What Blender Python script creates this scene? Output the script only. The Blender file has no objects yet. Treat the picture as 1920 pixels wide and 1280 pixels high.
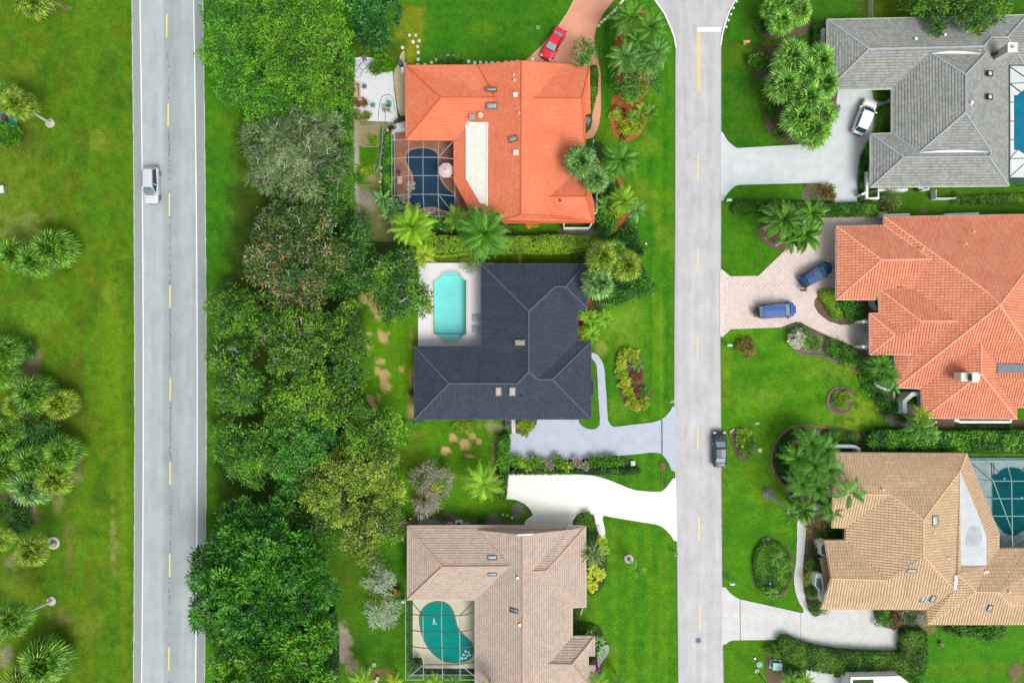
import bpy,bmesh,math,random
import numpy as np
from mathutils import Vector,Matrix
from mathutils.geometry import tessellate_polygon
SC = bpy.context.scene
COL = SC.collection
R = math.radians
PI = math.pi
# ------------------------------------------------------------------ camera, sky, sun, exposure
H = 92.0                     # flying height of the camera in metres
S = 14.0                     # photograph pixels per metre on the ground
cam_d = bpy.data.cameras.new('camera')
cam = bpy.data.objects.new('camera',cam_d)
COL.objects.link(cam)
cam.location = (0,0,H)
cam.rotation_euler = (0,0,0)
cam_d.sensor_width = 36.0
cam_d.lens = 18.0 * H / (960 / S)
cam_d.clip_start = 0.5
cam_d.clip_end = 3000
SC.camera = cam
SUN_EL,SUN_AZ = 55.0,142.0          # azimuth clockwise from the top of the picture
world = bpy.data.worlds.new('World')
SC.world = world
world.use_nodes = True
wn = world.node_tree.nodes
wl = world.node_tree.links
for n in list(wn):
 wn.remove(n)
sky = wn.new('ShaderNodeTexSky')
sky.sky_type = 'NISHITA'
sky.sun_disc = False
sky.sun_elevation = R(SUN_EL)
sky.sun_rotation = R(SUN_AZ)
sky.air_density = 1.0
sky.dust_density = 4.0
sky.ozone_density = 1.0
bg = wn.new('ShaderNodeBackground')
bg.inputs['Strength'].default_value = 0.13
wo = wn.new('ShaderNodeOutputWorld')
hsv = wn.new('ShaderNodeHueSaturation')          # thin overcast: the sky is paler than a clear one
hsv.inputs['Saturation'].default_value = 0.28
wl.new(sky.outputs[0],hsv.inputs['Color'])
wl.new(hsv.outputs[0],bg.inputs[0])
wl.new(bg.outputs[0],wo.inputs[0])
sun_d = bpy.data.lights.new('sun','SUN')
sun_d.energy = 1.6
sun_d.angle = R(28)
sun_d.color = (1.0,0.95,0.87)
sun = bpy.data.objects.new('sun',sun_d)
COL.objects.link(sun)
_az,_el = R(SUN_AZ),R(SUN_EL)
_sd = Vector((math.sin(_az) * math.cos(_el),math.cos(_az) * math.cos(_el),math.sin(_el)))
sun.rotation_euler = _sd.to_track_quat('Z','Y').to_euler()
sun.location = (30,-20,60)
SC.view_settings.view_transform = 'Standard'
SC.view_settings.look = 'None'
SC.view_settings.exposure = 0.45
SC.view_settings.gamma = 1.0
SC.view_settings.use_curve_mapping = False
SC.render.engine = 'CYCLES'
SC.cycles.max_bounces = 6
SC.cycles.diffuse_bounces = 3
SC.cycles.glossy_bounces = 2
SC.cycles.transmission_bounces = 3
SC.cycles.transparent_max_bounces = 8
SC.cycles.caustics_reflective = False
SC.cycles.caustics_refractive = False
def P(px,py,z=0.0):
 """The point of the place that stands at height z on the sight line of a photograph pixel."""
 k = (H - z) / H
 return Vector(((px - 960) / S * k,(640 - py) / S * k,z))
# ------------------------------------------------------------------ objects
def link(o,parent=None):
 COL.objects.link(o)
 if parent:
  o.parent = parent
 return o
def tag(o,label=None,cat=None,group=None,kind=None):
 if label:
  o['label'] = label
 if cat:
  o['category'] = cat
 if group:
  o['group'] = group
 if kind:
  o['kind'] = kind
 return o
def empty(name,loc,label,cat,group=None,rz=0.0):
 o = bpy.data.objects.new(name,None)
 o.location = loc
 o.rotation_euler = (0,0,rz)
 o.empty_display_size = 0.3
 COL.objects.link(o)
 return tag(o,label,cat,group)
def obj(name,me,mat=None,parent=None,loc=None,rot=None,scale=None):
 o = bpy.data.objects.new(name,me)
 if mat is not None and len(me.materials) == 0:
  me.materials.append(mat)
 COL.objects.link(o)
 if parent:
  o.parent = parent
 if loc is not None:
  o.location = loc
 if rot is not None:
  o.rotation_euler = rot
 if scale is not None:
  o.scale = scale
 return o
class MB:
 """collects simple solids and makes one mesh of them"""
 def __init__(s):
  s.v,s.f = [],[]
 def poly(s,pts):
  i = len(s.v)
  s.v += [tuple(p) for p in pts]
  s.f.append(tuple(range(i,i + len(pts))))
  return s
 def box(s,c,d,rz=0.0,taper=1.0):
  cx,cy,cz = c
  dx,dy,dz = d[0] / 2,d[1] / 2,d[2] / 2
  i = len(s.v)
  ca,sa = math.cos(rz),math.sin(rz)
  for z,t in ((-dz,1.0),(dz,taper)):
   for x,y in ((-dx,-dy),(dx,-dy),(dx,dy),(-dx,dy)):
    x *= t
    y *= t
    s.v.append((cx + x * ca - y * sa,cy + x * sa + y * ca,cz + z))
  s.f += [(i,i + 3,i + 2,i + 1),(i + 4,i + 5,i + 6,i + 7)] + [
   (i + k,i + (k + 1) % 4,i + 4 + (k + 1) % 4,i + 4 + k) for k in range(4)]
  return s
 def tube(s,pts,rads,n=8,cap=True):
  pts = [Vector(p) for p in pts]
  i0 = len(s.v)
  up = Vector((0,0,1))
  for k,p in enumerate(pts):
   a = pts[max(k - 1,0)]
   b = pts[min(k + 1,len(pts) - 1)]
   t = (b - a).normalized() if (b - a).length > 1e-6 else Vector((0,0,1))
   ref = up if abs(t.z) < 0.95 else Vector((1,0,0))
   x = t.cross(ref).normalized()
   y = t.cross(x)
   r = rads[k] if isinstance(rads,(list,tuple)) else rads
   for j in range(n):
    an = 2 * PI * j / n
    s.v.append(tuple(p + x * math.cos(an) * r + y * math.sin(an) * r))
  for k in range(len(pts) - 1):
   for j in range(n):
    a = i0 + k * n + j
    b = i0 + k * n + (j + 1) % n
    s.f.append((a,b,b + n,a + n))
  if cap:
   s.f.append(tuple(i0 + j for j in range(n))[::-1])
   s.f.append(tuple(i0 + (len(pts) - 1) * n + j for j in range(n)))
  return s
 def beam(s,a,b,w,h=None):
  """square bar from a to b"""
  a,b = Vector(a),Vector(b)
  h = h or w
  t = (b - a).normalized()
  ref = Vector((0,0,1)) if abs(t.z) < 0.95 else Vector((1,0,0))
  x = t.cross(ref).normalized() * w / 2
  y = t.cross(x).normalized() * h / 2
  i = len(s.v)
  for p in (a,b):
   for u,v in ((-1,-1),(1,-1),(1,1),(-1,1)):
    s.v.append(tuple(p + x * u + y * v))
  s.f += [(i,i + 1,i + 2,i + 3),(i + 7,i + 6,i + 5,i + 4)] + [
   (i + k,i + 4 + k,i + 4 + (k + 1) % 4,i + (k + 1) % 4) for k in range(4)]
  return s
 def disc(s,c,r,n=16,h=0.0,r2=None):
  """short cylinder of height h standing at c"""
  i = len(s.v)
  r2 = r if r2 is None else r2
  for z,q in ((0,r),(h,r2)):
   for j in range(n):
    a = 2 * PI * j / n
    s.v.append((c[0] + q * math.cos(a),c[1] + q * math.sin(a),c[2] + z))
  s.f.append(tuple(i + n + j for j in range(n)))
  for j in range(n):
   s.f.append((i + j,i + (j + 1) % n,i + n + (j + 1) % n,i + n + j))
  return s
 def ring(s,c,ro,ri,h,n=20):
  i = len(s.v)
  for z,q in ((0,ro),(h,ro),(h,ri),(0,ri)):
   for j in range(n):
    a = 2 * PI * j / n
    s.v.append((c[0] + q * math.cos(a),c[1] + q * math.sin(a),c[2] + z))
  for k in range(3):
   for j in range(n):
    a = i + k * n + j
    b = i + k * n + (j + 1) % n
    s.f.append((a,b,b + n,a + n))
  return s
 def prism(s,pts,z0,z1):
  """pts: list of (x, y); a solid with this outline"""
  i = len(s.v)
  n = len(pts)
  s.v += [(p[0],p[1],z0) for p in pts] + [(p[0],p[1],z1) for p in pts]
  s.f.append(tuple(range(i + n,i + 2 * n)))
  s.f.append(tuple(range(i,i + n))[::-1])
  for k in range(n):
   s.f.append((i + k,i + (k + 1) % n,i + n + (k + 1) % n,i + n + k))
  return s
 def mesh(s,name):
  me = bpy.data.meshes.new(name)
  me.from_pydata(s.v,[],s.f)
  me.update()
  return me
 def build(s,name,mat,parent=None,smooth=False):
  me = s.mesh(name)
  if smooth:
   me.polygons.foreach_set('use_smooth',[True] * len(me.polygons))
  return obj(name,me,mat,parent)
def area2(pts):
 return 0.5 * sum(pts[i][0] * pts[(i + 1) % len(pts)][1] - pts[(i + 1) % len(pts)][0] * pts[i][1] for i in range(len(pts)))
def ccw(pts):
 return pts if area2(pts) > 0 else pts[::-1]
def smooth_closed(pts,k=5):
 """closed curve through the points"""
 n = len(pts)
 out = []
 for i in range(n):
  p0,p1,p2,p3 = (np.array(pts[(i + j - 1) % n],float) for j in range(4))
  for t in np.linspace(0,1,k,endpoint=False):
   q = 0.5 * ((2 * p1) + (-p0 + p2) * t + (2 * p0 - 5 * p1 + 4 * p2 - p3) * t * t + (-p0 + 3 * p1 - 3 * p2 + p3) * t ** 3)
   out.append((float(q[0]),float(q[1])))
 return out
def smooth_open(pts,k=5):
 n = len(pts)
 out = []
 for i in range(n - 1):
  p0 = np.array(pts[max(i - 1,0)],float)
  p1 = np.array(pts[i],float)
  p2 = np.array(pts[i + 1],float)
  p3 = np.array(pts[min(i + 2,n - 1)],float)
  for t in np.linspace(0,1,k,endpoint=False):
   q = 0.5 * ((2 * p1) + (-p0 + p2) * t + (2 * p0 - 5 * p1 + 4 * p2 - p3) * t * t + (-p0 + 3 * p1 - 3 * p2 + p3) * t ** 3)
   out.append(tuple(float(a) for a in q))
 out.append(tuple(float(a) for a in pts[-1]))
 return out
# ------------------------------------------------------------------ materials
MATS = {}
def mat(name,col,rough=0.8,var=0.0,scale=3.0,col2=None,bump=0.0,bscale=None,tint=0.0,spec=0.3,metal=0.0,
  coat=0.0,fine=0.0,stretch=None,rnd=0.0,detail=6.0):
 """principled material; col..col2 mixed by noise, 'tint' multiplies by the per-face attribute, 'rnd' by the object"""
 if name in MATS:
  return MATS[name]
 m = bpy.data.materials.new(name)
 m.use_nodes = True
 nt = m.node_tree
 N,L = nt.nodes,nt.links
 b = N['Principled BSDF']
 b.inputs['Roughness'].default_value = rough
 b.inputs['Specular IOR Level'].default_value = spec
 b.inputs['Metallic'].default_value = metal
 if coat:
  b.inputs['Coat Weight'].default_value = coat
  b.inputs['Coat Roughness'].default_value = 0.06
 tc = N.new('ShaderNodeTexCoord')
 src = tc.outputs['Object']
 if stretch:
  mp = N.new('ShaderNodeMapping')
  mp.inputs['Scale'].default_value = stretch
  L.new(src,mp.inputs[0])
  src = mp.outputs[0]
 out = None
 def mixmul(a,fac_socket,lo,hi):
  mr = N.new('ShaderNodeMapRange')
  mr.inputs['From Min'].default_value = 0.0 if fac_socket[1] else 0.3
  mr.inputs['From Max'].default_value = 1.0 if fac_socket[1] else 0.7
  mr.inputs['To Min'].default_value = lo
  mr.inputs['To Max'].default_value = hi
  L.new(fac_socket[0],mr.inputs['Value'])
  vm = N.new('ShaderNodeVectorMath')
  vm.operation = 'SCALE'
  L.new(a,vm.inputs[0])
  L.new(mr.outputs[0],vm.inputs['Scale'])
  return vm.outputs[0]
 c1 = N.new('ShaderNodeRGB')
 c1.outputs[0].default_value = (*col,1)
 out = c1.outputs[0]
 if col2 is not None or var:
  nz = N.new('ShaderNodeTexNoise')
  nz.inputs['Scale'].default_value = scale
  nz.inputs['Detail'].default_value = detail
  nz.inputs['Roughness'].default_value = 0.6
  L.new(src,nz.inputs['Vector'])
  if col2 is not None:
   mr = N.new('ShaderNodeMapRange')
   mr.inputs['From Min'].default_value = 0.36
   mr.inputs['From Max'].default_value = 0.64
   L.new(nz.outputs['Fac'],mr.inputs['Value'])
   mx = N.new('ShaderNodeMix')
   mx.data_type = 'RGBA'
   L.new(mr.outputs[0],mx.inputs['Factor'])
   mx.inputs[6].default_value = (*col,1)
   mx.inputs[7].default_value = (*col2,1)
   out = mx.outputs[2]
  if var:
   out = mixmul(out,(nz.outputs['Fac'],False),1 - var,1 + var)
 if fine:
  nf = N.new('ShaderNodeTexNoise')
  nf.inputs['Scale'].default_value = 9.0
  nf.inputs['Detail'].default_value = 8.0
  nf.inputs['Roughness'].default_value = 0.75
  L.new(src,nf.inputs['Vector'])
  out = mixmul(out,(nf.outputs['Fac'],False),1 - fine,1 + fine)
 if tint:
  at = N.new('ShaderNodeAttribute')
  at.attribute_name = 'tint'
  out = mixmul(out,(at.outputs['Fac'],True),1 - tint,1 + tint)
 if rnd:
  oi = N.new('ShaderNodeObjectInfo')
  out = mixmul(out,(oi.outputs['Random'],True),1 - rnd,1 + rnd)
 L.new(out,b.inputs['Base Color'])
 if bump:
  nb = N.new('ShaderNodeTexNoise')
  nb.inputs['Scale'].default_value = bscale or scale * 4
  nb.inputs['Detail'].default_value = 6
  L.new(src,nb.inputs['Vector'])
  bp = N.new('ShaderNodeBump')
  bp.inputs['Strength'].default_value = bump
  bp.inputs['Distance'].default_value = 0.05
  L.new(nb.outputs['Fac'],bp.inputs['Height'])
  L.new(bp.outputs[0],b.inputs['Normal'])
 MATS[name] = m
 return m
def leafmat(name,c0,c1,c2,rough=0.5,trans=0.0,rnd=0.12):
 """foliage: three leaf colours chosen per leaf, a little variation from plant to plant"""
 if name in MATS:
  return MATS[name]
 m = bpy.data.materials.new(name)
 m.use_nodes = True
 nt = m.node_tree
 N,L = nt.nodes,nt.links
 b = N['Principled BSDF']
 b.inputs['Roughness'].default_value = rough
 b.inputs['Specular IOR Level'].default_value = 0.35
 at = N.new('ShaderNodeAttribute')
 at.attribute_name = 'tint'
 rp = N.new('ShaderNodeValToRGB')
 rp.color_ramp.elements[0].position = 0.1
 rp.color_ramp.elements[0].color = (*c0,1)
 rp.color_ramp.elements[1].position = 0.9
 rp.color_ramp.elements[1].color = (*c2,1)
 e = rp.color_ramp.elements.new(0.5)
 e.color = (*c1,1)
 L.new(at.outputs['Fac'],rp.inputs[0])
 oi = N.new('ShaderNodeObjectInfo')
 mr = N.new('ShaderNodeMapRange')
 mr.inputs['To Min'].default_value = 1 - rnd
 mr.inputs['To Max'].default_value = 1 + rnd
 L.new(oi.outputs['Random'],mr.inputs['Value'])
 vm = N.new('ShaderNodeVectorMath')
 vm.operation = 'SCALE'
 L.new(rp.outputs[0],vm.inputs[0])
 L.new(mr.outputs[0],vm.inputs['Scale'])
 L.new(vm.outputs[0],b.inputs['Base Color'])
 MATS[name] = m
 return m
def glass(name,col,rough=0.05):
 return mat(name,col,rough=rough,spec=0.9,coat=0.6)
M_white = mat('white_paint',(0.78,0.78,0.75),0.6,var=0.06,scale=2)
M_wall = mat('cream_stucco',(0.62,0.58,0.50),0.9,var=0.08,scale=1.5,bump=0.2)
M_wallwhite = mat('white_stucco',(0.74,0.75,0.74),0.9,var=0.08,scale=1.5,bump=0.2)
M_bark = mat('bark',(0.20,0.16,0.12),0.95,col2=(0.34,0.30,0.25),scale=4,bump=0.6)
M_bark_pale = mat('pale_bark',(0.42,0.38,0.33),0.95,col2=(0.26,0.23,0.19),scale=4,bump=0.6)
M_palmbark = mat('palm_bark',(0.56,0.56,0.53),0.95,col2=(0.40,0.39,0.36),scale=5,bump=0.6,stretch=(1,1,4))
M_black = mat('black_plastic',(0.02,0.02,0.022),0.5)
M_dark = mat('dark_metal',(0.05,0.05,0.055),0.5,metal=0.3)
M_rubber = mat('rubber',(0.02,0.02,0.02),0.85)
M_steel = mat('steel',(0.5,0.5,0.52),0.35,metal=0.8)
M_chrome = mat('chrome',(0.7,0.7,0.72),0.15,metal=1.0)
M_glass = glass('window_glass',(0.03,0.05,0.06))
# ------------------------------------------------------------------ noise on arrays (for the colour of the grass)
def vnoise(x,y,s,seed):
 g = np.random.default_rng(seed).random((256,256))
 u,v = x / s + 1000.5,y / s + 1000.5
 iu,iv = np.floor(u).astype(int),np.floor(v).astype(int)
 fu,fv = u - iu,v - iv
 fu = fu * fu * (3 - 2 * fu)
 fv = fv * fv * (3 - 2 * fv)
 a = g[iu % 256,iv % 256]
 b = g[(iu + 1) % 256,iv % 256]
 c = g[iu % 256,(iv + 1) % 256]
 d = g[(iu + 1) % 256,(iv + 1) % 256]
 return (a * (1 - fu) + b * fu) * (1 - fv) + (c * (1 - fu) + d * fu) * fv
def fnoise(x,y,s,seed,octv=4):
 t,w,a = 0,0,1.0
 for k in range(octv):
  t = t + a * vnoise(x,y,s / 2 ** k,seed + k * 7)
  w += a
  a *= 0.55
 return t / w
def seg_dist(x,y,pts,closed=True):
 d = np.full(x.shape,1e9)
 n = len(pts)
 for i in range(n if closed else n - 1):
  ax,ay = pts[i]
  bx,by = pts[(i + 1) % n]
  dx,dy = bx - ax,by - ay
  t = np.clip(((x - ax) * dx + (y - ay) * dy) / (dx * dx + dy * dy + 1e-9),0,1)
  d = np.minimum(d,np.hypot(x - ax - t * dx,y - ay - t * dy))
 return d
def inside(x,y,pts):
 r = np.zeros(x.shape,bool)
 n = len(pts)
 for i in range(n):
  ax,ay = pts[i]
  bx,by = pts[(i + 1) % n]
  c = (ay > y) != (by > y)
  r ^= c & (x < (bx - ax) * (y - ay) / (by - ay + 1e-12) + ax)
 return r
# ------------------------------------------------------------------ ground: one sheet, fine where the photograph looks
def build_ground():
 st = 5.0
 xs = np.concatenate([np.linspace(-9000,-500,12),np.linspace(-400,-80,9),np.arange(-60,1981,st),np.linspace(2060,2400,9),np.linspace(2600,11000,12)])
 ys = np.concatenate([np.linspace(-9000,-500,12),np.linspace(-400,-80,9),np.arange(-60,1341,st),np.linspace(1420,1800,9),np.linspace(2000,10000,12)])
 X,Y = np.meshgrid(xs,ys,indexing='ij')
 nx,ny = X.shape
 n1 = fnoise(X,Y,70,1)
 n2 = fnoise(X,Y,26,2)
 n3 = fnoise(X,Y,12,3,3)
 n4 = fnoise(X,Y,11,4,2)
 vert = fnoise(X * 6,Y,120,9)          # mowing runs up and down the picture
 C = np.zeros(X.shape + (3,))
 C[:] = (0.066,0.205,0.012)
 def put(mask,col,amt=1.0):
  m = np.clip(mask * amt,0,1)[...,None]
  C[:] = C * (1 - m) + np.array(col) * m
 def sm(d,a,b):
  t = np.clip((d - a) / (b - a),0,1)
  return t * t * (3 - 2 * t)
 def ell(cx,cy,rx,ry,col,amt=1.0,soft=0.5,rough=0.5):
  d = np.hypot((X - cx) / rx,(Y - cy) / ry) + (n2 - 0.5) * rough * 2.6 + (n4 - 0.5) * rough * 2.2
  put(1 - sm(d,1 - soft,1 + soft * 0.4),col,amt)
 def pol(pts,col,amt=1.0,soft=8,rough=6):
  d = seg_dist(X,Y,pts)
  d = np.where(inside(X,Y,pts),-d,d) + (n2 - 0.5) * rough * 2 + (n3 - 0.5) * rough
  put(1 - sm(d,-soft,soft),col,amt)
 def rect(x0,y0,x1,y1,col,amt=1.0,soft=6,rough=4):
  pol([(x0,y0),(x1,y0),(x1,y1),(x0,y1)],col,amt,soft,rough)
 DIRT = (0.42,0.31,0.13)
 TAN = (0.27,0.25,0.07)
 GREY = (0.24,0.22,0.17)
 # the park to the left of the main road
 pol([(-9000,-9000),(250,-9000),(250,10000),(-9000,10000)],(0.085,0.190,0.010),1,3,0)
 park = (X < 250)
 put(park * sm(n1,0.45,0.75),(0.110,0.222,0.014),0.8)
 put(park * sm(n2,0.50,0.75),(0.130,0.135,0.020),0.5)
 put(park * sm(fnoise(X,Y,18,41,3),0.52,0.72),(0.150,0.225,0.030),0.5)
 put(park * sm(fnoise(X,Y,34,51,4),0.56,0.74),(0.060,0.125,0.010),0.6)
 put(park * sm(vert,0.5,0.75),(0.110,0.235,0.014),0.6)
 put(park * sm(fnoise(X * 3,Y,60,31),0.6,0.8),(0.14,0.13,0.03),0.45)
 ell(30,360,75,110,(0.19,0.24,0.07),0.5,0.7,.8)
 ell(35,430,60,30,(0.26,0.27,0.14),0.45,.7,.9)
 ell(45,130,30,30,(0.19,0.25,0.06),0.5)
 ell(190,262,28,26,(0.21,0.30,0.09),0.7)
 ell(170,60,70,60,(0.10,0.22,0.012),0.5)
 ell(203,545,20,22,(0.24,0.31,0.10),0.8)
 ell(75,600,50,50,(0.16,0.28,0.06),0.7)
 ell(205,640,26,140,(0.15,0.26,0.02),0.7)
 rect(218,600,232,900,(0.17,0.27,0.02),0.6,9,6)
 rect(148,560,154,900,(0.12,0.105,0.03),0.6,5,5)
 pol([(62,640),(80,670),(72,700),(66,745),(30,740),(35,690)],GREY,0.85,9,9)
 ell(60,690,20,30,(0.12,0.10,0.04),0.6)
 ell(145,870,10,45,(0.26,0.24,0.16),0.6)
 ell(130,760,25,90,(0.12,0.12,0.03),0.5)
 ell(30,955,48,34,(0.16,0.13,0.08),0.9)
 ell(50,955,22,16,(0.24,0.20,0.13),0.7)
 ell(30,1050,30,14,(0.28,0.26,0.18),0.7)
 ell(110,945,12,26,(0.24,0.22,0.14),0.6)
 ell(212,1000,8,90,(0.24,0.25,0.10),0.7)
 ell(232,1040,9,200,(0.19,0.25,0.05),0.6)
 ell(128,1030,10,70,(0.16,0.15,0.05),0.7)
 ell(40,1090,35,40,(0.20,0.26,0.09),0.7)
 ell(115,1160,26,20,(0.17,0.15,0.07),0.6)
 ell(165,1170,30,30,(0.19,0.23,0.08),0.6)
 ell(10,1230,18,30,(0.22,0.19,0.12),0.8)
 ell(40,250,45,30,(0.11,0.13,0.05),0.6)
 ell(90,12,40,16,(0.20,0.17,0.10),0.8)
 # the strip beside the main road
 rect(384,-200,520,1500,(0.055,0.195,0.005),1,14,10)
 put((X > 384) * (X < 520) * sm(n2,0.5,0.75),(0.105,0.260,0.006),0.6)
 ell(440,250,40,50,(0.10,0.17,0.012),0.6)
 ell(420,260,30,40,(0.06,0.20,0.006),0.7)
 ell(400,735,14,60,(0.12,0.20,0.05),0.5)
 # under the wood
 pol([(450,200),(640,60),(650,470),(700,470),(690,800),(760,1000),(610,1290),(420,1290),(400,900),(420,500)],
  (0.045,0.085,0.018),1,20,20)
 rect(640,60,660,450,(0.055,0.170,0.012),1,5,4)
 # garden of the orange house
 rect(655,60,760,120,(0.085,0.150,0.02),1,8,10)
 pol([(745,10),(800,10),(795,75),(778,118),(765,118),(765,75),(738,75)],(0.20,0.235,0.020),0.9,8,5)
 pol([(800,-200),(1075,-200),(1075,0),(980,118),(782,118),(800,60)],(0.050,0.185,0.012),1,8,4)
 put((X > 790) * (X < 1060) * (Y < 120) * sm(n1,0.5,0.7),(0.095,0.235,0.015),0.7)
 ell(905,55,30,20,(0.14,0.26,0.03),0.5)
 rect(762,75,776,120,(0.22,0.24,0.01),0.9,3,3)
 pol([(660,228),(745,228),(735,460),(655,460)],(0.17,0.19,0.07),1,6,8)
 ell(668,330,10,130,(0.36,0.33,0.28),1.0,0.4)
 rect(672,237,708,272,(0.26,0.21,0.12),1,3,3)
 ell(700,262,12,12,(0.10,0.22,0.02),0.9)
 rect(674,276,708,307,(0.050,0.185,0.020),1,3,3)
 rect(668,308,702,345,(0.14,0.24,0.03),1,3,3)
 ell(695,335,9,12,(0.34,0.31,0.18),0.8)
 ell(690,375,25,20,(0.27,0.25,0.20),0.9)
 ell(735,425,20,16,(0.12,0.08,0.05),0.9)
 rect(655,228,745,240,(0.25,0.24,0.14),0.7,4,4)
 # lawn between orange house and the street
 pol([(1126,40),(1225,0),(1268,90),(1267,785),(1137,785),(1110,660),(1110,430),(1126,230)],(0.060,0.210,0.012),1,5,2)
 stre = (X > 1110) * (X < 1272)
 put(stre * sm(np.sin(X / 4.4 + 0.5) + (vert - .5) * 3,-0.2,1.0),(0.036,0.150,0.010),0.65)
 put(stre * sm(n1,0.55,0.75),(0.13,0.245,0.030),0.6)
 ell(1215,270,26,22,(0.18,0.28,0.06),0.6)
 ell(1150,262,18,14,(0.17,0.26,0.06),0.5)
 ell(1205,355,22,30,(0.17,0.26,0.05),0.7)
 ell(1245,450,18,28,(0.17,0.26,0.06),0.6)
 ell(1165,600,45,45,(0.17,0.30,0.08),0.75)
 ell(1235,620,14,90,(0.15,0.29,0.05),0.6)
 ell(1230,380,12,60,(0.14,0.27,0.05),0.5)
 ell(1180,1150,60,40,(0.13,0.26,0.04),0.5)
 ell(1480,720,60,26,(0.15,0.29,0.09),0.6)
 ell(1125,650,12,16,(0.27,0.28,0.10),0.7)
 ell(1160,765,24,26,(0.14,0.26,0.06),0.6)
 rect(1238,560,1243,785,(0.18,0.30,0.03),0.6,4,4)
 rect(1222,480,1227,785,(0.14,0.27,0.02),0.6,4,4)
 # side garden between orange and black house
 rect(800,432,1080,446,(0.055,0.130,0.012),1,4,3)
 rect(785,474,1095,496,(0.105,0.155,0.015),1,3,3)
 rect(905,474,1060,495,(0.10,0.155,0.02),0.6,3,5)
 rect(972,472,978,496,(0.30,0.25,0.10),0.8,3,2)
 # garden behind the black house
 pol([(690,560),(784,585),(778,790),(700,790),(670,700)],(0.105,0.255,0.010),1,10,8)
 for cx,cy,rx,ry in ((701,568,12,22),(712,590,12,12),(720,634,13,17),(692,652,6,6),(692,627,4,6),(714,677,8,7),
       (709,696,9,7),(722,700,9,9),(719,716,5,12),(726,728,12,9),(752,692,9,8),(697,750,9,12),
       (703,764,7,10),(710,745,5,9),(683,560,6,10)):
  ell(cx,cy,rx,ry,DIRT,0.92,0.35,0.5)
 pol([(766,690),(778,680),(778,790),(766,790)],(0.34,0.25,0.08),0.85,4,4)
 ell(772,640,6,30,(0.28,0.26,0.08),0.7)
 pol([(750,790),(950,788),(945,880),(950,935),(1000,965),(985,985),(770,985),(750,900)],(0.095,0.230,0.010),1,8,6)
 for cx,cy,rx,ry in ((849,820,8,8),(872,829,17,12),(884,818,8,9),(898,828,7,8),(838,846,9,7),(884,854,9,5)):
  ell(cx,cy,rx,ry,(0.50,0.33,0.15),0.95,0.3,0.5)
 ell(930,800,26,14,(0.26,0.26,0.14),0.9)
 ell(933,835,10,18,(0.30,0.24,0.15),0.7)
 ell(780,818,24,12,(0.22,0.26,0.12),0.6)
 ell(780,870,30,60,(0.075,0.12,0.02),0.8)
 ell(840,875,60,20,(0.06,0.17,0.01),0.6)
 ell(928,860,6,26,(0.28,0.18,0.08),0.8)
 ell(785,950,12,26,(0.14,0.11,0.04),0.7)
 # garden beside the beige house
 rect(600,1000,766,1500,(0.060,0.180,0.008),1,10,12)
 ell(655,1080,30,80,(0.085,0.125,0.018),0.6)
 ell(710,1210,40,45,(0.035,0.165,0.010),0.7)
 ell(642,1205,20,45,(0.30,0.25,0.20),1.0,0.5,0.7)
 ell(660,1250,18,20,(0.20,0.14,0.10),0.8)
 ell(622,1100,10,16,(0.34,0.30,0.26),0.8)
 ell(715,1262,30,14,(0.14,0.09,0.04),0.8)
 # lawn between beige house and the street
 pol([(1095,990),(1240,985),(1272,1010),(1272,1500),(1100,1500)],(0.062,0.205,0.010),1,6,2)
 put((X > 1100) * (X < 1272) * (Y > 985) * sm(np.sin(X / 5.2) + (vert - .5) * 3,0,1.0),(0.110,0.250,0.014),0.65)
 rect(1236,1040,1241,1260,(0.20,0.29,0.07),0.6,4,4)
 rect(1219,1080,1224,1260,(0.16,0.26,0.02),0.5,4,4)
 ell(1150,1025,30,35,(0.14,0.25,0.06),0.5)
 ell(1150,1230,16,30,(0.17,0.26,0.07),0.5)
 ell(1110,1170,30,60,(0.110,0.225,0.012),0.5)
 # right side of the street, top
 pol([(1352,-300),(3000,-300),(3000,400),(1354,380)],(0.043,0.150,0.010),1,5,2)
 put((X > 1352) * (Y < 300) * sm(n1,0.45,0.7),(0.075,0.190,0.010),0.6)
 ell(1372,100,18,20,(0.12,0.15,0.02),0.5)
 ell(1480,15,60,30,(0.06,0.16,0.01),0.5)
 rect(1640,-40,1760,34,(0.095,0.155,0.015),0.9,8,8)
 ell(1618,12,18,20,(0.10,0.12,0.07),0.8)
 pol([(1353,380),(1378,350),(1545,344),(1545,400),(1470,470),(1424,517),(1370,518),(1352,504)],(0.065,0.200,0.008),1,4,2)
 rect(1645,350,2200,405,(0.062,0.165,0.010),1,4,6)
 ell(1730,395,14,10,(0.15,0.12,0.11),0.9)
 ell(1665,380,20,14,(0.12,0.09,0.06),0.8)
 ell(1800,365,50,5,(0.12,0.13,0.02),0.7)
 # lawn of the terracotta house
 pol([(1352,632),(1370,618),(1490,606),(1590,680),(1660,760),(1640,840),(1500,800),(1450,860),(1480,960),(1500,980),
   (1510,1140),(1390,1122),(1354,1100)],(0.070,0.215,0.012),1,6,3)
 lw = (X > 1352) * (X < 1670) * (Y > 615) * (Y < 1000)
 put(lw * sm(np.sin(Y / 5.0 + X * 0.02) + (n1 - .5) * 4,0.1,1.4),(0.110,0.265,0.024),0.65)
 put(lw * sm(fnoise(X,Y * 2.2,60,77),0.5,0.75),(0.125,0.27,0.045),0.6)
 ell(1430,750,50,30,(0.17,0.29,0.07),0.6)
 ell(1560,690,60,30,(0.17,0.27,0.07),0.6)
 ell(1610,780,42,40,(0.22,0.30,0.07),0.8)
 ell(1600,795,50,14,(0.20,0.26,0.08),0.7)
 ell(1362,700,10,50,(0.16,0.25,0.03),0.6)
 ell(1430,700,30,25,(0.040,0.17,0.008),0.5)
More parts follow.
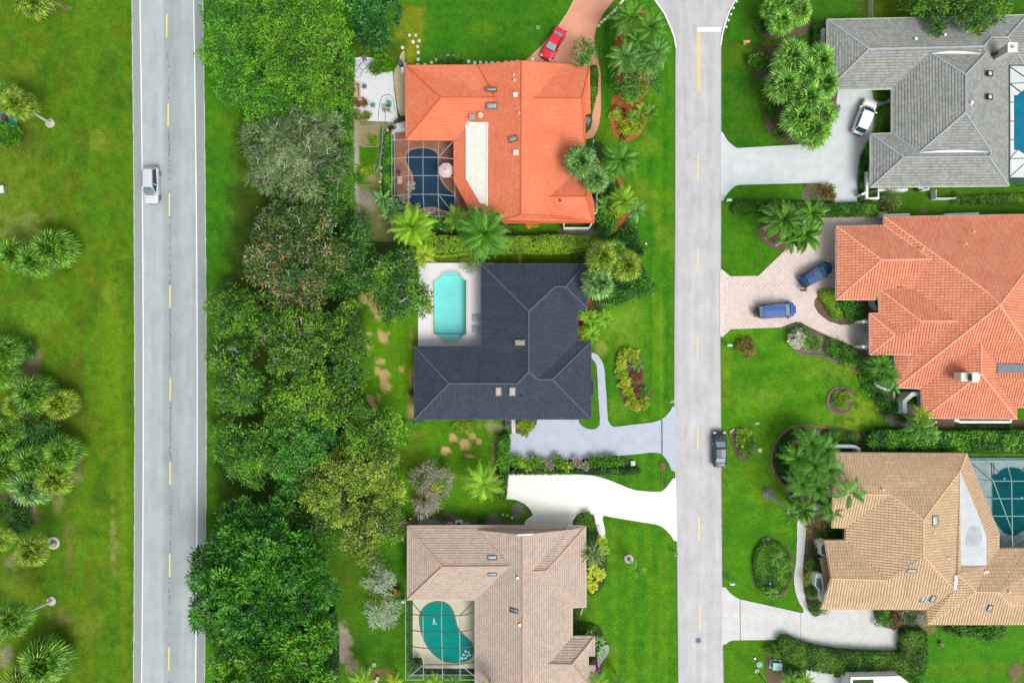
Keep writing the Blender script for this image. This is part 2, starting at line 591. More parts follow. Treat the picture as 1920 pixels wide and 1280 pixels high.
 put(lw * (np.hypot((X - 1590) / 75,(Y - 750) / 60) < 1.1) * sm(n3,0.58,0.7),(0.045,0.12,0.01),0.8)
 ell(1360,960,9,120,(0.11,0.22,0.02),0.5)
 ell(1435,900,50,60,(0.13,0.22,0.015),0.5)
 ell(1400,990,50,50,(0.050,0.185,0.006),0.6)
 ell(1440,1110,60,20,(0.09,0.20,0.008),0.5)
 # bottom right
 pol([(1354,1200),(1500,1200),(1500,1600),(1354,1600)],(0.075,0.205,0.008),1,5,3)
 pol([(1730,1172),(2300,1172),(2300,1700),(1730,1700)],(0.060,0.215,0.008),1,5,3)
 put((X > 1735) * (Y > 1215) * sm(np.sin(Y / 9.0) + (n1 - .5) * 3,0,1.2),(0.105,0.225,0.020),0.6)
 ell(1830,1245,80,8,(0.13,0.20,0.06),0.5)
 ell(1740,1178,14,9,(0.20,0.15,0.06),0.9)
 ell(1905,1262,14,24,(0.14,0.09,0.06),0.8)
 ell(1530,410,30,30,(0.10,0.10,0.03),0.0)
 # small scale unevenness of the turf itself
 f = 0.70 + 0.38 * n3 + 0.24 * fnoise(X,Y * .7,9,61,2)
 C *= f[...,None]
 C += (n2[...,None] - 0.5) * np.array((0.060,0.050,0.006))
 gr = np.clip((C[...,1:2] / (C[...,0:1] + 1e-6) - 1.0) / .35,0,1)          # turf rather than soil
 C *= 1 - gr * (1 - np.array((0.70,0.82,0.20)))
 C *= np.where(X > 1100,1.03,0.97)[...,None]
 C = np.clip(C,0.004,0.9)
 Z = (n1 - 0.5) * 0.04 * ((X > -60) & (X < 1980))
 V = np.stack([(X - 960) / S,(640 - Y) / S,Z - 0.03],-1).reshape(-1,3)
 idx = np.arange(nx * ny).reshape(nx,ny)
 q = np.stack([idx[:-1,:-1],idx[:-1,1:],idx[1:,1:],idx[1:,:-1]],-1).reshape(-1,4)
 qx,qy = X[:-1,:-1].ravel(),Y[:-1,:-1].ravel()          # the open pool is dug into the ground
 q = q[~((qx >= 805) & (qx < 880) & (qy >= 500) & (qy < 645))]
 me = np_mesh('lawn',V,q)
 ca = me.color_attributes.new('Col','FLOAT_COLOR','POINT')
 ca.data.foreach_set('color',np.concatenate([C.reshape(-1,3),np.ones((nx * ny,1))],1).ravel())
 m = bpy.data.materials.new('grass')
 m.use_nodes = True
 N,L = m.node_tree.nodes,m.node_tree.links
 b = N['Principled BSDF']
 b.inputs['Roughness'].default_value = 0.9
 b.inputs['Specular IOR Level'].default_value = 0.15
 at = N.new('ShaderNodeVertexColor')
 at.layer_name = 'Col'
 tc = N.new('ShaderNodeTexCoord')
 cur = at.outputs[0]
 for sc_,lo,hi,det in ((1.3,0.84,1.16,6),(5.0,0.62,1.38,6)):
  nz = N.new('ShaderNodeTexNoise')
  nz.inputs['Scale'].default_value = sc_
  nz.inputs['Detail'].default_value = det
  nz.inputs['Roughness'].default_value = 0.7
  L.new(tc.outputs['Object'],nz.inputs['Vector'])
  mr = N.new('ShaderNodeMapRange')
  mr.inputs['From Min'].default_value = 0.32
  mr.inputs['From Max'].default_value = 0.68
  mr.inputs['To Min'].default_value = lo
  mr.inputs['To Max'].default_value = hi
  L.new(nz.outputs['Fac'],mr.inputs['Value'])
  vm = N.new('ShaderNodeVectorMath')
  vm.operation = 'SCALE'
  L.new(cur,vm.inputs[0])
  L.new(mr.outputs[0],vm.inputs['Scale'])
  cur = vm.outputs[0]
 # yellow blades among the green
 ny_ = N.new('ShaderNodeTexNoise')
 ny_.inputs['Scale'].default_value = 5.0
 ny_.inputs['Detail'].default_value = 8
 ny_.inputs['Roughness'].default_value = 0.8
 L.new(tc.outputs['Object'],ny_.inputs['Vector'])
 mr = N.new('ShaderNodeMapRange')
 mr.inputs['From Min'].default_value = 0.52
 mr.inputs['From Max'].default_value = 0.72
 mr.inputs['To Max'].default_value = 0.30
 L.new(ny_.outputs['Fac'],mr.inputs['Value'])
 mx = N.new('ShaderNodeMix')
 mx.data_type = 'RGBA'
 L.new(mr.outputs[0],mx.inputs['Factor'])
 L.new(cur,mx.inputs[6])
 mx.inputs[7].default_value = (0.15,0.19,0.012,1)
 L.new(mx.outputs[2],b.inputs['Base Color'])
 nb = N.new('ShaderNodeTexNoise')
 nb.inputs['Scale'].default_value = 14
 nb.inputs['Detail'].default_value = 6
 L.new(tc.outputs['Object'],nb.inputs['Vector'])
 bp = N.new('ShaderNodeBump')
 bp.inputs['Strength'].default_value = 0.6
 bp.inputs['Distance'].default_value = 0.08
 L.new(nb.outputs['Fac'],bp.inputs['Height'])
 L.new(bp.outputs[0],b.inputs['Normal'])
 tag(obj('ground',me,m),'green lawns with mowing stripes, dry patches and bare soil',kind='structure')
def np_mesh(name,V,Q,tint=None,smooth=False):
 me = bpy.data.meshes.new(name)
 n,m = len(V),len(Q)
 k = Q.shape[1]
 me.vertices.add(n)
 me.vertices.foreach_set('co',np.ascontiguousarray(V,dtype=np.float32).ravel())
 me.loops.add(m * k)
 me.loops.foreach_set('vertex_index',np.ascontiguousarray(Q,dtype=np.int32).ravel())
 me.polygons.add(m)
 me.polygons.foreach_set('loop_start',np.arange(m,dtype=np.int32) * k)
 if smooth:
  me.polygons.foreach_set('use_smooth',np.ones(m,bool))
 me.update(calc_edges=True)
 if tint is not None:
  a = me.attributes.new('tint','FLOAT','FACE')
  a.data.foreach_set('value',np.ascontiguousarray(tint,dtype=np.float32))
 return me
build_ground()
# ------------------------------------------------------------------ flat things on the ground
def sheet(name,pts,z,m,kind='structure',smooth=0,parent=None,label=None,depth=0.12,zt=None):
 """a slab of the outline pts (photograph pixels at ground level) with its top at z"""
 if smooth:
  pts = smooth_closed(pts,smooth)
 w = ccw([tuple(P(x,y,z)[:2]) for x,y in pts])
 mb = MB().prism(w,z - depth,z)
 o = mb.build(name,m,parent)
 if kind:
  o['kind'] = kind
 if label:
  o['label'] = label
 return o
def ribbon(name,pts,width,z,m,parent=None,h=0.1,closed=False,kind=None,label=None):
 """a low strip along a line of photograph pixels; width in metres"""
 w = [P(x,y,z) for x,y in pts]
 n = len(w)
 Lp,Rp = [],[]
 for i in range(n):
  a = w[(i - 1) % n] if closed else w[max(i - 1,0)]
  b = w[(i + 1) % n] if closed else w[min(i + 1,n - 1)]
  t = (b - a)
  t.z = 0
  t.normalize()
  q = Vector((-t.y,t.x,0)) * width / 2
  Lp.append(w[i] + q)
  Rp.append(w[i] - q)
 mb = MB()
 rng = range(n if closed else n - 1)
 i0 = 0
 for i in range(n):
  for p,zz in ((Lp[i],z - h),(Lp[i],z),(Rp[i],z),(Rp[i],z - h)):
   mb.v.append((p.x,p.y,zz))
 for i in rng:
  a,b = 4 * i,4 * ((i + 1) % n)
  for k in range(3):
   mb.f.append((a + k,b + k,b + k + 1,a + k + 1))
 if not closed:
  mb.f.append((0,1,2,3))
  mb.f.append((4 * n - 1,4 * n - 2,4 * n - 3,4 * n - 4))
 o = mb.build(name,m,parent)
 if kind:
  o['kind'] = kind
 if label:
  o['label'] = label
 return o
def asphalt(name,base,tracks,dark):
 """road surface with wheel tracks running along Y at the given X positions"""
 m = bpy.data.materials.new(name)
 m.use_nodes = True
 N,L = m.node_tree.nodes,m.node_tree.links
 b = N['Principled BSDF']
 b.inputs['Roughness'].default_value = 0.85
 b.inputs['Specular IOR Level'].default_value = 0.25
 tc = N.new('ShaderNodeTexCoord')
 sx = N.new('ShaderNodeSeparateXYZ')
 L.new(tc.outputs['Object'],sx.inputs[0])
 x0,x1 = tracks[0][0],tracks[-1][0]
 mr = N.new('ShaderNodeMapRange')
 mr.inputs['From Min'].default_value = x0
 mr.inputs['From Max'].default_value = x1
 L.new(sx.outputs[0],mr.inputs['Value'])
 # the tracks wander a little
 nw = N.new('ShaderNodeTexNoise')
 nw.inputs['Scale'].default_value = 0.07
 L.new(tc.outputs['Object'],nw.inputs['Vector'])
 ma = N.new('ShaderNodeMath')
 ma.operation = 'MULTIPLY_ADD'
 ma.inputs[1].default_value = 0.05
 L.new(nw.outputs['Fac'],ma.inputs[0])
 L.new(mr.outputs[0],ma.inputs[2])
 sb = N.new('ShaderNodeMath')
 sb.operation = 'SUBTRACT'
 sb.inputs[1].default_value = 0.025
 L.new(ma.outputs[0],sb.inputs[0])
 rp = N.new('ShaderNodeValToRGB')
 while len(rp.color_ramp.elements) > 1:
  rp.color_ramp.elements.remove(rp.color_ramp.elements[-1])
 rp.color_ramp.interpolation = 'EASE'
 for i,(x,v) in enumerate(tracks):
  t = (x - x0) / (x1 - x0)
  e = rp.color_ramp.elements[0] if i == 0 else rp.color_ramp.elements.new(t)
  e.position = t
  e.color = (v,v,v,1)
 L.new(sb.outputs[0],rp.inputs[0])
 cur = N.new('ShaderNodeVectorMath')
 cur.operation = 'MULTIPLY'
 cur.inputs[1].default_value = base
 L.new(rp.outputs[0],cur.inputs[0])
 cur = cur.outputs[0]
 for st_,sc_,lo,hi,det in (((1,1,1),30,0.88,1.12,4),((0.6,0.05,1),3,0.95,1.05,4),((1,1,1),0.35,0.91,1.06,6),((1,.45,1),1.1,0.93,1.04,8)):
  mp = N.new('ShaderNodeMapping')
  mp.inputs['Scale'].default_value = st_
  L.new(tc.outputs['Object'],mp.inputs[0])
  nz = N.new('ShaderNodeTexNoise')
  nz.inputs['Scale'].default_value = sc_
  nz.inputs['Detail'].default_value = det
  L.new(mp.outputs[0],nz.inputs['Vector'])
  m2 = N.new('ShaderNodeMapRange')
  m2.inputs['From Min'].default_value = 0.3
  m2.inputs['From Max'].default_value = 0.7
  m2.inputs['To Min'].default_value = lo
  m2.inputs['To Max'].default_value = hi
  L.new(nz.outputs['Fac'],m2.inputs['Value'])
  vm = N.new('ShaderNodeVectorMath')
  vm.operation = 'SCALE'
  L.new(cur,vm.inputs[0])
  L.new(m2.outputs[0],vm.inputs['Scale'])
  cur = vm.outputs[0]
 if dark:
  # thin sealed cracks
  vo = N.new('ShaderNodeTexVoronoi')
  vo.feature = 'DISTANCE_TO_EDGE'
  vo.inputs['Scale'].default_value = 0.28
  nn = N.new('ShaderNodeTexNoise')
  nn.inputs['Scale'].default_value = 0.9
  nn.inputs['Detail'].default_value = 5
  L.new(tc.outputs['Object'],nn.inputs['Vector'])
  mv = N.new('ShaderNodeVectorMath')
  mv.operation = 'MULTIPLY_ADD'
  mv.inputs[1].default_value = (1.6,1.6,0)
  L.new(nn.outputs['Color'],mv.inputs[0])
  L.new(tc.outputs['Object'],mv.inputs[2])
  L.new(mv.outputs[0],vo.inputs['Vector'])
  m3 = N.new('ShaderNodeMapRange')
  m3.inputs['From Min'].default_value = 0.0
  m3.inputs['From Max'].default_value = 0.012
  m3.inputs['To Min'].default_value = 1 - dark
  m3.inputs['To Max'].default_value = 1.0
  L.new(vo.outputs['Distance'],m3.inputs['Value'])
  vm = N.new('ShaderNodeVectorMath')
  vm.operation = 'SCALE'
  L.new(cur,vm.inputs[0])
  L.new(m3.outputs[0],vm.inputs['Scale'])
  cur = vm.outputs[0]
 L.new(cur,b.inputs['Base Color'])
 return m
def xw(px):
 return (px - 960) / S
M_line = mat('road_white',(0.74,0.74,0.74),0.7,var=0.10,scale=6)
M_yellow = mat('road_yellow',(0.74,0.60,0.18),0.7,var=0.10,scale=6)
M_edge = mat('verge_gravel',(0.36,0.37,0.27),0.95,col2=(0.50,0.52,0.50),scale=5)
M_shoulder = mat('shoulder_asphalt',(0.245,0.285,0.285),0.9,var=0.08,scale=2,fine=0.12)
def bow(y,x0,xm,x1):
 """edge of the slightly bowed main road: x at y = 0, 640, 1280"""
 t = y / 1280.0
 return x0 * (1 - t) * (1 - 2 * t) + xm * 4 * t * (1 - t) + x1 * t * (2 * t - 1)
def band(name,xa,xb,z,m,parent=None,y0=-900,y1=2200,step=35,jag=0.0,kind=None,seed=0):
 rg = random.Random(seed)
 ys = np.arange(y0,y1 + 1,step if not jag else 9)
 cl = lambda y: min(max(y,0),1280)
 Lf = [(bow(cl(y),*xa) + rg.uniform(-jag,jag),y) for y in ys]
 Rt = [(bow(cl(y),*xb) + rg.uniform(-jag,jag),y) for y in ys]
 return sheet(name,Lf + Rt[::-1],z,m,kind,parent=parent)
M_main = asphalt('main_road_asphalt',(0.350,0.402,0.415),[(xw(247),.95),(xw(268),1.0),(xw(278),1.03),(xw(290),0.97),(xw(303),1.03),(xw(309),0.86),
 (xw(318),0.80),(xw(332),0.88),(xw(345),1.0),(xw(357),0.98),(xw(368),0.94),(xw(386),.9)],0)
road = band('main_road',(262,268,265),(363,369.5,366.5),0.030,M_main,kind='structure')
band('verge',(246.2,251.6,249.2),(262,268,265),0.010,M_edge,jag=0.6,kind='structure',seed=3)
band('verge',(363,369.5,366.5),(380.6,387.0,384),0.010,M_edge,jag=0.6,kind='structure',seed=4)
band('road_shoulder',(248.0,253.4,251.0),(262.0,268.0,265.0),0.026,M_shoulder,jag=0.35,kind='structure',seed=1)
band('road_shoulder',(363.0,369.5,366.5),(379.0,385.2,382.4),0.026,M_shoulder,jag=0.35,kind='structure',seed=2)
o = band('edge_line',(261.2,267.4,264.4),(263.2,269.4,266.4),0.036,M_line,parent=road)
o = band('edge_line',(361.8,368.5,365.5),(363.9,370.6,367.6),0.036,M_line,parent=road)
dash = None
for cy,cx in ((48,312.9),(215.7,315.6),(383.7,317.8),(556,318.8),(729.5,319.4),(887,319.2),(1059,318.3),(1234,316.8),(-120,311),(1405,316)):
 p = P(cx,cy)
 if dash is None:
  dash = MB().box((0,0,0),(0.17,3.1,0.02)).mesh('centre_dash')
 obj('centre_dash',dash,M_yellow,road,(p.x,p.y,0.027),(0,0,R(-0.3)))
# tar droppings along the centre line
mb = MB()
rg = random.Random(5)
for y in np.arange(75,1280,4.2):
 dens = 1.0 if (585 < y < 700 or 757 < y < 800) else 0.55
 on_dash = any(abs(y - c) < 23 for c in (48,215.7,383.7,556,729.5,887,1059,1234))
 if on_dash or rg.random() > dens:
  continue
 x = bow(y,313.5,319.6,316.5) + rg.uniform(-1.0,1.0)
 p = P(x,y)
 mb.box((p.x,p.y,0.034),(rg.uniform(.10,.20),rg.uniform(.07,.17),0.012),rg.uniform(0,3))
o = mb.build('tar_spots',mat('tar',(0.07,0.08,0.09),0.8),road)
o['kind'] = 'stuff'
# the residential street with its mouth at the top
M_street = asphalt('street_asphalt',(0.450,0.450,0.465),[(xw(1228),1.0),(xw(1267),0.94),(xw(1276),1.0),(xw(1286),0.95),(xw(1298),1.03),(xw(1309),0.99),
 (xw(1320),1.03),(xw(1332),0.95),(xw(1343),1.02),(xw(1352),1.0),(xw(1400),1.0)],0.10)
st = [(1267,88),(1266,180),(1266,420),(1264.5,640),(1264.5,760),(1266,900),(1268.5,1030),(1271,1280),(1272,2200),
  (1358,2200),(1356.5,1280),(1353.5,1030),(1352.5,880),(1350.8,640),(1352,420),(1352,220),(1352.5,85),(1358,50),(1367,22),(1379,0),(1400,-30),
  (1440,-40),(2700,-40),(2700,-120),(1000,-120),(1000,-40),(1190,-38),(1212,-20),(1228,0),(1246,25),(1258,52),(1264,70)]
street = sheet('street',st,0.030,M_street,'structure')
M_kerb = mat('kerb_concrete',(0.70,0.71,0.70),0.85,var=0.08,scale=3)
kerb_l = [(1200,-30),(1214,-16),(1228,0),(1246,25),(1258,52),(1264.5,70),(1268,90)]
kerb_r = [(1351.5,85),(1354.5,64),(1360,44),(1367,22),(1379,0),(1393,-18)]
ribbon('kerb',kerb_l,0.20,0.13,M_kerb,h=0.15,kind='structure')
ribbon('kerb',kerb_r,0.20,0.13,M_kerb,h=0.15,kind='structure')
p0,p1 = P(1307,56),P(1351,56)
MB().box(((p0.x + p1.x) / 2,p0.y,0.036),(p1.x - p0.x,0.6,0.012)).build('stop_bar',M_line,street)
M_yellow2 = mat('road_yellow_deep',(0.86,0.58,0.07),0.7,var=0.10,scale=6)
for cx in (1307.6,1311.6):
 a,b = P(cx,62),P(cx - 0.4,172)
 MB().box((a.x,(a.y + b.y) / 2,0.036),(0.17,a.y - b.y,0.012)).build('double_line',M_yellow2,street)
d2 = MB().box((0,0,0),(0.16,3.05,0.012)).mesh('centre_dash')
for cx,y0,y1 in ((1308.5,289,340),(1308,466,511),(1307.6,630,674),(1308.3,799,843),(1310.3,967,1010),(1312.2,1136,1179),(1313,1305,1349)):
 a = P(cx,(y0 + y1) / 2)
 obj('centre_dash',d2,M_yellow,street,(a.x,a.y,0.036),None,(1,(y1 - y0) / 14 / 3.05,1))
a = P(1309,1200)
mh = MB().disc((a.x,a.y,0.028),0.33,20,0.012).build('manhole_cover',mat('cast_iron',(0.10,0.11,0.12),0.6,metal=0.4),street)
MB().ring((a.x,a.y,0.030),0.39,0.335,0.014).build('manhole_frame',mat('iron_rim',(0.22,0.23,0.24),0.6,metal=0.3),street)
# thin dirt line where the asphalt meets the turf
for pts in ([(1266.0,100),(1265.6,420),(1264.0,640),(1264.0,758)],[(1271.6,1280),(1269,1030),(1268.6,1015)],
   [(1352.6,90),(1352.6,246)],[(1352.6,380),(1352,500)],[(1351.2,634),(1352.6,806)],[(1352.8,878),(1354,1030),(1354.6,1100)],[(1356.2,1210),(1357.2,1280)]):
 ribbon('road_edge',pts,0.10,0.035,mat('edge_dirt',(0.16,0.15,0.11),0.95,var=0.3,scale=4),h=0.06,kind='structure')
# ------------------------------------------------------------------ driveways, paths, beds
def jointed(name,base,pitch,angle,jw,jcol,var=0.06,kind='grid',mixc=None):
 """paving with joints drawn by a brick texture in real metres"""
 m = bpy.data.materials.new(name)
 m.use_nodes = True
 N,L = m.node_tree.nodes,m.node_tree.links
 b = N['Principled BSDF']
 b.inputs['Roughness'].default_value = 0.85
 b.inputs['Specular IOR Level'].default_value = 0.2
 tc = N.new('ShaderNodeTexCoord')
 mp = N.new('ShaderNodeMapping')
 mp.inputs['Rotation'].default_value = (0,0,R(angle))
 L.new(tc.outputs['Object'],mp.inputs[0])
 br = N.new('ShaderNodeTexBrick')
 br.offset = 0.5 if kind == 'brick' else 0.0
 br.inputs['Scale'].default_value = 1.0
 br.inputs['Mortar Size'].default_value = jw
 br.inputs['Mortar Smooth'].default_value = 0.3
 br.inputs['Brick Width'].default_value = pitch[0]
 br.inputs['Row Height'].default_value = pitch[1]
 br.inputs['Color1'].default_value = (*base,1)
 c2 = mixc or tuple(c * (1 - var) for c in base)
 br.inputs['Color2'].default_value = (*c2,1)
 br.inputs['Mortar'].default_value = (*jcol,1)
 L.new(mp.outputs[0],br.inputs['Vector'])
 nz = N.new('ShaderNodeTexNoise')
 nz.inputs['Scale'].default_value = 0.8
 nz.inputs['Detail'].default_value = 7
 L.new(tc.outputs['Object'],nz.inputs['Vector'])
 mr = N.new('ShaderNodeMapRange')
 mr.inputs['From Min'].default_value = 0.3
 mr.inputs['From Max'].default_value = 0.7
 mr.inputs['To Min'].default_value = 1 - var
 mr.inputs['To Max'].default_value = 1 + var
 L.new(nz.outputs['Fac'],mr.inputs['Value'])
 vm = N.new('ShaderNodeVectorMath')
 vm.operation = 'SCALE'
 L.new(br.outputs['Color'],vm.inputs[0])
 L.new(mr.outputs[0],vm.inputs['Scale'])
 L.new(vm.outputs[0],b.inputs['Base Color'])
 MATS[name] = m
 return m
D_orange = [(1090,-45),(1077,0),(1063,26),(1047,50),(1016,87),(997,104),(980,118),(980,135),(1100,135),(1108,122),(1113,121),(1119,122),(1122.5,140),
   (1121,173),(1116,190),(1111,211),(1107.7,241),(1097,252),(1094,262),(1112,258),(1119,246),(1123.5,232),(1126.5,211),(1126.5,141),(1121.7,112),
   (1116,94),(1114,70),(1119.4,49),(1131,26),(1151,0),(1190,-45)]
M_salmon = mat('salmon_painted_concrete',(0.66,0.32,0.21),0.8,col2=(0.58,0.27,0.175),scale=0.5,fine=0.06)
sheet('driveway',D_orange,0.06,M_salmon,label='salmon pink painted driveway curving up to the orange house')
o = ribbon('driveway_edging',[(1077,0),(1063,26),(1047,50),(1016,87),(997,104)],0.14,0.09,mat('edging_cream',(0.52,0.42,0.22),0.9,var=0.15),h=0.1,kind='structure')
D_black = [(1267,762),(1260.7,762),(1257,770),(1247,781),(1239,786.5),(1225,791.4),(1190,795.5),(1152,800),(1145,797),(1140,788),(1138.6,770),(1137.4,745),(1135.8,728),
   (1133.6,695),(1131,682),(1127.6,675),(1121.7,666),(1115,662),(1104,660),(1104,671),(1111,673),(1116,678.5),(1119,688),(1120.5,710),(1122,747),(1124.8,785),
   (1124,797),(1117,803.8),(1108,804.6),(1100,803),(1091,798),(1086,792),(1082,780),(1004,780),(1007,786),(1006,795),(995,808),(985,815),(967,811.5),(951,814.5),(954,830),
   (955,865),(1060,862),(1101,859.4),(1148,854.7),(1194,851),(1218,848),(1232,848.5),(1241,850.5),(1248,859),(1254,868),(1259,881),(1267,884)]
M_blue = jointed('blue_grey_concrete',(0.41,0.455,0.54),(2.2,2.2),45,0.03,(0.35,0.39,0.465),0.05)
sheet('driveway',D_black,0.06,M_blue,label='smooth pale blue grey driveway of the black roofed house')
sheet('drain_channel',[(1239.2,786.5),(1242.2,785.5),(1242.8,850.8),(1239.8,850.2)],0.066,mat('drain_grate',(0.14,0.14,0.16),0.7,var=0.3,scale=9))
D_white = [(1267,896),(1262,896.5),(1260,899),(1256.5,904),(1250,913),(1244.8,918),(1239,921.5),(1222,921.5),(1194,919),(1178,914.5),(1161.6,907.4),(1138,898),(1112,891),
   (1077,888),(1020,886.5),(960,885.5),(948.8,885.5),(948.8,935),(958,935.5),(967,936.7),(983.5,943.8),(992.8,953),(998.7,962.5),(997.5,967),(988,973),(983.5,979),(983,990),
   (1073,990),(1073.7,976.6),(1079.5,967),(1089,961),(1098,959.8),(1105,960.6),(1113.5,966),(1116,974),(1115.5,980),(1120,992),(1124,1006),(1134.6,1010),(1134.3,994),(1132,982),
   (1129.8,974),(1130,968.5),(1134,966),(1142.8,968.4),(1200,978),(1232,983),(1243,988),(1250.6,995),(1258,1003),(1263.5,1012.8),(1270,1014)]
M_cream = mat('cream_concrete',(0.745,0.74,0.68),0.8,var=0.035,scale=0.5,fine=.03)
sheet('driveway',D_white,0.06,M_cream,label='bright cream driveway of the beige roofed house')
D_grey = [(1351,247),(1355,248),(1359,255),(1363,262),(1370,269.6),(1381,277.8),(1430,275),(1504,270.7),(1525,265),(1543.7,256.6),(1555.5,241.4),(1562.5,222.7),(1567,197),(1573,160),
   (1680,158),(1680,196),(1672,194),(1655,197),(1648,206),(1645,227),(1637,248),(1628,264),(1616,292),(1612,311),(1611,344),(1613,380),(1566,382),(1563,362.5),(1556,352),
   (1543.8,346),(1529.7,343.5),(1511,343.3),(1386.7,346.5),(1377,349.6),(1368,358),(1361,367),(1357,375),(1351,377)]
M_pale = jointed('pale_concrete',(0.515,0.56,0.575),(4.2,4.2),0,0.02,(0.44,0.48,0.49),0.07)
sheet('driveway',D_grey,0.06,M_pale,label='wide pale concrete driveway of the grey roofed house')
D_terra = [(1351,503),(1370,518),(1422,517),(1473,468),(1485,440),(1504,416),(1525,407),(1548,405),(1645.7,399.5),(1665,400),(1665,440),(1575,440),(1575,543),(1566,543),(1548,544.5),(1534,552.7),(1527,564),
   (1527,574),(1534,586.6),(1553,602),(1576.6,609),(1595,609),(1612,599.5),(1628,597),(1636,597),(1636,656),(1612,656),(1590.6,644),(1558,632),(1534,620.6),(1512,610),
   (1501.6,604),(1492,603),(1478,608),(1464,613.6),(1430,615),(1370,617),(1356,631),(1351,631.5)]
M_pinkbase = mat('pink_paver_bed',(0.50,0.42,0.38),0.9,var=0.08,scale=1)
terra_drive = sheet('driveway',D_terra,0.05,M_pinkbase,label='pink and cream diamond paved driveway of the terracotta roofed house')
D_tan = [(1353,1100),(1360,1100.7),(1370,1112),(1378,1118),(1388,1123),(1504,1148.8),(1507,1146),(1505.5,1140),(1499,1130),(1494,1118),(1491,1106.6),(1489,1093),(1488.7,1078),(1493,1050),(1494.5,1010),
   (1494.6,976),(1508,978),(1512,990),(1510,1010),(1507,1045),(1505,1073.8),(1505.5,1090),(1506.5,1104),(1511,1124),(1515.6,1144),(1528.5,1156),(1545,1150),(1557.8,1135),(1640,1135),
   (1637.5,1150),(1644.6,1167),(1660,1176),(1675,1179),(1694,1179),(1694,1225),(1640,1224),(1581,1221),(1560,1218.5),(1534,1214),(1518,1209),(1501.6,1203.8),(1487.5,1198.5),(1375,1199.6),(1366,1202.5),(1361,1207),(1353,1208)]
M_ivory = jointed('ivory_pavers',(0.545,0.56,0.55),(0.45,0.45),0,0.012,(0.475,0.49,0.48),0.07)
td = sheet('driveway',D_tan,0.06,M_ivory,label='pale ivory driveway and garden path of the tan roofed house')
M_jointdark = mat('joint_dark',(0.20,0.17,0.15),0.9,var=0.3,scale=5)
sheet('drain_channel',[(1386.8,1122.5),(1388.3,1123),(1388.8,1199.5),(1387.3,1199.5)],0.066,M_jointdark)
sheet('paving_joint',[(1501,1148.2),(1501.7,1148.3),(1501.5,1203.8),(1500.8,1203.6)],0.064,M_jointdark)
def clip_tiles(poly_w,cells,z_fn=None):
 """clip a bmesh-able tile field (verts list, faces list in x, y, z) to a polygon, by triangles"""
 out = bmesh.new()
 me = bpy.data.meshes.new('t')
 me.from_pydata(cells[0],[],cells[1])
 if len(cells) > 2:
  a = me.attributes.new('tint','FLOAT','FACE')
  a.data.foreach_set('value',np.array(cells[2],dtype=np.float32))
  out.faces.layers.float.new('tint')
 tris = tessellate_polygon([[Vector((p[0],p[1],0)) for p in poly_w]])
 for t in tris:
  T = [poly_w[i] for i in t]
  if area2(T) < 0:
   T = T[::-1]
  if abs(area2(T)) < 0.01:
   continue
  bm = bmesh.new()
  bm.from_mesh(me)
  for i in range(3):
   a,b = T[i],T[(i + 1) % 3]
   nrm = Vector((b[1] - a[1],-(b[0] - a[0]),0))
   bmesh.ops.bisect_plane(bm,geom=bm.verts[:] + bm.edges[:] + bm.faces[:],plane_co=(a[0],a[1],0),plane_no=nrm,clear_outer=True,dist=1e-5)
  tmp = bpy.data.meshes.new('t2')
  bm.to_mesh(tmp)
  bm.free()
  out.from_mesh(tmp)
  bpy.data.meshes.remove(tmp)
 bpy.data.meshes.remove(me)
 res = bpy.data.meshes.new('tiles')
 out.to_mesh(res)
 out.free()
 return res
def diamond_field(poly_px,z,pitch,parent,mats,name='pavers',th=0.022,split=0.5):
 """diagonal pavers: one joined part of large stones and one of the small light inserts"""
 w = [tuple(P(x,y,z)[:2]) for x,y in poly_px]
 xs = [p[0] for p in w]
 ys = [p[1] for p in w]
 rg = random.Random(11)
 for which in (0,1):
  v,f,tn = [],[],[]
  for i in range(int(min(xs) / pitch) - 2,int(max(xs) / pitch) + 3):
   for j in range(int(min(ys) / pitch) - 2,int(max(ys) / pitch) + 3):
    for off in (0,0.5):
     cx,cy = (i + off) * pitch,(j + off) * pitch
     if which == 0:
      r = pitch * 0.5 * 0.97
      q = [(cx - r * (1 - .42),cy - r * .42),(cx - r * .42,cy - r * (1 - .42)),(cx + r * .42,cy - r * (1 - .42)),(cx + r * (1 - .42),cy - r * .42),
        (cx + r * (1 - .42),cy + r * .42),(cx + r * .42,cy + r * (1 - .42)),(cx - r * .42,cy + r * (1 - .42)),(cx - r * (1 - .42),cy + r * .42)]
      zz = z + th + rg.uniform(-.003,.003)
     else:
      cx += pitch * 0.5
      r = pitch * 0.20
      q = [(cx - r,cy),(cx,cy - r),(cx + r,cy),(cx,cy + r)]
      zz = z + th + 0.006 + rg.uniform(-.002,.002)
     k = len(v)
     n = len(q)
     v += [(a,b,zz) for a,b in q] + [(a,b,z - 0.01) for a,b in q]
     f.append(tuple(range(k,k + n)))
     tt = rg.random()
     tn.append(tt)
     for s_ in range(n):
      f.append((k + s_,k + n + s_,k + n + (s_ + 1) % n,k + (s_ + 1) % n))
      tn.append(tt)
  me = clip_tiles(w,(v,f,tn))
  o = obj(name if which == 0 else 'paver_inserts',me,mats[which],parent)
  o['kind'] = 'stuff'
M_pv = mat('pink_paver',(0.61,0.50,0.47),0.85,tint=0.07,var=0.05,scale=0.5)
M_pv2 = mat('cream_paver',(0.70,0.66,0.58),0.85,tint=0.08,var=0.05,scale=0.5)
diamond_field(D_terra,0.05,0.60,terra_drive,(M_pv,M_pv2))
ribbon('driveway_edging',[(1353.5,508),(1353.5,627)],0.5,0.082,mat('pink_border',(0.60,0.53,0.49),0.85,var=0.08,scale=2),h=0.05,kind='structure')
arc = [(1590,609),(1587.5,617),(1586.5,627),(1588,637),(1591,645)]
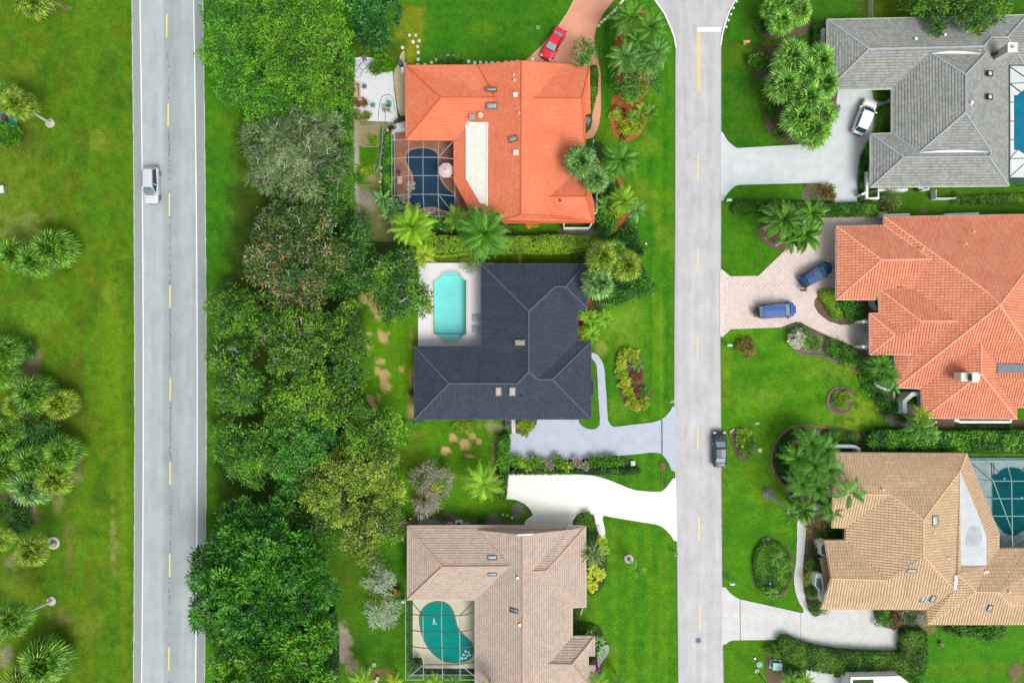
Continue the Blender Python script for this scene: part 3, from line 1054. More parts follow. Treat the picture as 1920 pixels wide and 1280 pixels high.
ribbon('path_ring',smooth_open(arc,4),0.28,0.09,mat('cream_ring',(0.52,0.50,0.36),0.85,var=0.1),h=0.06,kind='structure')
forecourt = [(1592,609.5),(1612,599),(1632,595),(1632,657),(1612,656),(1594,646),(1589.5,636),(1588.5,620)]
o = sheet('forecourt',forecourt,0.084,mat('forecourt_bed',(0.36,0.34,0.30),0.9,var=0.1))
diamond_field(forecourt,0.084,0.50,o,(mat('grey_paver',(0.34,0.32,0.29),0.85,tint=0.08),mat('light_paver',(0.66,0.60,0.58),0.85,tint=0.05)),th=0.012)
# planting beds
M_mulch = mat('brown_mulch',(0.085,0.060,0.040),0.95,col2=(0.16,0.115,0.07),scale=6,bump=0.8,fine=0.3)
M_mulchgrey = mat('grey_mulch',(0.20,0.175,0.14),0.95,col2=(0.11,0.10,0.07),scale=5,bump=0.8,fine=0.3)
M_mulchred = mat('orange_mulch',(0.42,0.115,0.025),0.95,col2=(0.30,0.09,0.03),scale=5,bump=0.8,fine=0.2)
M_gravel = mat('tan_gravel',(0.52,0.42,0.27),0.95,col2=(0.36,0.31,0.19),scale=4,bump=0.6,fine=0.2)
M_undergrowth = mat('undergrowth',(0.045,0.09,0.015),0.95,col2=(0.03,0.055,0.012),scale=3,bump=0.8,fine=0.4)
BEDS = [
 ([(1155,62),(1190,15),(1225,45),(1228,110),(1215,170),(1200,184),(1196,176),(1166,172),(1154,140)],M_mulchred,5),
 ([(1151,180),(1180,176),(1206,190),(1213,205),(1214,225),(1205,245),(1190,260),(1172,266),(1155,256),(1146,240),(1144,212)],M_mulchred,5),
 ([(1112,270),(1128,268),(1150,300),(1165,335),(1172,360),(1180,395),(1178,420),(1145,446),(1120,440),(1116,400),(1112,360),(1108,300)],M_undergrowth,5),
 ([(1152,326),(1162,332),(1172,352),(1164,350)],M_mulchred,3),
 ([(1172,396),(1176,404),(1158,432),(1146,440),(1150,428)],M_mulchred,3),
 ([(1118,304),(1128,306),(1126,316),(1116,314)],M_mulchred,3),
 ([(1106,125),(1121,124),(1122.3,145),(1119,180),(1110,212),(1106,243),(1097,250),(1094,130)],M_undergrowth,0),
 ([(1052,428),(1120,428),(1122,440),(1100,444),(1054,442)],M_mulchgrey,3),
 ([(1083,583),(1092,583),(1094,640),(1083,640)],M_mulchred,0),
 ([(1103,556),(1112,556),(1113,576),(1103,578)],M_mulchred,2),
 ([(1155,670),(1165,656),(1190,655),(1202,670),(1206,690),(1206,715),(1220,735),(1212,765),(1190,770),(1170,755),(1158,715)],M_mulch,4),
 ([(1100,500),(1160,478),(1204,496),(1212,538),(1174,564),(1125,568),(1102,556)],M_undergrowth,4),
 ([(966,812),(1006,796),(1004,786),(960,786)],M_mulch,0),
 ([(938,812),(956,812),(956,858),(1060,860),(1160,855),(1190,868),(1200,888),(1120,890),(950,887),(935,930),(925,900)],M_undergrowth,3),
 ([(1073,985),(1076,974),(1089,963),(1105,962),(1113,970),(1114,981),(1120,1000),(1134,1010),(1138,1060),(1130,1100),(1100,1110),(1097,985)],M_undergrowth,3),
 ([(1073,1138),(1093,1138),(1085,1165),(1095,1172),(1122,1172),(1132,1190),(1142,1215),(1130,1245),(1122,1290),(1095,1290),(1073,1195)],M_undergrowth,3),
 ([(766,975),(800,975),(820,966),(830,958),(842,960),(860,970),(900,974),(990,982),(984,990),(766,990)],M_mulchgrey,4),
 ([(968,950),(978,948),(980,962),(970,968),(962,960)],M_mulchgrey,4),
 # right of the street
 ([(1424,40),(1440,5),(1500,-10),(1520,20),(1515,60),(1480,74),(1440,72),(1425,62)],M_mulch,4),
 ([(1402,105),(1420,92),(1480,80),(1560,110),(1568,190),(1553,240),(1520,264),(1465,266),(1448,252),(1434,235),(1432,190),(1428,150),(1410,135)],M_mulch,5),
 ([(1525,90),(1540,42),(1552,42),(1552,110),(1530,108)],M_undergrowth,2),
 ([(1639,168),(1675,166),(1675,190),(1655,191),(1640,183)],M_undergrowth,2),
 ([(1642,206),(1650,198),(1675,194),(1675,252),(1640,250)],M_undergrowth,2),
 ([(1628,266),(1635,255),(1640,350),(1650,378),(1613,380),(1611,340),(1616,292)],M_undergrowth,2),
 ([(1512,344),(1545,347),(1562,360),(1565,382),(1505,382)],M_mulchgrey,3),
 ([(1376,378),(1440,374),(1645,380),(1645,404),(1540,404),(1480,402),(1376,402)],M_undergrowth,3),
 ([(1420,430),(1470,395),(1500,400),(1504,440),(1478,468),(1440,462)],M_mulch,4),
 ([(1528,574),(1528,562),(1536,551),(1550,544),(1575,542),(1640,556),(1640,595),(1612,599),(1595,608),(1577,608),(1553,600),(1535,586)],M_mulch,4),
 ([(1500,603),(1514,609),(1558,631),(1590,645),(1586,650),(1540,634),(1500,618),(1490,608)],M_mulch,3),
 ([(1478,610),(1500,612),(1540,630),(1590,650),(1640,664),(1680,690),(1690,740),(1740,790),(1720,820),(1670,800),(1655,760),(1630,720),(1610,696),(1575,678),(1545,664),(1500,660),(1478,640)],M_mulchgrey,4),
 ([(1553,745),(1560,732),(1575,725),(1598,728),(1600,750),(1592,770),(1570,775),(1556,765)],M_mulch,4),
 ([(1367,812),(1378,806),(1405,806),(1416,828),(1412,852),(1396,864),(1382,858),(1372,830)],M_mulch,4),
 ([(1446,860),(1456,826),(1480,802),(1500,796),(1560,800),(1620,812),(1640,830),(1640,852),(1565,852),(1565,985),(1560,1010),(1546,1012),(1540,1140),(1520,1148),
  (1511,1120),(1507,1080),(1512,1000),(1500,975),(1482,945),(1464,905),(1450,888)],M_mulch,3),
 ([(1411,1060),(1416,1030),(1434,1012),(1465,1018),(1484,1040),(1488,1075),(1480,1100),(1460,1120),(1436,1118),(1420,1100)],M_mulch,4),
 ([(1430,925),(1438,916),(1450,918),(1452,928),(1442,935),(1432,932)],M_mulchgrey,4),
 ([(1637,1141),(1745,1141),(1738,1168),(1722,1176),(1690,1178),(1660,1174),(1640,1160)],M_mulchgrey,3),
 ([(1437,1230),(1462,1228),(1470,1250),(1470,1280),(1440,1280)],M_mulch,3),
 ([(1762,1170),(1880,1170),(1878,1196),(1840,1198),(1800,1190),(1770,1182)],M_undergrowth,3),
 ([(1640,800),(2000,800),(2000,850),(1640,850)],M_undergrowth,0),
 ([(1735,785),(1910,786),(1905,802),(1740,800)],M_mulch,2),
 ([(655,455),(760,455),(795,470),(800,492),(700,500),(650,480)],M_undergrowth,4),
 ([(748,408),(860,404),(940,418),(955,440),(800,445),(745,440)],M_undergrowth,4),
 ([(718,262),(735,250),(735,370),(716,366)],M_undergrowth,0),
]
for k,(pts,m,sm_) in enumerate(BEDS):
 o = sheet('planting_bed',pts,0.035 + 0.002 * (k % 7),m,'structure',smooth=sm_,depth=0.1)
 # loose, uneven rim
# gravel yard of the orange house
yard = [(660,110),(680,106),(703,109),(701,124),(698.6,138),(715,137),(736,134),(739,170),(743,199),(745.5,220),(753,224),(762,226),(762,262),(735,262),(735,246),(744,240),(741,229),(700,227),(658.8,226),(659,160)]
M_yard = mat('white_gravel',(0.64,0.66,0.69),0.95,col2=(0.54,0.56,0.59),scale=8,bump=0.5,fine=0.12)
sheet('gravel_yard',yard,0.05,M_yard,label='white gravel yard beside the orange house')
sheet('gravel_strip',[(757,95),(759,112),(758,214),(753,219),(746,205),(741,170),(738,140),(747,118),(750,105)],0.045,M_gravel,smooth=3)
sheet('wall_base_path',[(757,118),(762,118),(762,222),(757,218)],0.05,mat('grey_strip',(0.52,0.50,0.46),0.9,var=0.1))
# stone line beside the salmon driveway
sheet('concrete_pad',[(1001,108),(996.5,108),(996.5,118),(1001,118)],0.08,M_white)
sheet('concrete_path',[(959,784),(967,784),(966.5,812),(959.5,812)],0.07,mat('path_grey',(0.60,0.56,0.52),0.9,var=0.06))
sheet('concrete_path',[(1644,398),(1664,396),(1664,424),(1646,424)],0.08,mat('green_grey_concrete',(0.50,0.54,0.46),0.9,var=0.06))
sheet('concrete_path',[(1566,850),(1572,980),(1552,984),(1543,968),(1551,940),(1552,905)],0.05,mat('path_pale',(0.50,0.50,0.46),0.9,var=0.08))
sheet('garden_path',[(1506,952),(1530,944),(1536,955),(1518,968),(1512,985),(1496,985),(1498,965)],0.052,mat('path_pale',(0.5,0.5,0.46)),smooth=3)
sheet('concrete_path',[(790,970),(815,974),(845,978),(880,978),(884,988),(780,988)],0.06,mat('damp_concrete',(0.33,0.34,0.31),0.9,var=0.15),smooth=0)
sheet('concrete_path',[(1126,1215),(1136,1208),(1142,1212),(1140,1225),(1128,1242),(1122,1250),(1120,1230)],0.07,mat('damp_concrete',(0.33,0.34,0.31)),smooth=3)
ribbon('bed_edging',smooth_open([(1092,1140),(1088,1152),(1084,1163),(1088,1170),(1102,1170)],4),0.22,0.08,mat('pale_edging',(0.50,0.48,0.42),0.9,var=0.1),kind='structure')
ribbon('bed_edging',smooth_open([(1113,262),(1112.5,275),(1114,287),(1119,298),(1127,307),(1134,312)],4),0.16,0.10,mat('white_edging',(0.68,0.66,0.58),0.9,var=0.1),kind='structure')
M_darkedge = mat('dark_edging',(0.16,0.13,0.10),0.95,var=0.3,scale=4)
ribbon('bed_edging',smooth_open([(1450,888),(1446,860),(1456,826),(1480,802),(1500,797),(1535,799),(1560,803),(1600,811)],4),0.28,0.085,mat('brown_edging',(0.20,0.13,0.075),0.95,var=0.2),kind='structure')
ribbon('bed_edging',smooth_open([(1478,640),(1500,662),(1545,668),(1580,684),(1608,698),(1630,722),(1650,760),(1662,790)],4),0.25,0.085,M_darkedge,kind='structure')
ribbon('bed_edging',smooth_open([(1556,768),(1552,750),(1559,733),(1572,726)],4),0.30,0.085,M_darkedge,kind='structure')
ribbon('bed_edging',smooth_open([(1558,768),(1568,775),(1585,776)],4),0.25,0.085,M_darkedge,kind='structure')
ribbon('bed_edging',smooth_open([(1431,1016),(1420,1034),(1411,1060),(1413,1085),(1424,1105),(1430,1114)],4),0.14,0.085,M_darkedge,kind='structure')
ribbon('trench',[(1242.5,884),(1240.5,919)],0.10,0.045,M_darkedge,kind='structure')
# ------------------------------------------------------------------ houses
def tile_cells(style,pu,pv,u0,u1,v0,v1,rg):
 """tiles in roof coordinates: u along the eave, v up the slope; z is the relief above the deck"""
 V,F,T = [],[],[]
 iu0,iu1 = int(math.floor(u0 / pu)) - 1,int(math.ceil(u1 / pu)) + 1
 iv0,iv1 = int(math.floor(v0 / pv)),int(math.ceil(v1 / pv)) + 1
 if style == 'barrel':
  us = (0.0,.12,.34,.60,.82,.96)
  hs = (0.0,.065,.095,.065,.01,.0)
  k = len(us)
  for j in range(iv0,iv1):
   for i in range(iu0,iu1):
    b = len(V)
    ju = rg.uniform(-.006,.006)
    t = rg.random()
    for vv,dz in ((0.0,0.036),(0.96,0.012)):
     for a,h in zip(us,hs):
      V.append(((i + a) * pu + ju,(j + vv) * pv,h + dz + 0.01))
    for a,h in zip(us,hs):
     V.append(((i + a) * pu + ju,j * pv - 0.002,h * 0.5 - 0.03))
    for q in range(k - 1):
     F.append((b + q,b + q + 1,b + k + q + 1,b + k + q))
     F.append((b + 2 * k + q,b + 2 * k + q + 1,b + q + 1,b + q))
     T += [t,t]
 else:
  gap = 0.008 if style == 'flat' else 0.03
  lip = 0.035 if style == 'flat' else 0.05
  for j in range(iv0,iv1):
   off = 0.5 * (j % 2) * pu if style != 'grid' else 0
   for i in range(iu0,iu1):
    b = len(V)
    t = rg.random()
    dz = rg.uniform(-.004,.004)
    a0,a1 = i * pu + off + gap / 2,(i + 1) * pu + off - gap / 2
    c0,c1 = j * pv,(j + 1) * pv - (0.045 if style == 'flat' else 0.012)
    if style == 'grid':
     am = (a0 + a1) / 2
     V += [(a0,c0,lip),(am,c0,lip + .03),(a1,c0,lip),(a1,c1,.008),(am,c1,.035),(a0,c1,.008),(a0,c0 - .002,-.03),(a1,c0 - .002,-.03)]
     F += [(b,b + 1,b + 4,b + 5),(b + 1,b + 2,b + 3,b + 4),(b + 6,b + 7,b + 2,b + 1,b)]
     T += [t,t,t]
    else:
     V += [(a0,c0,lip + dz),(a1,c0,lip + dz),(a1,c1,.008 + dz),(a0,c1,.008 + dz),(a0,c0 - .002,-.03),(a1,c0 - .002,-.03)]
     F += [(b,b + 1,b + 2,b + 3),(b + 4,b + 5,b + 1,b)]
     T += [t,t]
 return V,F,T
def offset_poly(w,d):
 """inset of a counter-clockwise outline by d"""
 n = len(w)
 out = []
 for i in range(n):
  a,b,c = (Vector(w[(i + k) % n][:2]) for k in (-1,0,1))
  e1,e2 = (b - a),(c - b)
  if e1.length < 1e-6 or e2.length < 1e-6:
   out.append(b)
   continue
  e1.normalize()
  e2.normalize()
  n1,n2 = Vector((-e1.y,e1.x)),Vector((-e2.y,e2.x))
  m = n1 + n2
  if m.length < 0.3:
   out.append(b + n1 * d)
   continue
  m.normalize()
  out.append(b + m * min(d / max(m.dot(n1),0.35),d * 2))
 return out
def house(name,label,pts,faces,outline,style,pu,pv,m_tile,m_cap,m_fascia,m_wall,extra=(),cap_w=0.13,m_deck=None,seed=1,valley=None):
 W = {k: P(*v) for k,v in pts.items()}
 base = sum((W[k] for k in outline),Vector()) / len(outline)
 root = empty(name,(base.x,base.y,0),label,'house','houses with tiled hip roofs')
 off = Vector((base.x,base.y,0))
 rg = random.Random(seed)
 roofbm = bmesh.new()
 roofbm.faces.layers.float.new('tint')
 deck = MB()
 for fn in faces:
  poly = [W[k] for k in fn]
  e = (poly[1] - poly[0])
  e.z = 0
  u = e.normalized()
  v = Vector((-u.y,u.x,0))
  cen = sum(poly,Vector()) / len(poly)
  if (cen - poly[0]).dot(v) < 0:
   v = -v
   u = -u
  o = poly[0].copy()
  o.z = 0
  uv = [((p - o).dot(u),(p - o).dot(v)) for p in poly]
  tris = tessellate_polygon([[Vector((a,b,0)) for a,b in uv]])
  for t in tris:
   T = [uv[i] for i in t]
   Z = [poly[i].z for i in t]
   if area2(T) < 0:
    T,Z = T[::-1],Z[::-1]
   A = area2(T)
   if abs(A) < 0.02:
    continue
   deck.poly([o + u * a + v * b + Vector((0,0,z - 0.03)) - off for (a,b),z in zip(T,Z)])
   cells = tile_cells(style,pu,pv,min(p[0] for p in T),max(p[0] for p in T),min(p[1] for p in T),max(p[1] for p in T),rg)
   me = bpy.data.meshes.new('t')
   me.from_pydata(cells[0],[],cells[1])
   at = me.attributes.new('tint','FLOAT','FACE')
   at.data.foreach_set('value',np.array(cells[2],dtype=np.float32))
   bm = bmesh.new()
   bm.from_mesh(me)
   bpy.data.meshes.remove(me)
   for i in range(3):
    a,b = T[i],T[(i + 1) % 3]
    bmesh.ops.bisect_plane(bm,geom=bm.verts[:] + bm.edges[:] + bm.faces[:],plane_co=(a[0],a[1],0),plane_no=(b[1] - a[1],-(b[0] - a[0]),0),clear_outer=True,dist=1e-5)
   tmp = bpy.data.meshes.new('t2')
   bm.to_mesh(tmp)
   bm.free()
   nv = len(tmp.vertices)
   if nv:
    co = np.empty(nv * 3,np.float32)
    tmp.vertices.foreach_get('co',co)
    co = co.reshape(-1,3).astype(float)
    (x0,y0),(x1,y1),(x2,y2) = T
    d = (y1 - y2) * (x0 - x2) + (x2 - x1) * (y0 - y2)
    l0 = ((y1 - y2) * (co[:,0] - x2) + (x2 - x1) * (co[:,1] - y2)) / d
    l1 = ((y2 - y0) * (co[:,0] - x2) + (x0 - x2) * (co[:,1] - y2)) / d
    z = l0 * Z[0] + l1 * Z[1] + (1 - l0 - l1) * Z[2] + co[:,2]
    w = np.stack([o.x - off.x + u.x * co[:,0] + v.x * co[:,1],o.y - off.y + u.y * co[:,0] + v.y * co[:,1],z],1)
    tmp.vertices.foreach_set('co',w.astype(np.float32).ravel())
    roofbm.from_mesh(tmp)
   bpy.data.meshes.remove(tmp)
 rm = bpy.data.meshes.new('roof_tiles')
 roofbm.to_mesh(rm)
 roofbm.free()
 roof = deck.build('roof',m_deck or m_tile,root)
 ro = obj('roof_tiles',rm,m_tile,roof)
 ro['kind'] = 'stuff'
 # ridge caps along convex edges, metal strips in the valleys
 edges = {}
 for fi,fn in enumerate(faces):
  for i in range(len(fn)):
   k = tuple(sorted((fn[i],fn[(i + 1) % len(fn)])))
   edges.setdefault(k,[]).append(fi)
 cap = MB()
 val = MB()
 lines = []
 for (a,b),fs in edges.items():
  if len(fs) != 2:
   continue
  A,B = W[a],W[b]
  c = [sum((W[k] for k in faces[f]),Vector()) / len(faces[f]) for f in fs]
  nrm = (B - A).cross(c[0] - A)
  if nrm.z < 0:
   nrm = -nrm
  s = (c[1] - A).dot(nrm.normalized())
  if s < -0.45:
   lines.append((A,B))
  elif s > 0.05 and valley:
   val.beam(A + Vector((0,0,.03)) - off,B + Vector((0,0,.03)) - off,0.14,0.05)
 for a,b in extra:
  lines.append((W[a],W[b]))
 for A,B in lines:
  L = (B - A).length
  n = max(int(L / 0.42),1)
  t = (B - A) / n
  for i in range(n):
   p = A + t * i + Vector((0,0,.05)) - off
   q = A + t * (i + 1.06) + Vector((0,0,.03)) - off
   cap.tube([p,q],[cap_w,cap_w * 0.86],7,cap=True)
 if cap.v:
  c = cap.build('ridge_caps',m_cap,roof)
  c['kind'] = 'stuff'
 if val.v:
  val.build('valley_strip',valley,roof)
 # fascia and gutter under the eaves
 ol = [W[k] for k in outline]
 if area2(ol) < 0:
  ol = ol[::-1]
 fa = MB()
 n = len(ol)
 outer = offset_poly(ol,-0.05)
 for i in range(n):
  a,b = ol[i],ol[(i + 1) % n]
  a2,b2 = outer[i],outer[(i + 1) % n]
  k = len(fa.v)
  for p,p2 in ((a,a2),(b,b2)):
   for q,dz in ((p,-.20),(p2,-.20),(p2,.0),(p,.0)):
    fa.v.append((q.x - off.x,q.y - off.y,p.z + dz))
  for s in range(4):
   fa.f.append((k + s,k + 4 + s,k + 4 + (s + 1) % 4,k + (s + 1) % 4))
 fa.build('fascia',m_fascia,root)
 inner = offset_poly(ol,1.0)
 wa = MB()
 for i in range(n):
  j = (i + 1) % n
  a,b = inner[i],inner[j]
  za,zb = max(ol[i].z - 0.15,2.4),max(ol[j].z - 0.15,2.4)
  wa.poly([(a.x - off.x,a.y - off.y,0),(b.x - off.x,b.y - off.y,0),(b.x - off.x,b.y - off.y,zb),(a.x - off.x,a.y - off.y,za)])
 wa.build('wall',m_wall,root)
 # windows in the long walls
 if 'house_window_frame' not in bpy.data.meshes:
  mb = MB()
  for z,d in ((0.9,.08),(2.1,.08)):
   mb.box((0,0,z),(1.4,0.08,d))
  for x in (-.66,.66):
   mb.box((x,0,1.5),(.08,.07,1.2))
  mb.mesh('house_window_frame').materials.append(M_white)
  MB().box((0,0,1.5),(1.3,0.03,1.2)).mesh('house_window_pane').materials.append(M_glass)
 for i in range(n):
  a,b = inner[i],inner[(i + 1) % n]
  L = (b - a).length
  if L < 3.2:
   continue
  d = (b - a).normalized()
  out = Vector((d.y,-d.x))
  cnt = int(L / 3.6)
  for k in range(cnt):
   p = a + d * (L * (k + .5) / cnt) + out * 0.02
   if not (-78 < p.x < 78 and -52 < p.y < 52):
    continue
   ang = math.atan2(d.y,d.x)
   fr = obj('window',bpy.data.meshes['house_window_frame'],None,root,(p.x - off.x,p.y - off.y,0),(0,0,ang))
   obj('pane',bpy.data.meshes['house_window_pane'],None,fr)
 root['_off'] = (off.x,off.y)
 return root,W,off
M_skyframe = mat('skylight_frame',(0.10,0.09,0.075),0.5)
M_skyframe2 = mat('bronze_frame',(0.30,0.24,0.18),0.5)
M_skypane = mat('skylight_pane',(0.50,0.54,0.58),0.12,spec=0.8,coat=0.6)
M_skypane_d = mat('skylight_pane_dark',(0.26,0.29,0.26),0.15,spec=0.8,coat=0.6)
M_skypane_g = mat('skylight_pane_green',(0.36,0.45,0.44),0.12,spec=0.8,coat=0.6)
def slope_frame(n,c):
 q = Vector(n).normalized()
 return q.to_track_quat('Z','Y').to_euler()
def skylight(root,off,px,py,w,h,z,nrm=(0,0,1),rz=0.0,mf=None,mp=None):
 """dome or flat roof window; w, h in pixels; nrm the slope of the roof"""
 c = P(px,py,z) - off
 w,h = w / S * (H - z) / H,h / S * (H - z) / H
 n = Vector(nrm).normalized()
 xa = Vector((math.cos(rz),math.sin(rz),0))
 xa = (xa - n * xa.dot(n)).normalized()
 ya = n.cross(xa)
 M = Matrix((xa,ya,n)).transposed().to_4x4()
 fr = MB()
 t = 0.09
 fr.box((0,h / 2 - t / 2,0.08),(w,t,0.22)).box((0,-h / 2 + t / 2,0.08),(w,t,0.22))
 fr.box((w / 2 - t / 2,0,0.079),(t,h - 2 * t,0.218)).box((-w / 2 + t / 2,0,0.079),(t,h - 2 * t,0.218))
 f = fr.build('skylight',mf or M_skyframe,root)
 f.matrix_local = Matrix.Translation(c) @ M
 mb = MB()
 a,b = w / 2 - t,h / 2 - t
 mb.box((0,0,0.10),(2 * a,2 * b,0.06)).box((0,0,0.16),(2 * a * .9,2 * b * .9,0.06),taper=0.6)
 mb.build('pane',mp or M_skypane,f)
 return f
def vent(root,off,px,py,z,r=0.16,h=0.35,m=None,name='vent_pipe',square=False):
 c = P(px,py,z) - off
 mb = MB()
 if square:
  mb.box((c.x,c.y,c.z + h / 2),(r * 2,r * 2,h)).box((c.x,c.y,c.z + h + .03),(r * 2.5,r * 2.5,.06))
 else:
  mb.disc((c.x,c.y,c.z - 0.05),r * 1.7,12,0.06,r * 1.2).disc((c.x,c.y,c.z),r,12,h).disc((c.x,c.y,c.z + h),r * 1.3,12,0.05)
 return mb.build(name,m or M_white,root)
# --- orange house
M_orange = mat('orange_roof_tile',(0.64,0.168,0.078),0.7,col2=(0.66,0.200,0.105),scale=0.3,tint=0.09,fine=0.09)
M_orangecap = mat('orange_ridge',(0.62,0.125,0.045),0.7,tint=0.0,var=0.08)
M_orangefas = mat('orange_fascia',(0.58,0.13,0.05),0.7,var=0.08)
e = 2.8
A = dict(A=(761,123,e),B=(761,262.5,e),C=(827,183.5,4.6),D=(930,183.3,4.66),N2=(942,413,4.94),E=(895,122.5,3.82),F=(851,263,e),K=(852,340,e),L=(888,405,3.65),
   M=(921,408,4.4),N=(942,418,e),R1=(978,115,5.8),R2=(977,403,5.8),Q=(1063,407,3.7),S3=(1113.5,417,e),X1=(1058,121,e),Y1=(1105,126,e),H1=(1091,185,4.5),
   W1=(1000,185,5.1),Y2=(1106.5,212,e),Y3=(1097,214,2.9),Y4=(1097,272.5,e),V1=(1072,273,e),V2=(1076,326,e),Z1=(1107,330,e),Z2=(1107,362,e),Z3=(1113.5,380,e),
   W2=(1030,369,4.4),H2=(1098,369,4.2))
AF = [['B','A','C'],['A','E','D','C'],['B','F','D','C'],['F','K','L','M','N2','R2','R1','E','D'],
  ['N','S3','Q','R2','N2'],['V1','V2','W2','Q','R2','R1','X1','W1'],['X1','Y1','H1','W1'],['Y1','Y2','Y3','Y4','H1'],['V1','Y4','H1','W1'],
  ['V2','Z1','H2','W2'],['Z1','Z2','Z3','S3','H2'],['S3','Q','W2','H2']]
AO = ['A','B','F','K','L','M','N2','N','S3','Z3','Z2','Z1','V2','V1','Y4','Y3','Y2','Y1','X1','R1','E']
hA,WA,oA = house('orange_house','house with a bright orange tiled roof and a white flat strip beside its screened pool',A,AF,AO,'flat',0.36,0.30,M_orange,M_orangecap,M_orangefas,M_wall,cap_w=0.10,seed=2)
# white membrane roof
zf = lambda x: 2.8 + (x - 852) / 125 * 3.0 + 0.10
fl = [(874.4,230.5),(914,230.5),(913.5,386),(900,381),(874.4,336.5)]
top = [P(x,y,zf(x)) - oA for x,y in fl]
mb = MB()
mb.poly(top)
for i in range(5):
 a,b = top[i],top[(i + 1) % 5]
 mb.poly([a,b,b - Vector((0,0,.4)),a - Vector((0,0,.4))])
M_membrane = mat('white_membrane',(0.80,0.79,0.72),0.7,col2=(0.68,0.66,0.58),scale=1.6,var=0.05)
mb.build('flat_roof',M_membrane,hA)
mb = MB()
for i in (0,1,4):
 a,b = top[i],top[(i + 1) % 5]
 mb.beam(a + Vector((0,0,.05)),b + Vector((0,0,.05)),0.14,0.10)
mb.build('flat_roof_edge',M_white,hA)
sl = (-0.33,0,1)
skylight(hA,oA,922,168.8,20,8.5,5.05,(0,.2,1),0,mf=M_skyframe,mp=M_skypane_d)
skylight(hA,oA,922.3,199,20,11,4.75,(0,-.25,1),0,mf=M_skyframe,mp=M_skypane_d)
skylight(hA,oA,962.5,261,17,11,5.5,sl,0.12,mf=M_skyframe,mp=M_skypane_d)
M_orangevent = mat('peach_vent',(0.72,0.42,0.32),0.6)
for x,y,z in ((963.8,141.5,5.5),(964.6,151.5,5.5),(973.5,213.3,5.7)):
 vent(hA,oA,x,y,z,0.12,0.25,M_orangevent)
vent(hA,oA,966.6,178.6,5.5,0.22,0.12,mat('white_cap',(0.75,0.68,0.62),0.5),'roof_vent',True)
vent(hA,oA,967.3,286.8,5.6,0.28,0.15,mat('peach_hatch',(0.72,0.50,0.42),0.6),'roof_hatch',True)
vent(hA,oA,900.8,216,4.3,0.22,0.3,M_orangevent)
vent(hA,oA,1050,376,4.3,0.09,0.3,M_dark)
c = P(885.5,221.5,3.9) - oA
MB().box((c.x,c.y,c.z),(0.62,0.62,0.7)).box((c.x,c.y,c.z + .40),(0.72,0.72,0.10)).build('chimney',mat('grey_chimney',(0.30,0.28,0.24),0.8),hA)
M_junk = mat('dark_ridge_unit',(0.20,0.15,0.16),0.8,var=0.3,scale=6)
c = P(1101.5,225.5,2.2) - oA
MB().disc((c.x,c.y,0),0.42,14,2.3).build('entry_column',M_junk,hA)
# --- black house
M_blackt = mat('black_roof_tile',(0.038,0.056,0.080),0.7,col2=(0.031,0.046,0.068),scale=0.5,tint=0.16,fine=0.08,spec=0.25)
M_blackcap = mat('black_ridge',(0.070,0.088,0.112),0.7,var=0.05,spec=0.4)
B = dict(a=(902,495,e),b=(1098,495,e),c=(1060,537,3.95),d=(1041,537,3.95),f=(991,583,5.1),g=(1101,577,e),h=(1083,583,e),i=(1083,639,e),j=(1108,640,e),j1=(1109,712,e),j2=(1113,712.5,e),
   j3=(1113,739,e),j4=(1109,739.5,e),k=(1108.5,785.5,e),l=(777,785.5,e),m=(777.3,649.5,e),n=(902,648.5,e),o=(841.5,718.5,4.5),p=(970,718.3,4.5),q=(991,696.5,5.1),r=(1009,711,4.62),s=(1035,711,4.62))
BF = [['b','a','f','d','c'],['b','g','c'],['h','i','r','q','f','d','c','g'],['i','j','s','r'],['j','j1','j2','j3','j4','k','s'],['l','k','s','r','q','p','o'],
  ['l','m','o'],['m','n','p','o'],['a','n','p','q','f']]
BO = ['a','n','m','l','k','j4','j3','j2','j1','j','i','h','g','b']
hB,WB,oB = house('black_house','house with a black tiled roof round an open turquoise pool',B,BF,BO,'grid',0.24,0.36,M_blackt,M_blackcap,M_blackcap,M_wallwhite,cap_w=0.13,seed=3)
skylight(hB,oB,975.5,642.5,19,10.5,4.75,(-.35,0,1),mf=M_skyframe2,mp=mat('pane_brown',(0.34,0.31,0.27),0.12,spec=0.8,coat=0.6))
skylight(hB,oB,934.7,733,10.5,17,4.2,(0,-.35,1),mf=M_skyframe2,mp=mat('pane_tan',(0.36,0.34,0.31),0.2,spec=0.6))
skylight(hB,oB,960.8,733,11.5,17,4.2,(0,-.35,1),mf=M_skyframe2,mp=mat('pane_tan',(0.36,0.34,0.31),0.2,spec=0.6))
vent(hB,oB,977,742.5,4.1,0.07,0.3,M_black)
# --- beige house
M_beige = mat('beige_roof_tile',(0.47,0.375,0.305),0.8,col2=(0.425,0.35,0.295),scale=0.5,tint=0.10,fine=0.08)
M_beigecap = mat('salmon_ridge',(0.50,0.335,0.255),0.8,var=0.10,scale=2)
Cc = dict(a=(764,985.5,e),b=(764,1123.5,e),c=(829,1062,4.55),d=(956,1061.3,4.5),f=(891,1124,e),g=(891,1400,e),h=(980,1400,5.1),h2=(1073,1400,e),i=(1073,1300,e),j=(980,1003,5.1),
   k=(897.5,994,3.1),l=(1063,994,3.5),m=(1098,986.5,e),a2=(892,985.5,e),l2=(1064,986,e),n=(1099,1137.5,e),o=(1073,1138.5,e),p=(1024.5,1069.5,4.7),q=(999,1070.5,4.7),r=(1073,1192.6,e),s=(1114.7,1192.6,e),
   t=(1114.7,1228.5,e),t1=(1103,1228.5,e),t2=(1103,1248,e),t3=(1115.5,1248,e),u=(1115.5,1300,e),v=(1072,1245,4.3),w=(1030,1244,4.3))
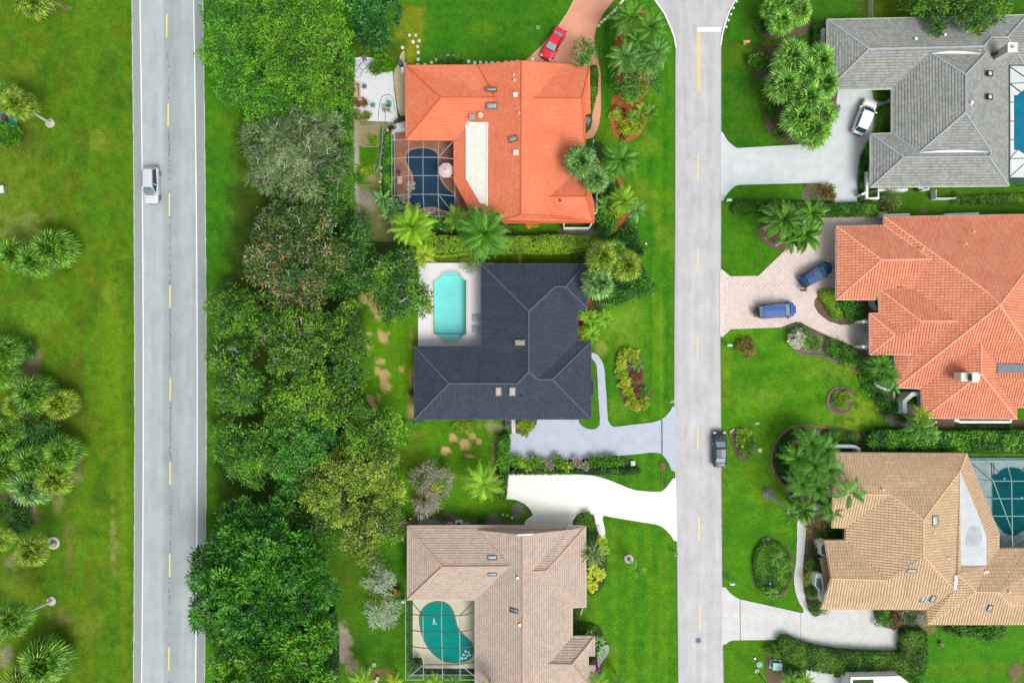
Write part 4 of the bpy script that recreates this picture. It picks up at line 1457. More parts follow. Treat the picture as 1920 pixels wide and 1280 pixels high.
CF = [['a','b','c'],['a','a2','k','d','c'],['b','f','d','c'],['f','g','h','j','k','d'],['a2','l2','m','l','j','k'][:2] + ['l','j','k'],['l2','m','p','q','l'],['m','n','p'],['n','o','q','p'],
  ['o','r','w','i','h2','h','j','l','q'],['r','s','v','w'],['s','t','t1','t2','t3','u','v'],['u','i','w','v']]
CO = ['a','b','f','g','h2','i','u','t3','t2','t1','t','s','r','o','n','m','l2','a2']
hC,WC,oC = house('beige_house','house with a pinkish beige tiled roof beside a teal covered pool',Cc,CF,CO,'flat',0.34,0.29,M_beige,M_beigecap,mat('beige_fascia',(0.50,0.42,0.36),0.8),M_wall,cap_w=0.13,seed=4,m_deck=mat('dim_underlay',(0.19,0.15,0.12),0.9))
skylight(hC,oC,923,1044.7,17.5,8.5,4.05,(0,.3,1),mf=M_dark,mp=M_skypane)
skylight(hC,oC,923,1074.8,17,6.5,4.05,(0,-.3,1),mf=M_dark,mp=M_skypane)
skylight(hC,oC,964.5,1143,17,9,4.6,(-.3,0,1),-0.1,mf=M_dark,mp=mat('pane_slate',(0.16,0.18,0.2),.12,spec=.8,coat=.6))
vent(hC,oC,970.5,1081.5,4.8,0.12,0.3)
vent(hC,oC,974.2,1169,4.8,0.13,0.3,square=True)
c0,c1 = P(969,1002.6,5.25) - oC,P(999,1001,5.2) - oC
MB().beam(c0,c1,0.16,0.12).build('ridge_end_bar',M_white,hC)  # plain white bar across the upper end of the ridge
c0,c1 = P(900,994,3.2) - oC,P(1062,993.5,3.6) - oC
MB().beam(c0,P(980,1001.5,4.6) - oC,0.10,0.10).beam(P(980,1001.5,4.6) - oC,c1,0.10,0.10).build('gable_board',M_beigecap,hC)
# --- grey house
M_greyt = mat('grey_roof_tile',(0.272,0.278,0.258),0.85,col2=(0.240,0.262,0.248),scale=0.4,tint=0.16,fine=0.10)
M_greycap = mat('blue_grey_ridge',(0.34,0.37,0.42),0.8,var=0.10,scale=2)
D = dict(a=(1551,36.8,e),b=(1720,33.8,e),c=(1925,28.8,e),d=(1888,70,3.9),f=(1858,70.3,3.9),g=(1843,87,4.4),h=(1629,92,4.4),i=(1551,168.8,e),j=(1672.8,166.3,e),k=(1745,99.6,4.2),
   l=(1847,100.8,4.3),m=(1810.2,140,5.6),n=(1809.8,211,5.6),o=(1723,286,4.15),p=(1672.5,249.8,e),q=(1632.5,251.3,e),r=(1632.2,350.8,e),s=(1891,348.5,e),t=(1854,294,4.3),u=(1694,295,4.3),
   v=(1858,284.8,4.1),w=(1891.7,122,e),x=(1920,122,e),y=(1990,122,e),z=(1990,28,e),u2=(1724,294,4.3))
DF = [['a','b','c','d','f','g','h'],['a','i','h'],['i','j','k','l','g','h'],['j','p','o','n','m','k'],['k','l','m'],['o','v','n'],['s','w','f','g','l','m','n','v','t'],
  ['q','p','o','v','t','u'],['r','q','u'],['r','s','t','u'],['w','x','d','f'],['x','y','z','c','d']]
DO = ['a','i','j','p','q','r','s','w','x','y','z','c','b']
M_mintfas = mat('mint_fascia',(0.50,0.64,0.50),0.7,var=0.06)
hD,WD,oD = house('grey_house','house with a weathered grey tiled roof and a white capped chimney',D,DF,DO,'flat',0.36,0.33,M_greyt,M_greycap,M_mintfas,M_wallwhite,cap_w=0.12,seed=5,m_deck=mat('grey_underlay',(0.10,0.10,0.095),0.9),valley=mat('valley_metal',(0.20,0.20,0.19),0.7))
for (x0,y0,x1,y1,z0,bul) in ((1747,100.2,1840,100.6,4.5,-4.5),(1725,286.2,1853,284.8,4.35,-4.5)):
 up = [P(x0 + (x1 - x0) * t,y0 + (y1 - y0) * t + bul * math.sin(PI * t) * (1 if bul > 0 else 1),z0) - oD for t in np.linspace(0,1,9)]
 lo = [P(x0 + (x1 - x0) * t,y0 + (y1 - y0) * t,z0 - .02) - oD for t in np.linspace(0,1,9)]
 mb = MB()
 mb.prism(ccw([tuple(q[:2]) for q in up] + [tuple(q[:2]) for q in lo[-2:0:-1]]),z0 - .25,z0)
 mb.build('gable_panel',M_white,hD)
for x,y in ((1854.8,138.4),(1825.2,168),(1854.8,182.2)):
 skylight(hD,oD,x,y,12.5,10,4.6,(.35,0,1),0,mf=M_black,mp=M_skypane)
vent(hD,oD,1715.3,75,3.9,0.15,0.3)
vent(hD,oD,1770,67.5,3.8,0.13,0.3)
vent(hD,oD,1819.8,194,5.3,0.17,0.3)
c = P(1873,104,4.0) - oD
ch = MB().box((c.x,c.y,4.6),(1.0,1.0,3.4)).build('chimney',mat('chimney_stucco',(0.44,0.44,0.40),0.9,var=.1),hD)
MB().box((c.x,c.y,6.35),(1.18,1.18,0.16)).build('chimney_cap',M_white,ch)
MB().disc((c.x - .05,c.y + .0,6.43),0.2,10,0.25).build('flue',mat('flue_grey',(0.36,0.38,0.38),0.5),ch)
vent(hD,oD,1862,103,4.0,0.18,0.5,M_dark)
# --- terracotta house
M_terra = mat('terracotta_tile',(0.60,0.215,0.122),0.75,col2=(0.62,0.25,0.145),scale=0.5,tint=0.09,fine=0.06)
M_terracap = mat('pink_ridge',(0.74,0.36,0.25),0.75,var=0.06,scale=2)
E = dict(a=(1568.3,424.6,e),b=(1568,561.6,e),c=(1652.6,487.2,4.5),d=(1746,485.5,4.5),f=(1657,422.3,e),g=(1657.3,406.7,e),h=(2040,400,e),i=(1874,571.4,6.95),i2=(1850.6,547.7,6.35),j=(1990,420,3.2),
   k=(1682,537.4,3.35),l=(1660,561.3,e),m=(1646.3,540,3.1),n=(1648,586.6,3.1),o=(1629.6,587.4,3.1),p=(1630.3,664.7,3.1),q=(1711,665,3.6),r=(1790.9,602,5.15),s=(1725.3,601.4,4.8),t=(1694.8,627,4.0),
   u=(1677.2,627,4.0),v=(1710,540.5,3.6),w=(1678.3,666,e),x=(1680.7,726.5,e),y=(1727.3,728.4,e),z=(1839,641.7,5.0),A=(1839,700.3,5.0),B=(1730,783.5,e),C=(1906,784.8,e),D=(1906,763.3,e),
   E=(1865,708.5,4.25),F=(1872,684,4.2),G=(2040,708,4.25),H=(2040,763,e),I=(1920,639,5.6),J=(2040,684,4.2),K=(2040,700,3.6))
EF = [['b','a','c'],['a','f','d','c'],['b','l','k','d','c'],['f','g','i2','i','x','w','q','r','v','k','d'],['g','h','j','i','i2'],
  ['h','J','I','i','j'],['x','y','z','F','J','I','i'],['y','B','A','z'],['B','C','A'],['C','D','E','F','z','A'],['D','H','G','E'],['G','E','F','J'],
  ['m','v','r','s'],['n','m','s','t'],['o','n','t','u'],['p','o','u'],['p','q','r','s','t','u']]
EO = ['a','b','l','w','x','y','B','C','D','H','K','J','h','g','f']
M_paleedge = mat('pale_gutter',(0.62,0.56,0.50),0.7,var=.08)
hE,WE,oE = house('terracotta_house','large house with a terracotta barrel tiled roof of many hips',E,EF,EO,'barrel',0.36,0.42,M_terra,M_terracap,M_paleedge,M_wall,cap_w=0.13,seed=6,m_deck=mat('dark_red_underlay',(0.36,0.115,0.065),0.9))
mb = MB()
for a,b in (('m','v'),('n','m'),('o','n'),('p','o'),('p','q')):
 A_,B_ = WE[a] - oE,WE[b] - oE
 mb.beam(A_ + Vector((0,0,-.02)),B_ + Vector((0,0,-.02)),0.10,0.16)
mb.build('gutter',M_paleedge,hE)
for x,y in ((1629,603),(1629,650)):
 pass
c = P(1800,706,5.0) - oE
ch = MB().box((c.x + .35,c.y,5.3),(1.75,1.1,1.4)).build('chimney',mat('cream_chimney',(0.62,0.63,0.54),0.8),hE)
mb = MB()
pr = [(c.x + .42,c.y - .58),(c.x + 1.1,c.y - .58),(c.x + 1.3,c.y - .35),(c.x + 1.3,c.y + .35),(c.x + 1.1,c.y + .58),(c.x + .42,c.y + .58)]
mb.prism(pr,6.0,6.75)
mb.build('chimney_hood',M_white,ch)
MB().box((c.x + .40,c.y,6.3),(.08,.8,.5)).build('louvre',M_dark,ch)
M_slate = mat('slate_grey_flat',(0.16,0.19,0.22),0.8,var=0.2,scale=4)
fl = [P(1869.5,681.5,4.38) - oE,P(2040,689,4.3) - oE,P(2040,696,4.3) - oE,P(1869.5,699,4.45) - oE]
MB().prism(ccw([tuple(q[:2]) for q in fl]),4.05,4.47).build('flat_roof',M_slate,hE)
for x,y,z in ((1823.5,435.5,4.4),(1808.5,458,4.8),(1728,467.5,4.6)):
 vent(hE,oE,x,y,z,0.10,0.35,mat('gold_pipe',(0.72,0.40,0.14),0.5))
# --- tan house
M_tan = mat('tan_tile',(0.53,0.385,0.240),0.8,col2=(0.495,0.35,0.225),scale=0.5,tint=0.08,fine=0.08)
M_tancap = mat('tan_ridge',(0.66,0.44,0.25),0.8,var=0.06,scale=2)
Fp = dict(a=(1566,848.5,e),b=(1812,849.8,e),c=(1799,883,3.85),d=(1731,974,5.6),f=(1670,927,4.55),g=(1562,925.5,4.55),h=(1560,988.5,e),i=(1585.3,989,e),j=(1584.8,1012.3,e),k=(1663,1086.8,4.3),
   l=(1731,1041.3,5.6),m=(1546,1012.6,e),n=(1559,1084,4.25),o=(1538.6,1140.8,e),p=(1737,1142,e),q=(1789.7,1105.4,4.5),r=(1795.5,1076,4.6),s=(1801,1060,4.0),t=(1849.8,1060,3.4),
   u=(1873,1027.5,e),v=(1873,1000,e),w=(1850,1006,3.45),x=(1844,988.5,3.5),y=(1738.5,1170,e),z=(1829.6,1108.5,4.45),A=(1871.3,1109,4.45),B=(1925,1027.8,e),C=(2000,1028,e),D=(2000,1133,3.75),
   E=(1893,1134,3.75),F=(2000,1170,e),G=(1985,1080,4.4))
FF = [['a','b','c','d','f','g'],['h','i','f','g'],['i','j','k','l','d','f'],['m','j','k','n'],['o','p','q','l','k','n'],['t','s','c','d','l','q','r'][1:3] + ['d','l','q','r'],
  ['v','b','c','x','w'],['v','u','t','w'],['u','B','A','z','r','s','t'],['p','y','z','r','q'],['y','F','D','E','A','z'],['C','B','A','E','D'],['c','x','w','t','s']]
FO = ['a','h','i','j','m','o','p','y','F','D','C','B','u','v','b']
FO = ['a','g','h','i','j','m','n','o','p','y','F','D','C','B','u','v','b']
hF,WF,oF = house('tan_house','house with a tan barrel tiled roof and a pale grey flat wedge',Fp,FF[:-1],FO,'barrel',0.36,0.42,M_tan,M_tancap,mat('tan_fascia',(0.52,0.36,0.22),0.8),M_wallwhite,cap_w=0.12,seed=7,m_deck=mat('brown_underlay',(0.36,0.25,0.15),0.9))
M_flatgrey = bpy.data.materials.get('x') or mat('pale_grey_membrane',(0.50,0.53,0.56),0.7,col2=(0.43,0.46,0.49),scale=0.7)
q = [P(1799.5,881,4.05) - oF,P(1844.5,988.5,3.75) - oF,P(1850.3,1006,3.7) - oF,P(1850,1059.8,3.7) - oF,P(1801,1059.8,4.05) - oF]
mb = MB()
mb.poly(q)
for i in range(5):
 a_,b_ = q[i],q[(i + 1) % 5]
 mb.poly([a_,b_,b_ - Vector((0,0,.8)),a_ - Vector((0,0,.8))])
fr = mb.build('flat_roof',M_flatgrey,hF)
stn = [(1812,1003),(1818,989),(1828,986),(1838,990),(1842,1004),(1838,1020),(1822,1024),(1810,1018)]
w = [P(x,y,3.9) - oF for x,y in smooth_closed(stn,4)]
x0_ = (P(1799.5,940,4) - oF).x
x1_ = (P(1850,1000,3.7) - oF).x
MB().poly([(p.x,p.y,4.08 - .35 * (p.x - x0_) / (x1_ - x0_)) for p in w][::(1 if area2(w) > 0 else -1)]).build('rain_stain',mat('stain_grey',(0.30,0.32,0.345),0.6,col2=(0.40,0.425,0.45),scale=1.3),hF)
M_tealf = mat('teal_frame',(0.10,0.16,0.17),0.5)
for x,y,w_,h_,z,nn,rz in ((1752,975.5,14,19,5.1,(.35,0,1),0),(1777.5,1046.5,13,10.5,4.5,(.35,0,1),0.05),(1777.8,1064.5,13,10,4.5,(.35,0,1),0.05),(1709,1068.5,19,8,4.9,(0,-.35,1),0),
        (1729.5,1121,9,14,3.7,(0.1,-.35,1),-0.2),(1748,1121,9,14,3.9,(0.1,-.35,1),-0.2),(1828.3,1074,9,18,3.7,(0,.35,1),0.2),(1855,1138.8,9.5,14,3.7,(0,-.35,1),-0.25)):
 skylight(hF,oF,x,y,w_,h_,z,nn,rz,mf=M_tealf,mp=M_skypane_g)
for x,y,z in ((1750.5,997,5.0),(1751.5,1030,5.0),(1654,917,4.5),(1890.5,1108,4.3)):
 vent(hF,oF,x,y,z,0.12,0.3,mat('sand_vent',(0.62,0.48,0.36),0.6))
vent(hF,oF,1846.5,1072.5,3.4,0.30,0.35,mat('cream_turbine',(0.66,0.58,0.44),0.5),'roof_turbine')
mb = MB()
for i,(x0,y0,x1,y1) in enumerate(((1790,1078.5,1794,1088),(1788.5,1089,1794.5,1094.5),(1789.5,1096,1792.5,1105))):
 a_,b_ = P(x0,y0,4.75) - oF,P(x1,y1,4.75) - oF
 mb.box(((a_.x + b_.x) / 2,(a_.y + b_.y) / 2,4.65),(abs(b_.x - a_.x) + .02,abs(b_.y - a_.y),.25))
mb.build('clerestory_window',M_skypane,hF)
# ------------------------------------------------------------------ swimming pools and their screen cages
def pool_slab(name,pts,z0,z1,m,parent,smooth=0,off=Vector((0,0,0))):
 if smooth:
  pts = smooth_closed(pts,smooth)
 w = ccw([tuple((P(x,y,0) - off)[:2]) for x,y in pts])
 return MB().prism(w,z0,z1).build(name,m,parent)
def coping(name,pts,width,z,m,parent,off,smooth=0,stones=0):
 if smooth:
  pts = smooth_closed(pts,smooth)
 w = [P(x,y,0) - off for x,y in pts]
 n = len(w)
 c = sum(w,Vector()) / n
 mb = MB()
 for i in range(n):
  a,b,d = w[i - 1],w[i],w[(i + 1) % n]
  t = (d - a).normalized()
  q = Vector((-t.y,t.x,0))
  if q.dot(b - c) < 0:
   q = -q
  for p,zz in ((b,-.1),(b,z),(b + q * width,z),(b + q * width,-.1)):
   mb.v.append((p.x,p.y,zz))
 for i in range(n):
  a,b = 4 * i,4 * ((i + 1) % n)
  for k in range(3):
   mb.f.append((a + k,b + k,b + k + 1,a + k + 1))
 return mb.build(name,m,parent)
POOLS = 'swimming pools behind the houses'
M_cover_navy = mat('navy_pool_surface',(0.014,0.043,0.072),0.35,col2=(0.019,0.054,0.086),scale=1.0,spec=0.0)
M_deckred = jointed('red_brown_pavers',(0.30,0.135,0.085),(0.4,0.2),20,0.012,(0.16,0.08,0.055),0.22,'brick',mixc=(0.22,0.115,0.08))
# orange house: bean shaped dark pool
c = P(795,330)
t = empty('swimming_pool',(c.x,c.y,0),'dark blue bean shaped pool in the red paved cage of the orange house','swimming pool',POOLS)
deckA = [(741,248),(762,248),(762,262),(852,262),(853,340),(889,407),(741,404)]
pool_slab('deck',deckA,-0.1,0.07,M_deckred,t,off=c)
z1 = lambda x,y: (640 + x * .2344,200 + y * .2344)
pA = [z1(*q) for q in ((560,350),(640,336),(720,345),(768,382),(780,440),(780,520),(798,595),(840,655),(900,705),(922,760),(905,815),(862,836),(800,825),(740,803),(680,806),
      (625,815),(572,790),(545,745),(548,680),(574,615),(574,550),(545,490),(520,440),(526,385))]
coping('coping',pA,0.28,0.12,mat('terracotta_coping',(0.34,0.17,0.11),0.8,var=0.2,scale=4),t,c,smooth=3)
pool_slab('water',pA,-0.5,0.085,M_cover_navy,t,3,c)
for y in (307,330,352,382):
 pass
rk = MB()
rg = random.Random(8)
for (x0,y0,x1,y1,n) in ((764,340,776,362,16),(745,365,768,385,22),(782,393,815,400,20),(742,385,765,402,12)):
 for _ in range(n):
  q = P(rg.uniform(x0,x1),rg.uniform(y0,y1)) - c
  r = rg.uniform(.12,.32)
  rk.disc((q.x,q.y,0.07),r,7,r * .5,r * .6)
o = rk.build('rocks',mat('pool_rocks',(0.36,0.33,0.27),0.9,col2=(0.22,0.22,0.18),scale=3),t)
o['kind'] = 'stuff'
pool_slab('planting',[(741,367),(752,365),(770,386),(778,404),(741,404)],0.05,0.085,M_undergrowth,t,off=c)
# beige house: kidney pool with a cover
c = P(832,1190)
t = empty('swimming_pool',(c.x,c.y,0),'teal covered kidney shaped pool in the cream deck of the beige house','swimming pool',POOLS)
pool_slab('deck',[(774,1120),(891,1120),(891,1252),(796,1252),(774,1232)],-0.1,0.07,mat('cream_deck',(0.60,0.58,0.40),0.8,col2=(0.52,0.52,0.38),scale=1.0,fine=0.05),t,off=c)
z3 = lambda x,y: (600 + x * .2344,980 + y * .2344)
pC = [z3(*q) for q in ((825,700),(870,655),(940,635),(1010,650),(1052,700),(1073,770),(1090,830),(1135,890),(1200,955),(1218,1015),(1195,1075),(1140,1103),(1060,1104),
      (970,1078),(885,1003),(832,905),(808,800),(808,745))]
M_teal = mat('teal_pool_cover',(0.005,0.225,0.19),0.6,col2=(0.006,0.255,0.215),scale=0.9,spec=0.0)
coping('coping',pC,0.24,0.10,mat('dull_teal_rim',(0.06,0.17,0.14),0.7),t,c,smooth=3)
pool_slab('cover',pC,-0.5,0.11,M_teal,t,3,c)
M_mark = mat('white_mark',(0.50,0.66,0.62),0.7)
mb = MB()
def pz(x,y,zz):
 q = P(*z3(x,y)) - c
 return (q.x,q.y,zz)
mb.poly([pz(905,785,.125),pz(912,750,.125),pz(921,785,.125)][::-1])
mb.poly([pz(902,788,.125),pz(926,788,.125),pz(924,793,.125),pz(903,793,.125)][::-1])
for x in (902,909,916,924,931):
 mb.poly([pz(x,799,.125),pz(x + 5,799,.125),pz(x + 5,808,.125),pz(x,808,.125)][::-1])
mb.build('sailboat_mark',M_mark,t)
mb = MB()
for x,y in ((1165,1022),(1190,1030),(1150,1050),(1180,1056),(1137,1078),(1165,1076),(1200,1052)):
 q = pz(x,y,.115)
 mb.disc(q,0.16,9,0.012)
mb.build('step_markers',M_mark,t)
pool_slab('planting',[(774,1232),(790,1232),(796,1252),(889,1252),(889,1262),(774,1262)],-0.1,0.075,mat('dark_bed',(0.02,0.045,0.035),0.9,var=.3),t,off=c)
# black house: open turquoise pool
c = P(843,575)
t = empty('swimming_pool',(c.x,c.y,0),'open turquoise pool with curved ends in the white deck of the black roofed house','swimming pool',POOLS)
deck = [(784,493.5),(925,493.5),(925,660),(784,660)]
M_whitedeck = mat('white_deck',(0.66,0.655,0.69),0.75,var=0.03,scale=0.8)
pB = [(812.8,526),(816,526),(820,524),(824,520),(826.5,516),(829,512),(835,508.8),(845,507.3),(855,508.8),(860.5,512),(863.5,516),(866,520),(870,524),(874,526),(874,540),(874,600),(874,625.5),
  (871,627.5),(866,631.5),(859,637),(852,641),(843.5,642),(835.5,640.5),(829,635.5),(823,630.5),(817,626.5),(813,625.5),(812.8,600),(812.8,560)]
for nm,q in (('deck',[(784,493.5),(812.8,493.5),(812.8,660),(784,660)]),('deck',[(874,493.5),(925,493.5),(925,660),(874,660)]),
    ('deck',[(812.8,493.5),(874,493.5)] + [p for p in pB[:14]][::-1]),('deck',[(812.8,660),(874,660)] + [p for p in pB[16:27]])):
 pool_slab(nm,q,-0.1,0.10,M_whitedeck,t,off=c)
coping('coping',pB,0.26,0.125,mat('peach_coping',(0.66,0.56,0.46),0.8,col2=(0.60,0.46,0.36),scale=6,fine=0.15),t,c)
M_basin = mat('pool_plaster',(0.36,0.70,0.68),0.7,col2=(0.42,0.74,0.72),scale=0.6,fine=0.05)
mb = MB()
w = [P(x,y) - c for x,y in pB]
for i in range(len(w)):
 a,b = w[i],w[(i + 1) % len(w)]
 mb.poly([(a.x,a.y,-1.3),(b.x,b.y,-1.3),(b.x,b.y,.09),(a.x,a.y,.09)])
mb.poly([(p.x,p.y,-1.3) for p in w][::-1])
bs = mb.build('basin',M_basin,t)
M_step = mat('pool_step',(0.46,0.70,0.70),0.7)
def inset_px(pts,cx,cy,k):
 return [(cx + (x - cx) * k,cy + (y - cy) * k) for x,y in pts]
pool_slab('step',[(826.8,516),(829,512.3),(835,509.1),(845,507.6),(855,509.1),(860.2,512.3),(863.2,516)],-1.3,-0.16,M_step,t,off=c)
bt = [(871,627.5),(866,631.5),(859,637),(852,641),(843.5,642),(835.5,640.5),(829,635.5),(823,630.5),(817,626.8)]
pool_slab('step',bt,-1.3,-0.55,M_step,t,off=c)
pool_slab('step',[(864,633),(859,636.7),(852,640.7),(843.5,641.7),(835.5,640.2),(829,635.2),(826,633)],-1.3,-0.22,M_step,t,off=c)
m = bpy.data.materials.new('pool_water')
m.use_nodes = True
N,L = m.node_tree.nodes,m.node_tree.links
for n in list(N):
 N.remove(n)
tr = N.new('ShaderNodeBsdfTransparent')
tr.inputs[0].default_value = (0.66,0.93,0.93,1)
gl = N.new('ShaderNodeBsdfGlossy')
gl.inputs['Roughness'].default_value = 0.03
mx = N.new('ShaderNodeMixShader')
fr = N.new('ShaderNodeFresnel')
fr.inputs[0].default_value = 1.33
nz = N.new('ShaderNodeTexNoise')
nz.inputs['Scale'].default_value = 3.5
nz.inputs['Detail'].default_value = 3
bp = N.new('ShaderNodeBump')
bp.inputs['Strength'].default_value = 0.25
bp.inputs['Distance'].default_value = 0.04
oo = N.new('ShaderNodeOutputMaterial')
L.new(nz.outputs['Fac'],bp.inputs['Height'])
L.new(bp.outputs[0],gl.inputs['Normal'])
L.new(bp.outputs[0],fr.inputs['Normal'])
L.new(fr.outputs[0],mx.inputs[0])
L.new(tr.outputs[0],mx.inputs[1])
L.new(gl.outputs[0],mx.inputs[2])
L.new(mx.outputs[0],oo.inputs[0])
mb = MB()
mb.poly([(p.x,p.y,0.0) for p in w])
mb.build('water',m,t)
mb = MB()
rg = random.Random(4)
for _ in range(46):
 q = P(rg.uniform(815,872),rg.uniform(528,622)) - c
 mb.disc((q.x,q.y,-1.295),rg.uniform(.02,.06),6,0.01)
o = mb.build('leaf_litter',mat('litter',(0.10,0.30,0.28),0.8),t)
o['kind'] = 'stuff'
pool_slab('planter_edge',[(797,562),(800,560.5),(810.5,560.5),(810.5,590),(806,590.5),(801,586),(797,578)],0.02,0.16,mat('pale_edging',(.5,.48,.42)),t,off=c)
pool_slab('planter_soil',[(799,563),(801,562),(808.8,562),(808.8,588),(806,588.5),(802,584.5),(799,577)],0.02,0.175,mat('moss_soil',(0.20,0.17,0.02),0.95,col2=(0.28,0.22,0.05),scale=4,fine=.2),t,off=c)
o = ribbon('rim',[(784,493),(925,493)],0.10,0.22,mat('grey_wallcap',(0.46,0.46,0.42),0.8),h=0.2)
o.name = 'low_wall'
tag(o,'low grey wall along the north edge of the white pool deck','wall')
# grey house pool at the right edge
c = P(1950,230)
t = empty('swimming_pool',(c.x,c.y,0),'bright blue pool in pale deck beside the grey roofed house at the right edge','swimming pool',POOLS)
pool_slab('deck',[(1889,118),(2020,118),(2020,333),(1889,333)],-0.1,0.07,mat('pale_blue_deck',(0.62,0.67,0.67),0.8,var=0.04),t,off=c)
z6 = lambda x,y: (1560 + x * .2344,y * .2344)
pD = [(1900,179),(1906,179),(1911,175),(1920,168),(1940,163),(1965,168),(1975,180),(1985,180),(1985,282),(1975,282),(1960,294),(1930,296),(1917,288),(1908,282),(1900,282)]
coping('coping',pD,0.3,0.10,M_white,t,c)
pool_slab('cover',pD,-0.5,0.11,mat('blue_pool_surface',(0.008,0.155,0.27),0.3,col2=(0.012,0.18,0.31),scale=0.8,spec=0.0),t,off=c)
pool_slab('planting',[(1889,333),(2020,333),(2020,342),(1889,342)],-0.1,0.075,mat('dark_teal_screen_base',(0.02,0.08,0.07),0.8),t,off=c)
# tan house pool
c = P(1900,930)
t = empty('swimming_pool',(c.x,c.y,0),'dark teal round ended pool in grey deck beside the tan roofed house','swimming pool',POOLS)
pool_slab('deck',[(1796,862),(2020,862),(2020,1030),(1850,1030),(1846,1000)],-0.1,0.07,mat('damp_grey_deck',(0.30,0.37,0.39),0.9,col2=(0.22,0.29,0.31),scale=1.1,fine=.08,spec=0.05),t,off=c)
z4 = lambda x,y: (1560 + x * .2344,740 + y * .2344)
pF = [(1859.5,888),(1868,889),(1874,882),(1884,877),(1897,875.5),(1910,878),(1920,884),(1935,890),(1945,890),(1945,990),(1925,990),(1915,996),(1905,1002),(1895,1003),(1882,998),(1874,990),(1869,983),(1859.5,968)]
coping('coping',pF,0.12,0.09,mat('grey_teal_rim',(0.14,0.22,0.23),0.7),t,c)
pool_slab('water',pF,-0.5,0.085,mat('dark_teal_surface',(0.003,0.062,0.074),0.3,col2=(0.004,0.078,0.088),scale=0.9,spec=0.0),t,off=c)
mb = MB()
for x,y in ((1882.5,897),(1915,932)):
 q = P(x,y) - c
 mb.disc((q.x,q.y,.087),0.16,10,0.02)
mb.build('floating_tablet',mat('cyan_float',(0.05,0.30,0.33),0.5),t)
pool_slab('dark_strip',[(1812,856),(2020,856),(2020,862),(1812,862)],-0.1,0.065,mat('dark_bed',(.02,.045,.035)),t,off=c)
# screen material: a fine black mesh that lets most light through
scr = bpy.data.materials.new('insect_screen')
scr.use_nodes = True
N,L = scr.node_tree.nodes,scr.node_tree.links
b = N['Principled BSDF']
b.inputs['Base Color'].default_value = (0.05,0.055,0.06,1)
b.inputs['Roughness'].default_value = 0.9
b.inputs['Specular IOR Level'].default_value = 0.05
tr = N.new('ShaderNodeBsdfTransparent')
mx = N.new('ShaderNodeMixShader')
mx.inputs[0].default_value = 0.025
L.new(tr.outputs[0],mx.inputs[1])
L.new(b.outputs[0],mx.inputs[2])
L.new(mx.outputs[0],N['Material Output'].inputs[0])
CAGES = 'screen cages over the pools'
def cage(label,beams,posts,panels,m,w=0.09,m2=None):
 """beams: ((x, y, z), (x, y, z)) in photograph pixels with true heights"""
 c = P(*beams[0][0][:2])
 t = empty('pool_cage',(c.x,c.y,0),label,'pool cage',CAGES)
 off = Vector((c.x,c.y,0))
 for q in beams:
  a,b = P(*q[0]) - off,P(*q[1]) - off
  mb = MB()
  if len(q) > 2 and q[2] == 'sag':
   mid = (a + b) / 2 + Vector((0,0,.25))
   mb.beam(a,mid,w,w * 1.3).beam(mid,b,w,w * 1.3)
  else:
   mb.beam(a,b,w,w * 1.3)
  mb.build('beam',(m2 if len(q) > 2 and q[2] == 'alt' else m),t)
 for x,y,z in posts:
  p = P(x,y,z)
  q = p - off
  MB().beam((q.x,q.y,0),(q.x,q.y,z),w,w).build('post',m,t)
 for q in panels:
  MB().poly([P(*k) - off for k in q]).build('screen_panel',scr,t)
 return t
M_alu = mat('white_aluminium',(0.42,0.44,0.48),0.5)
h1,h2 = 2.7,3.3
x0,x1_,y0,y1_ = 738,853,247,407
bA = [((734.7,243.5,h1),(762,243.5,h1)),((734.7,243.5,h1),(734.7,404,h1)),((734.7,404,h1),(888,406.5,h1)),((740,248.5,0.3),(762,248.5,0.3)),((739.7,248,0.3),(739.7,400,0.3)),
  ((740,401,0.3),(884,402,0.3)),((734.7,263,h1),(852,263.5,h1)),((853,340,h1),(853,406,h1)),
  ((736,298,h1),(766,295,h2)),((766,295,h2),(822,295,h2)),((822,295,h2),(852,298,h1)),
  ((736,333,h1),(766,329.5,h2)),((766,329.5,h2),(822,329.5,h2)),((822,329.5,h2),(852,333,h1)),
  ((736,367.5,h1),(766,364.5,h2)),((766,364.5,h2),(822,364.5,h2)),((822,364.5,h2),(853,367.5,h1)),
  ((766.5,265,h1),(766,295,h2)),((766,295,h2),(765.5,364.5,h2)),((765.5,364.5,h2),(767,404,h1)),
  ((794.5,265,h1),(793,295,h2)),((793,295,h2),(793.5,364.5,h2)),((793.5,364.5,h2),(796,405,h1)),
  ((822.5,265,h1),(821.5,295,h2)),((821.5,295,h2),(821.5,364.5,h2)),((821.5,364.5,h2),(823,405,h1)),
  ((824,293,h2),(849,266,h1)),((824,367,h2),(847,396,h1))]
cage('white framed screen cage over the dark bean shaped pool',bA,[(734.7,243.5,h1),(734.7,298,h1),(734.7,333,h1),(734.7,367.5,h1),(734.7,404,h1),(766,404,h1),(796,405,h1),(823,405.3,h1),(853,406,h1)],
  [[(736,263,h1),(766,263,h1),(766,295,h2),(736,298,h1)][::1],[(766,264,h1),(822,264,h1),(822,295,h2),(766,295,h2)],[(766,295,h2),(822,295,h2),(822,364,h2),(766,364,h2)],
  [(736,298,h1),(766,295,h2),(766,364,h2),(736,367,h1)],[(822,295,h2),(852,298,h1),(852,367,h1),(822,364,h2)],[(736,367,h1),(766,364,h2),(822,364,h2),(852,367,h1),(852,405,h1),(736,404,h1)]],M_alu,0.045)
M_bronze = mat('dark_bronze_beam',(0.040,0.055,0.055),0.5)
M_galv = mat('grey_aluminium',(0.30,0.33,0.33),0.5)
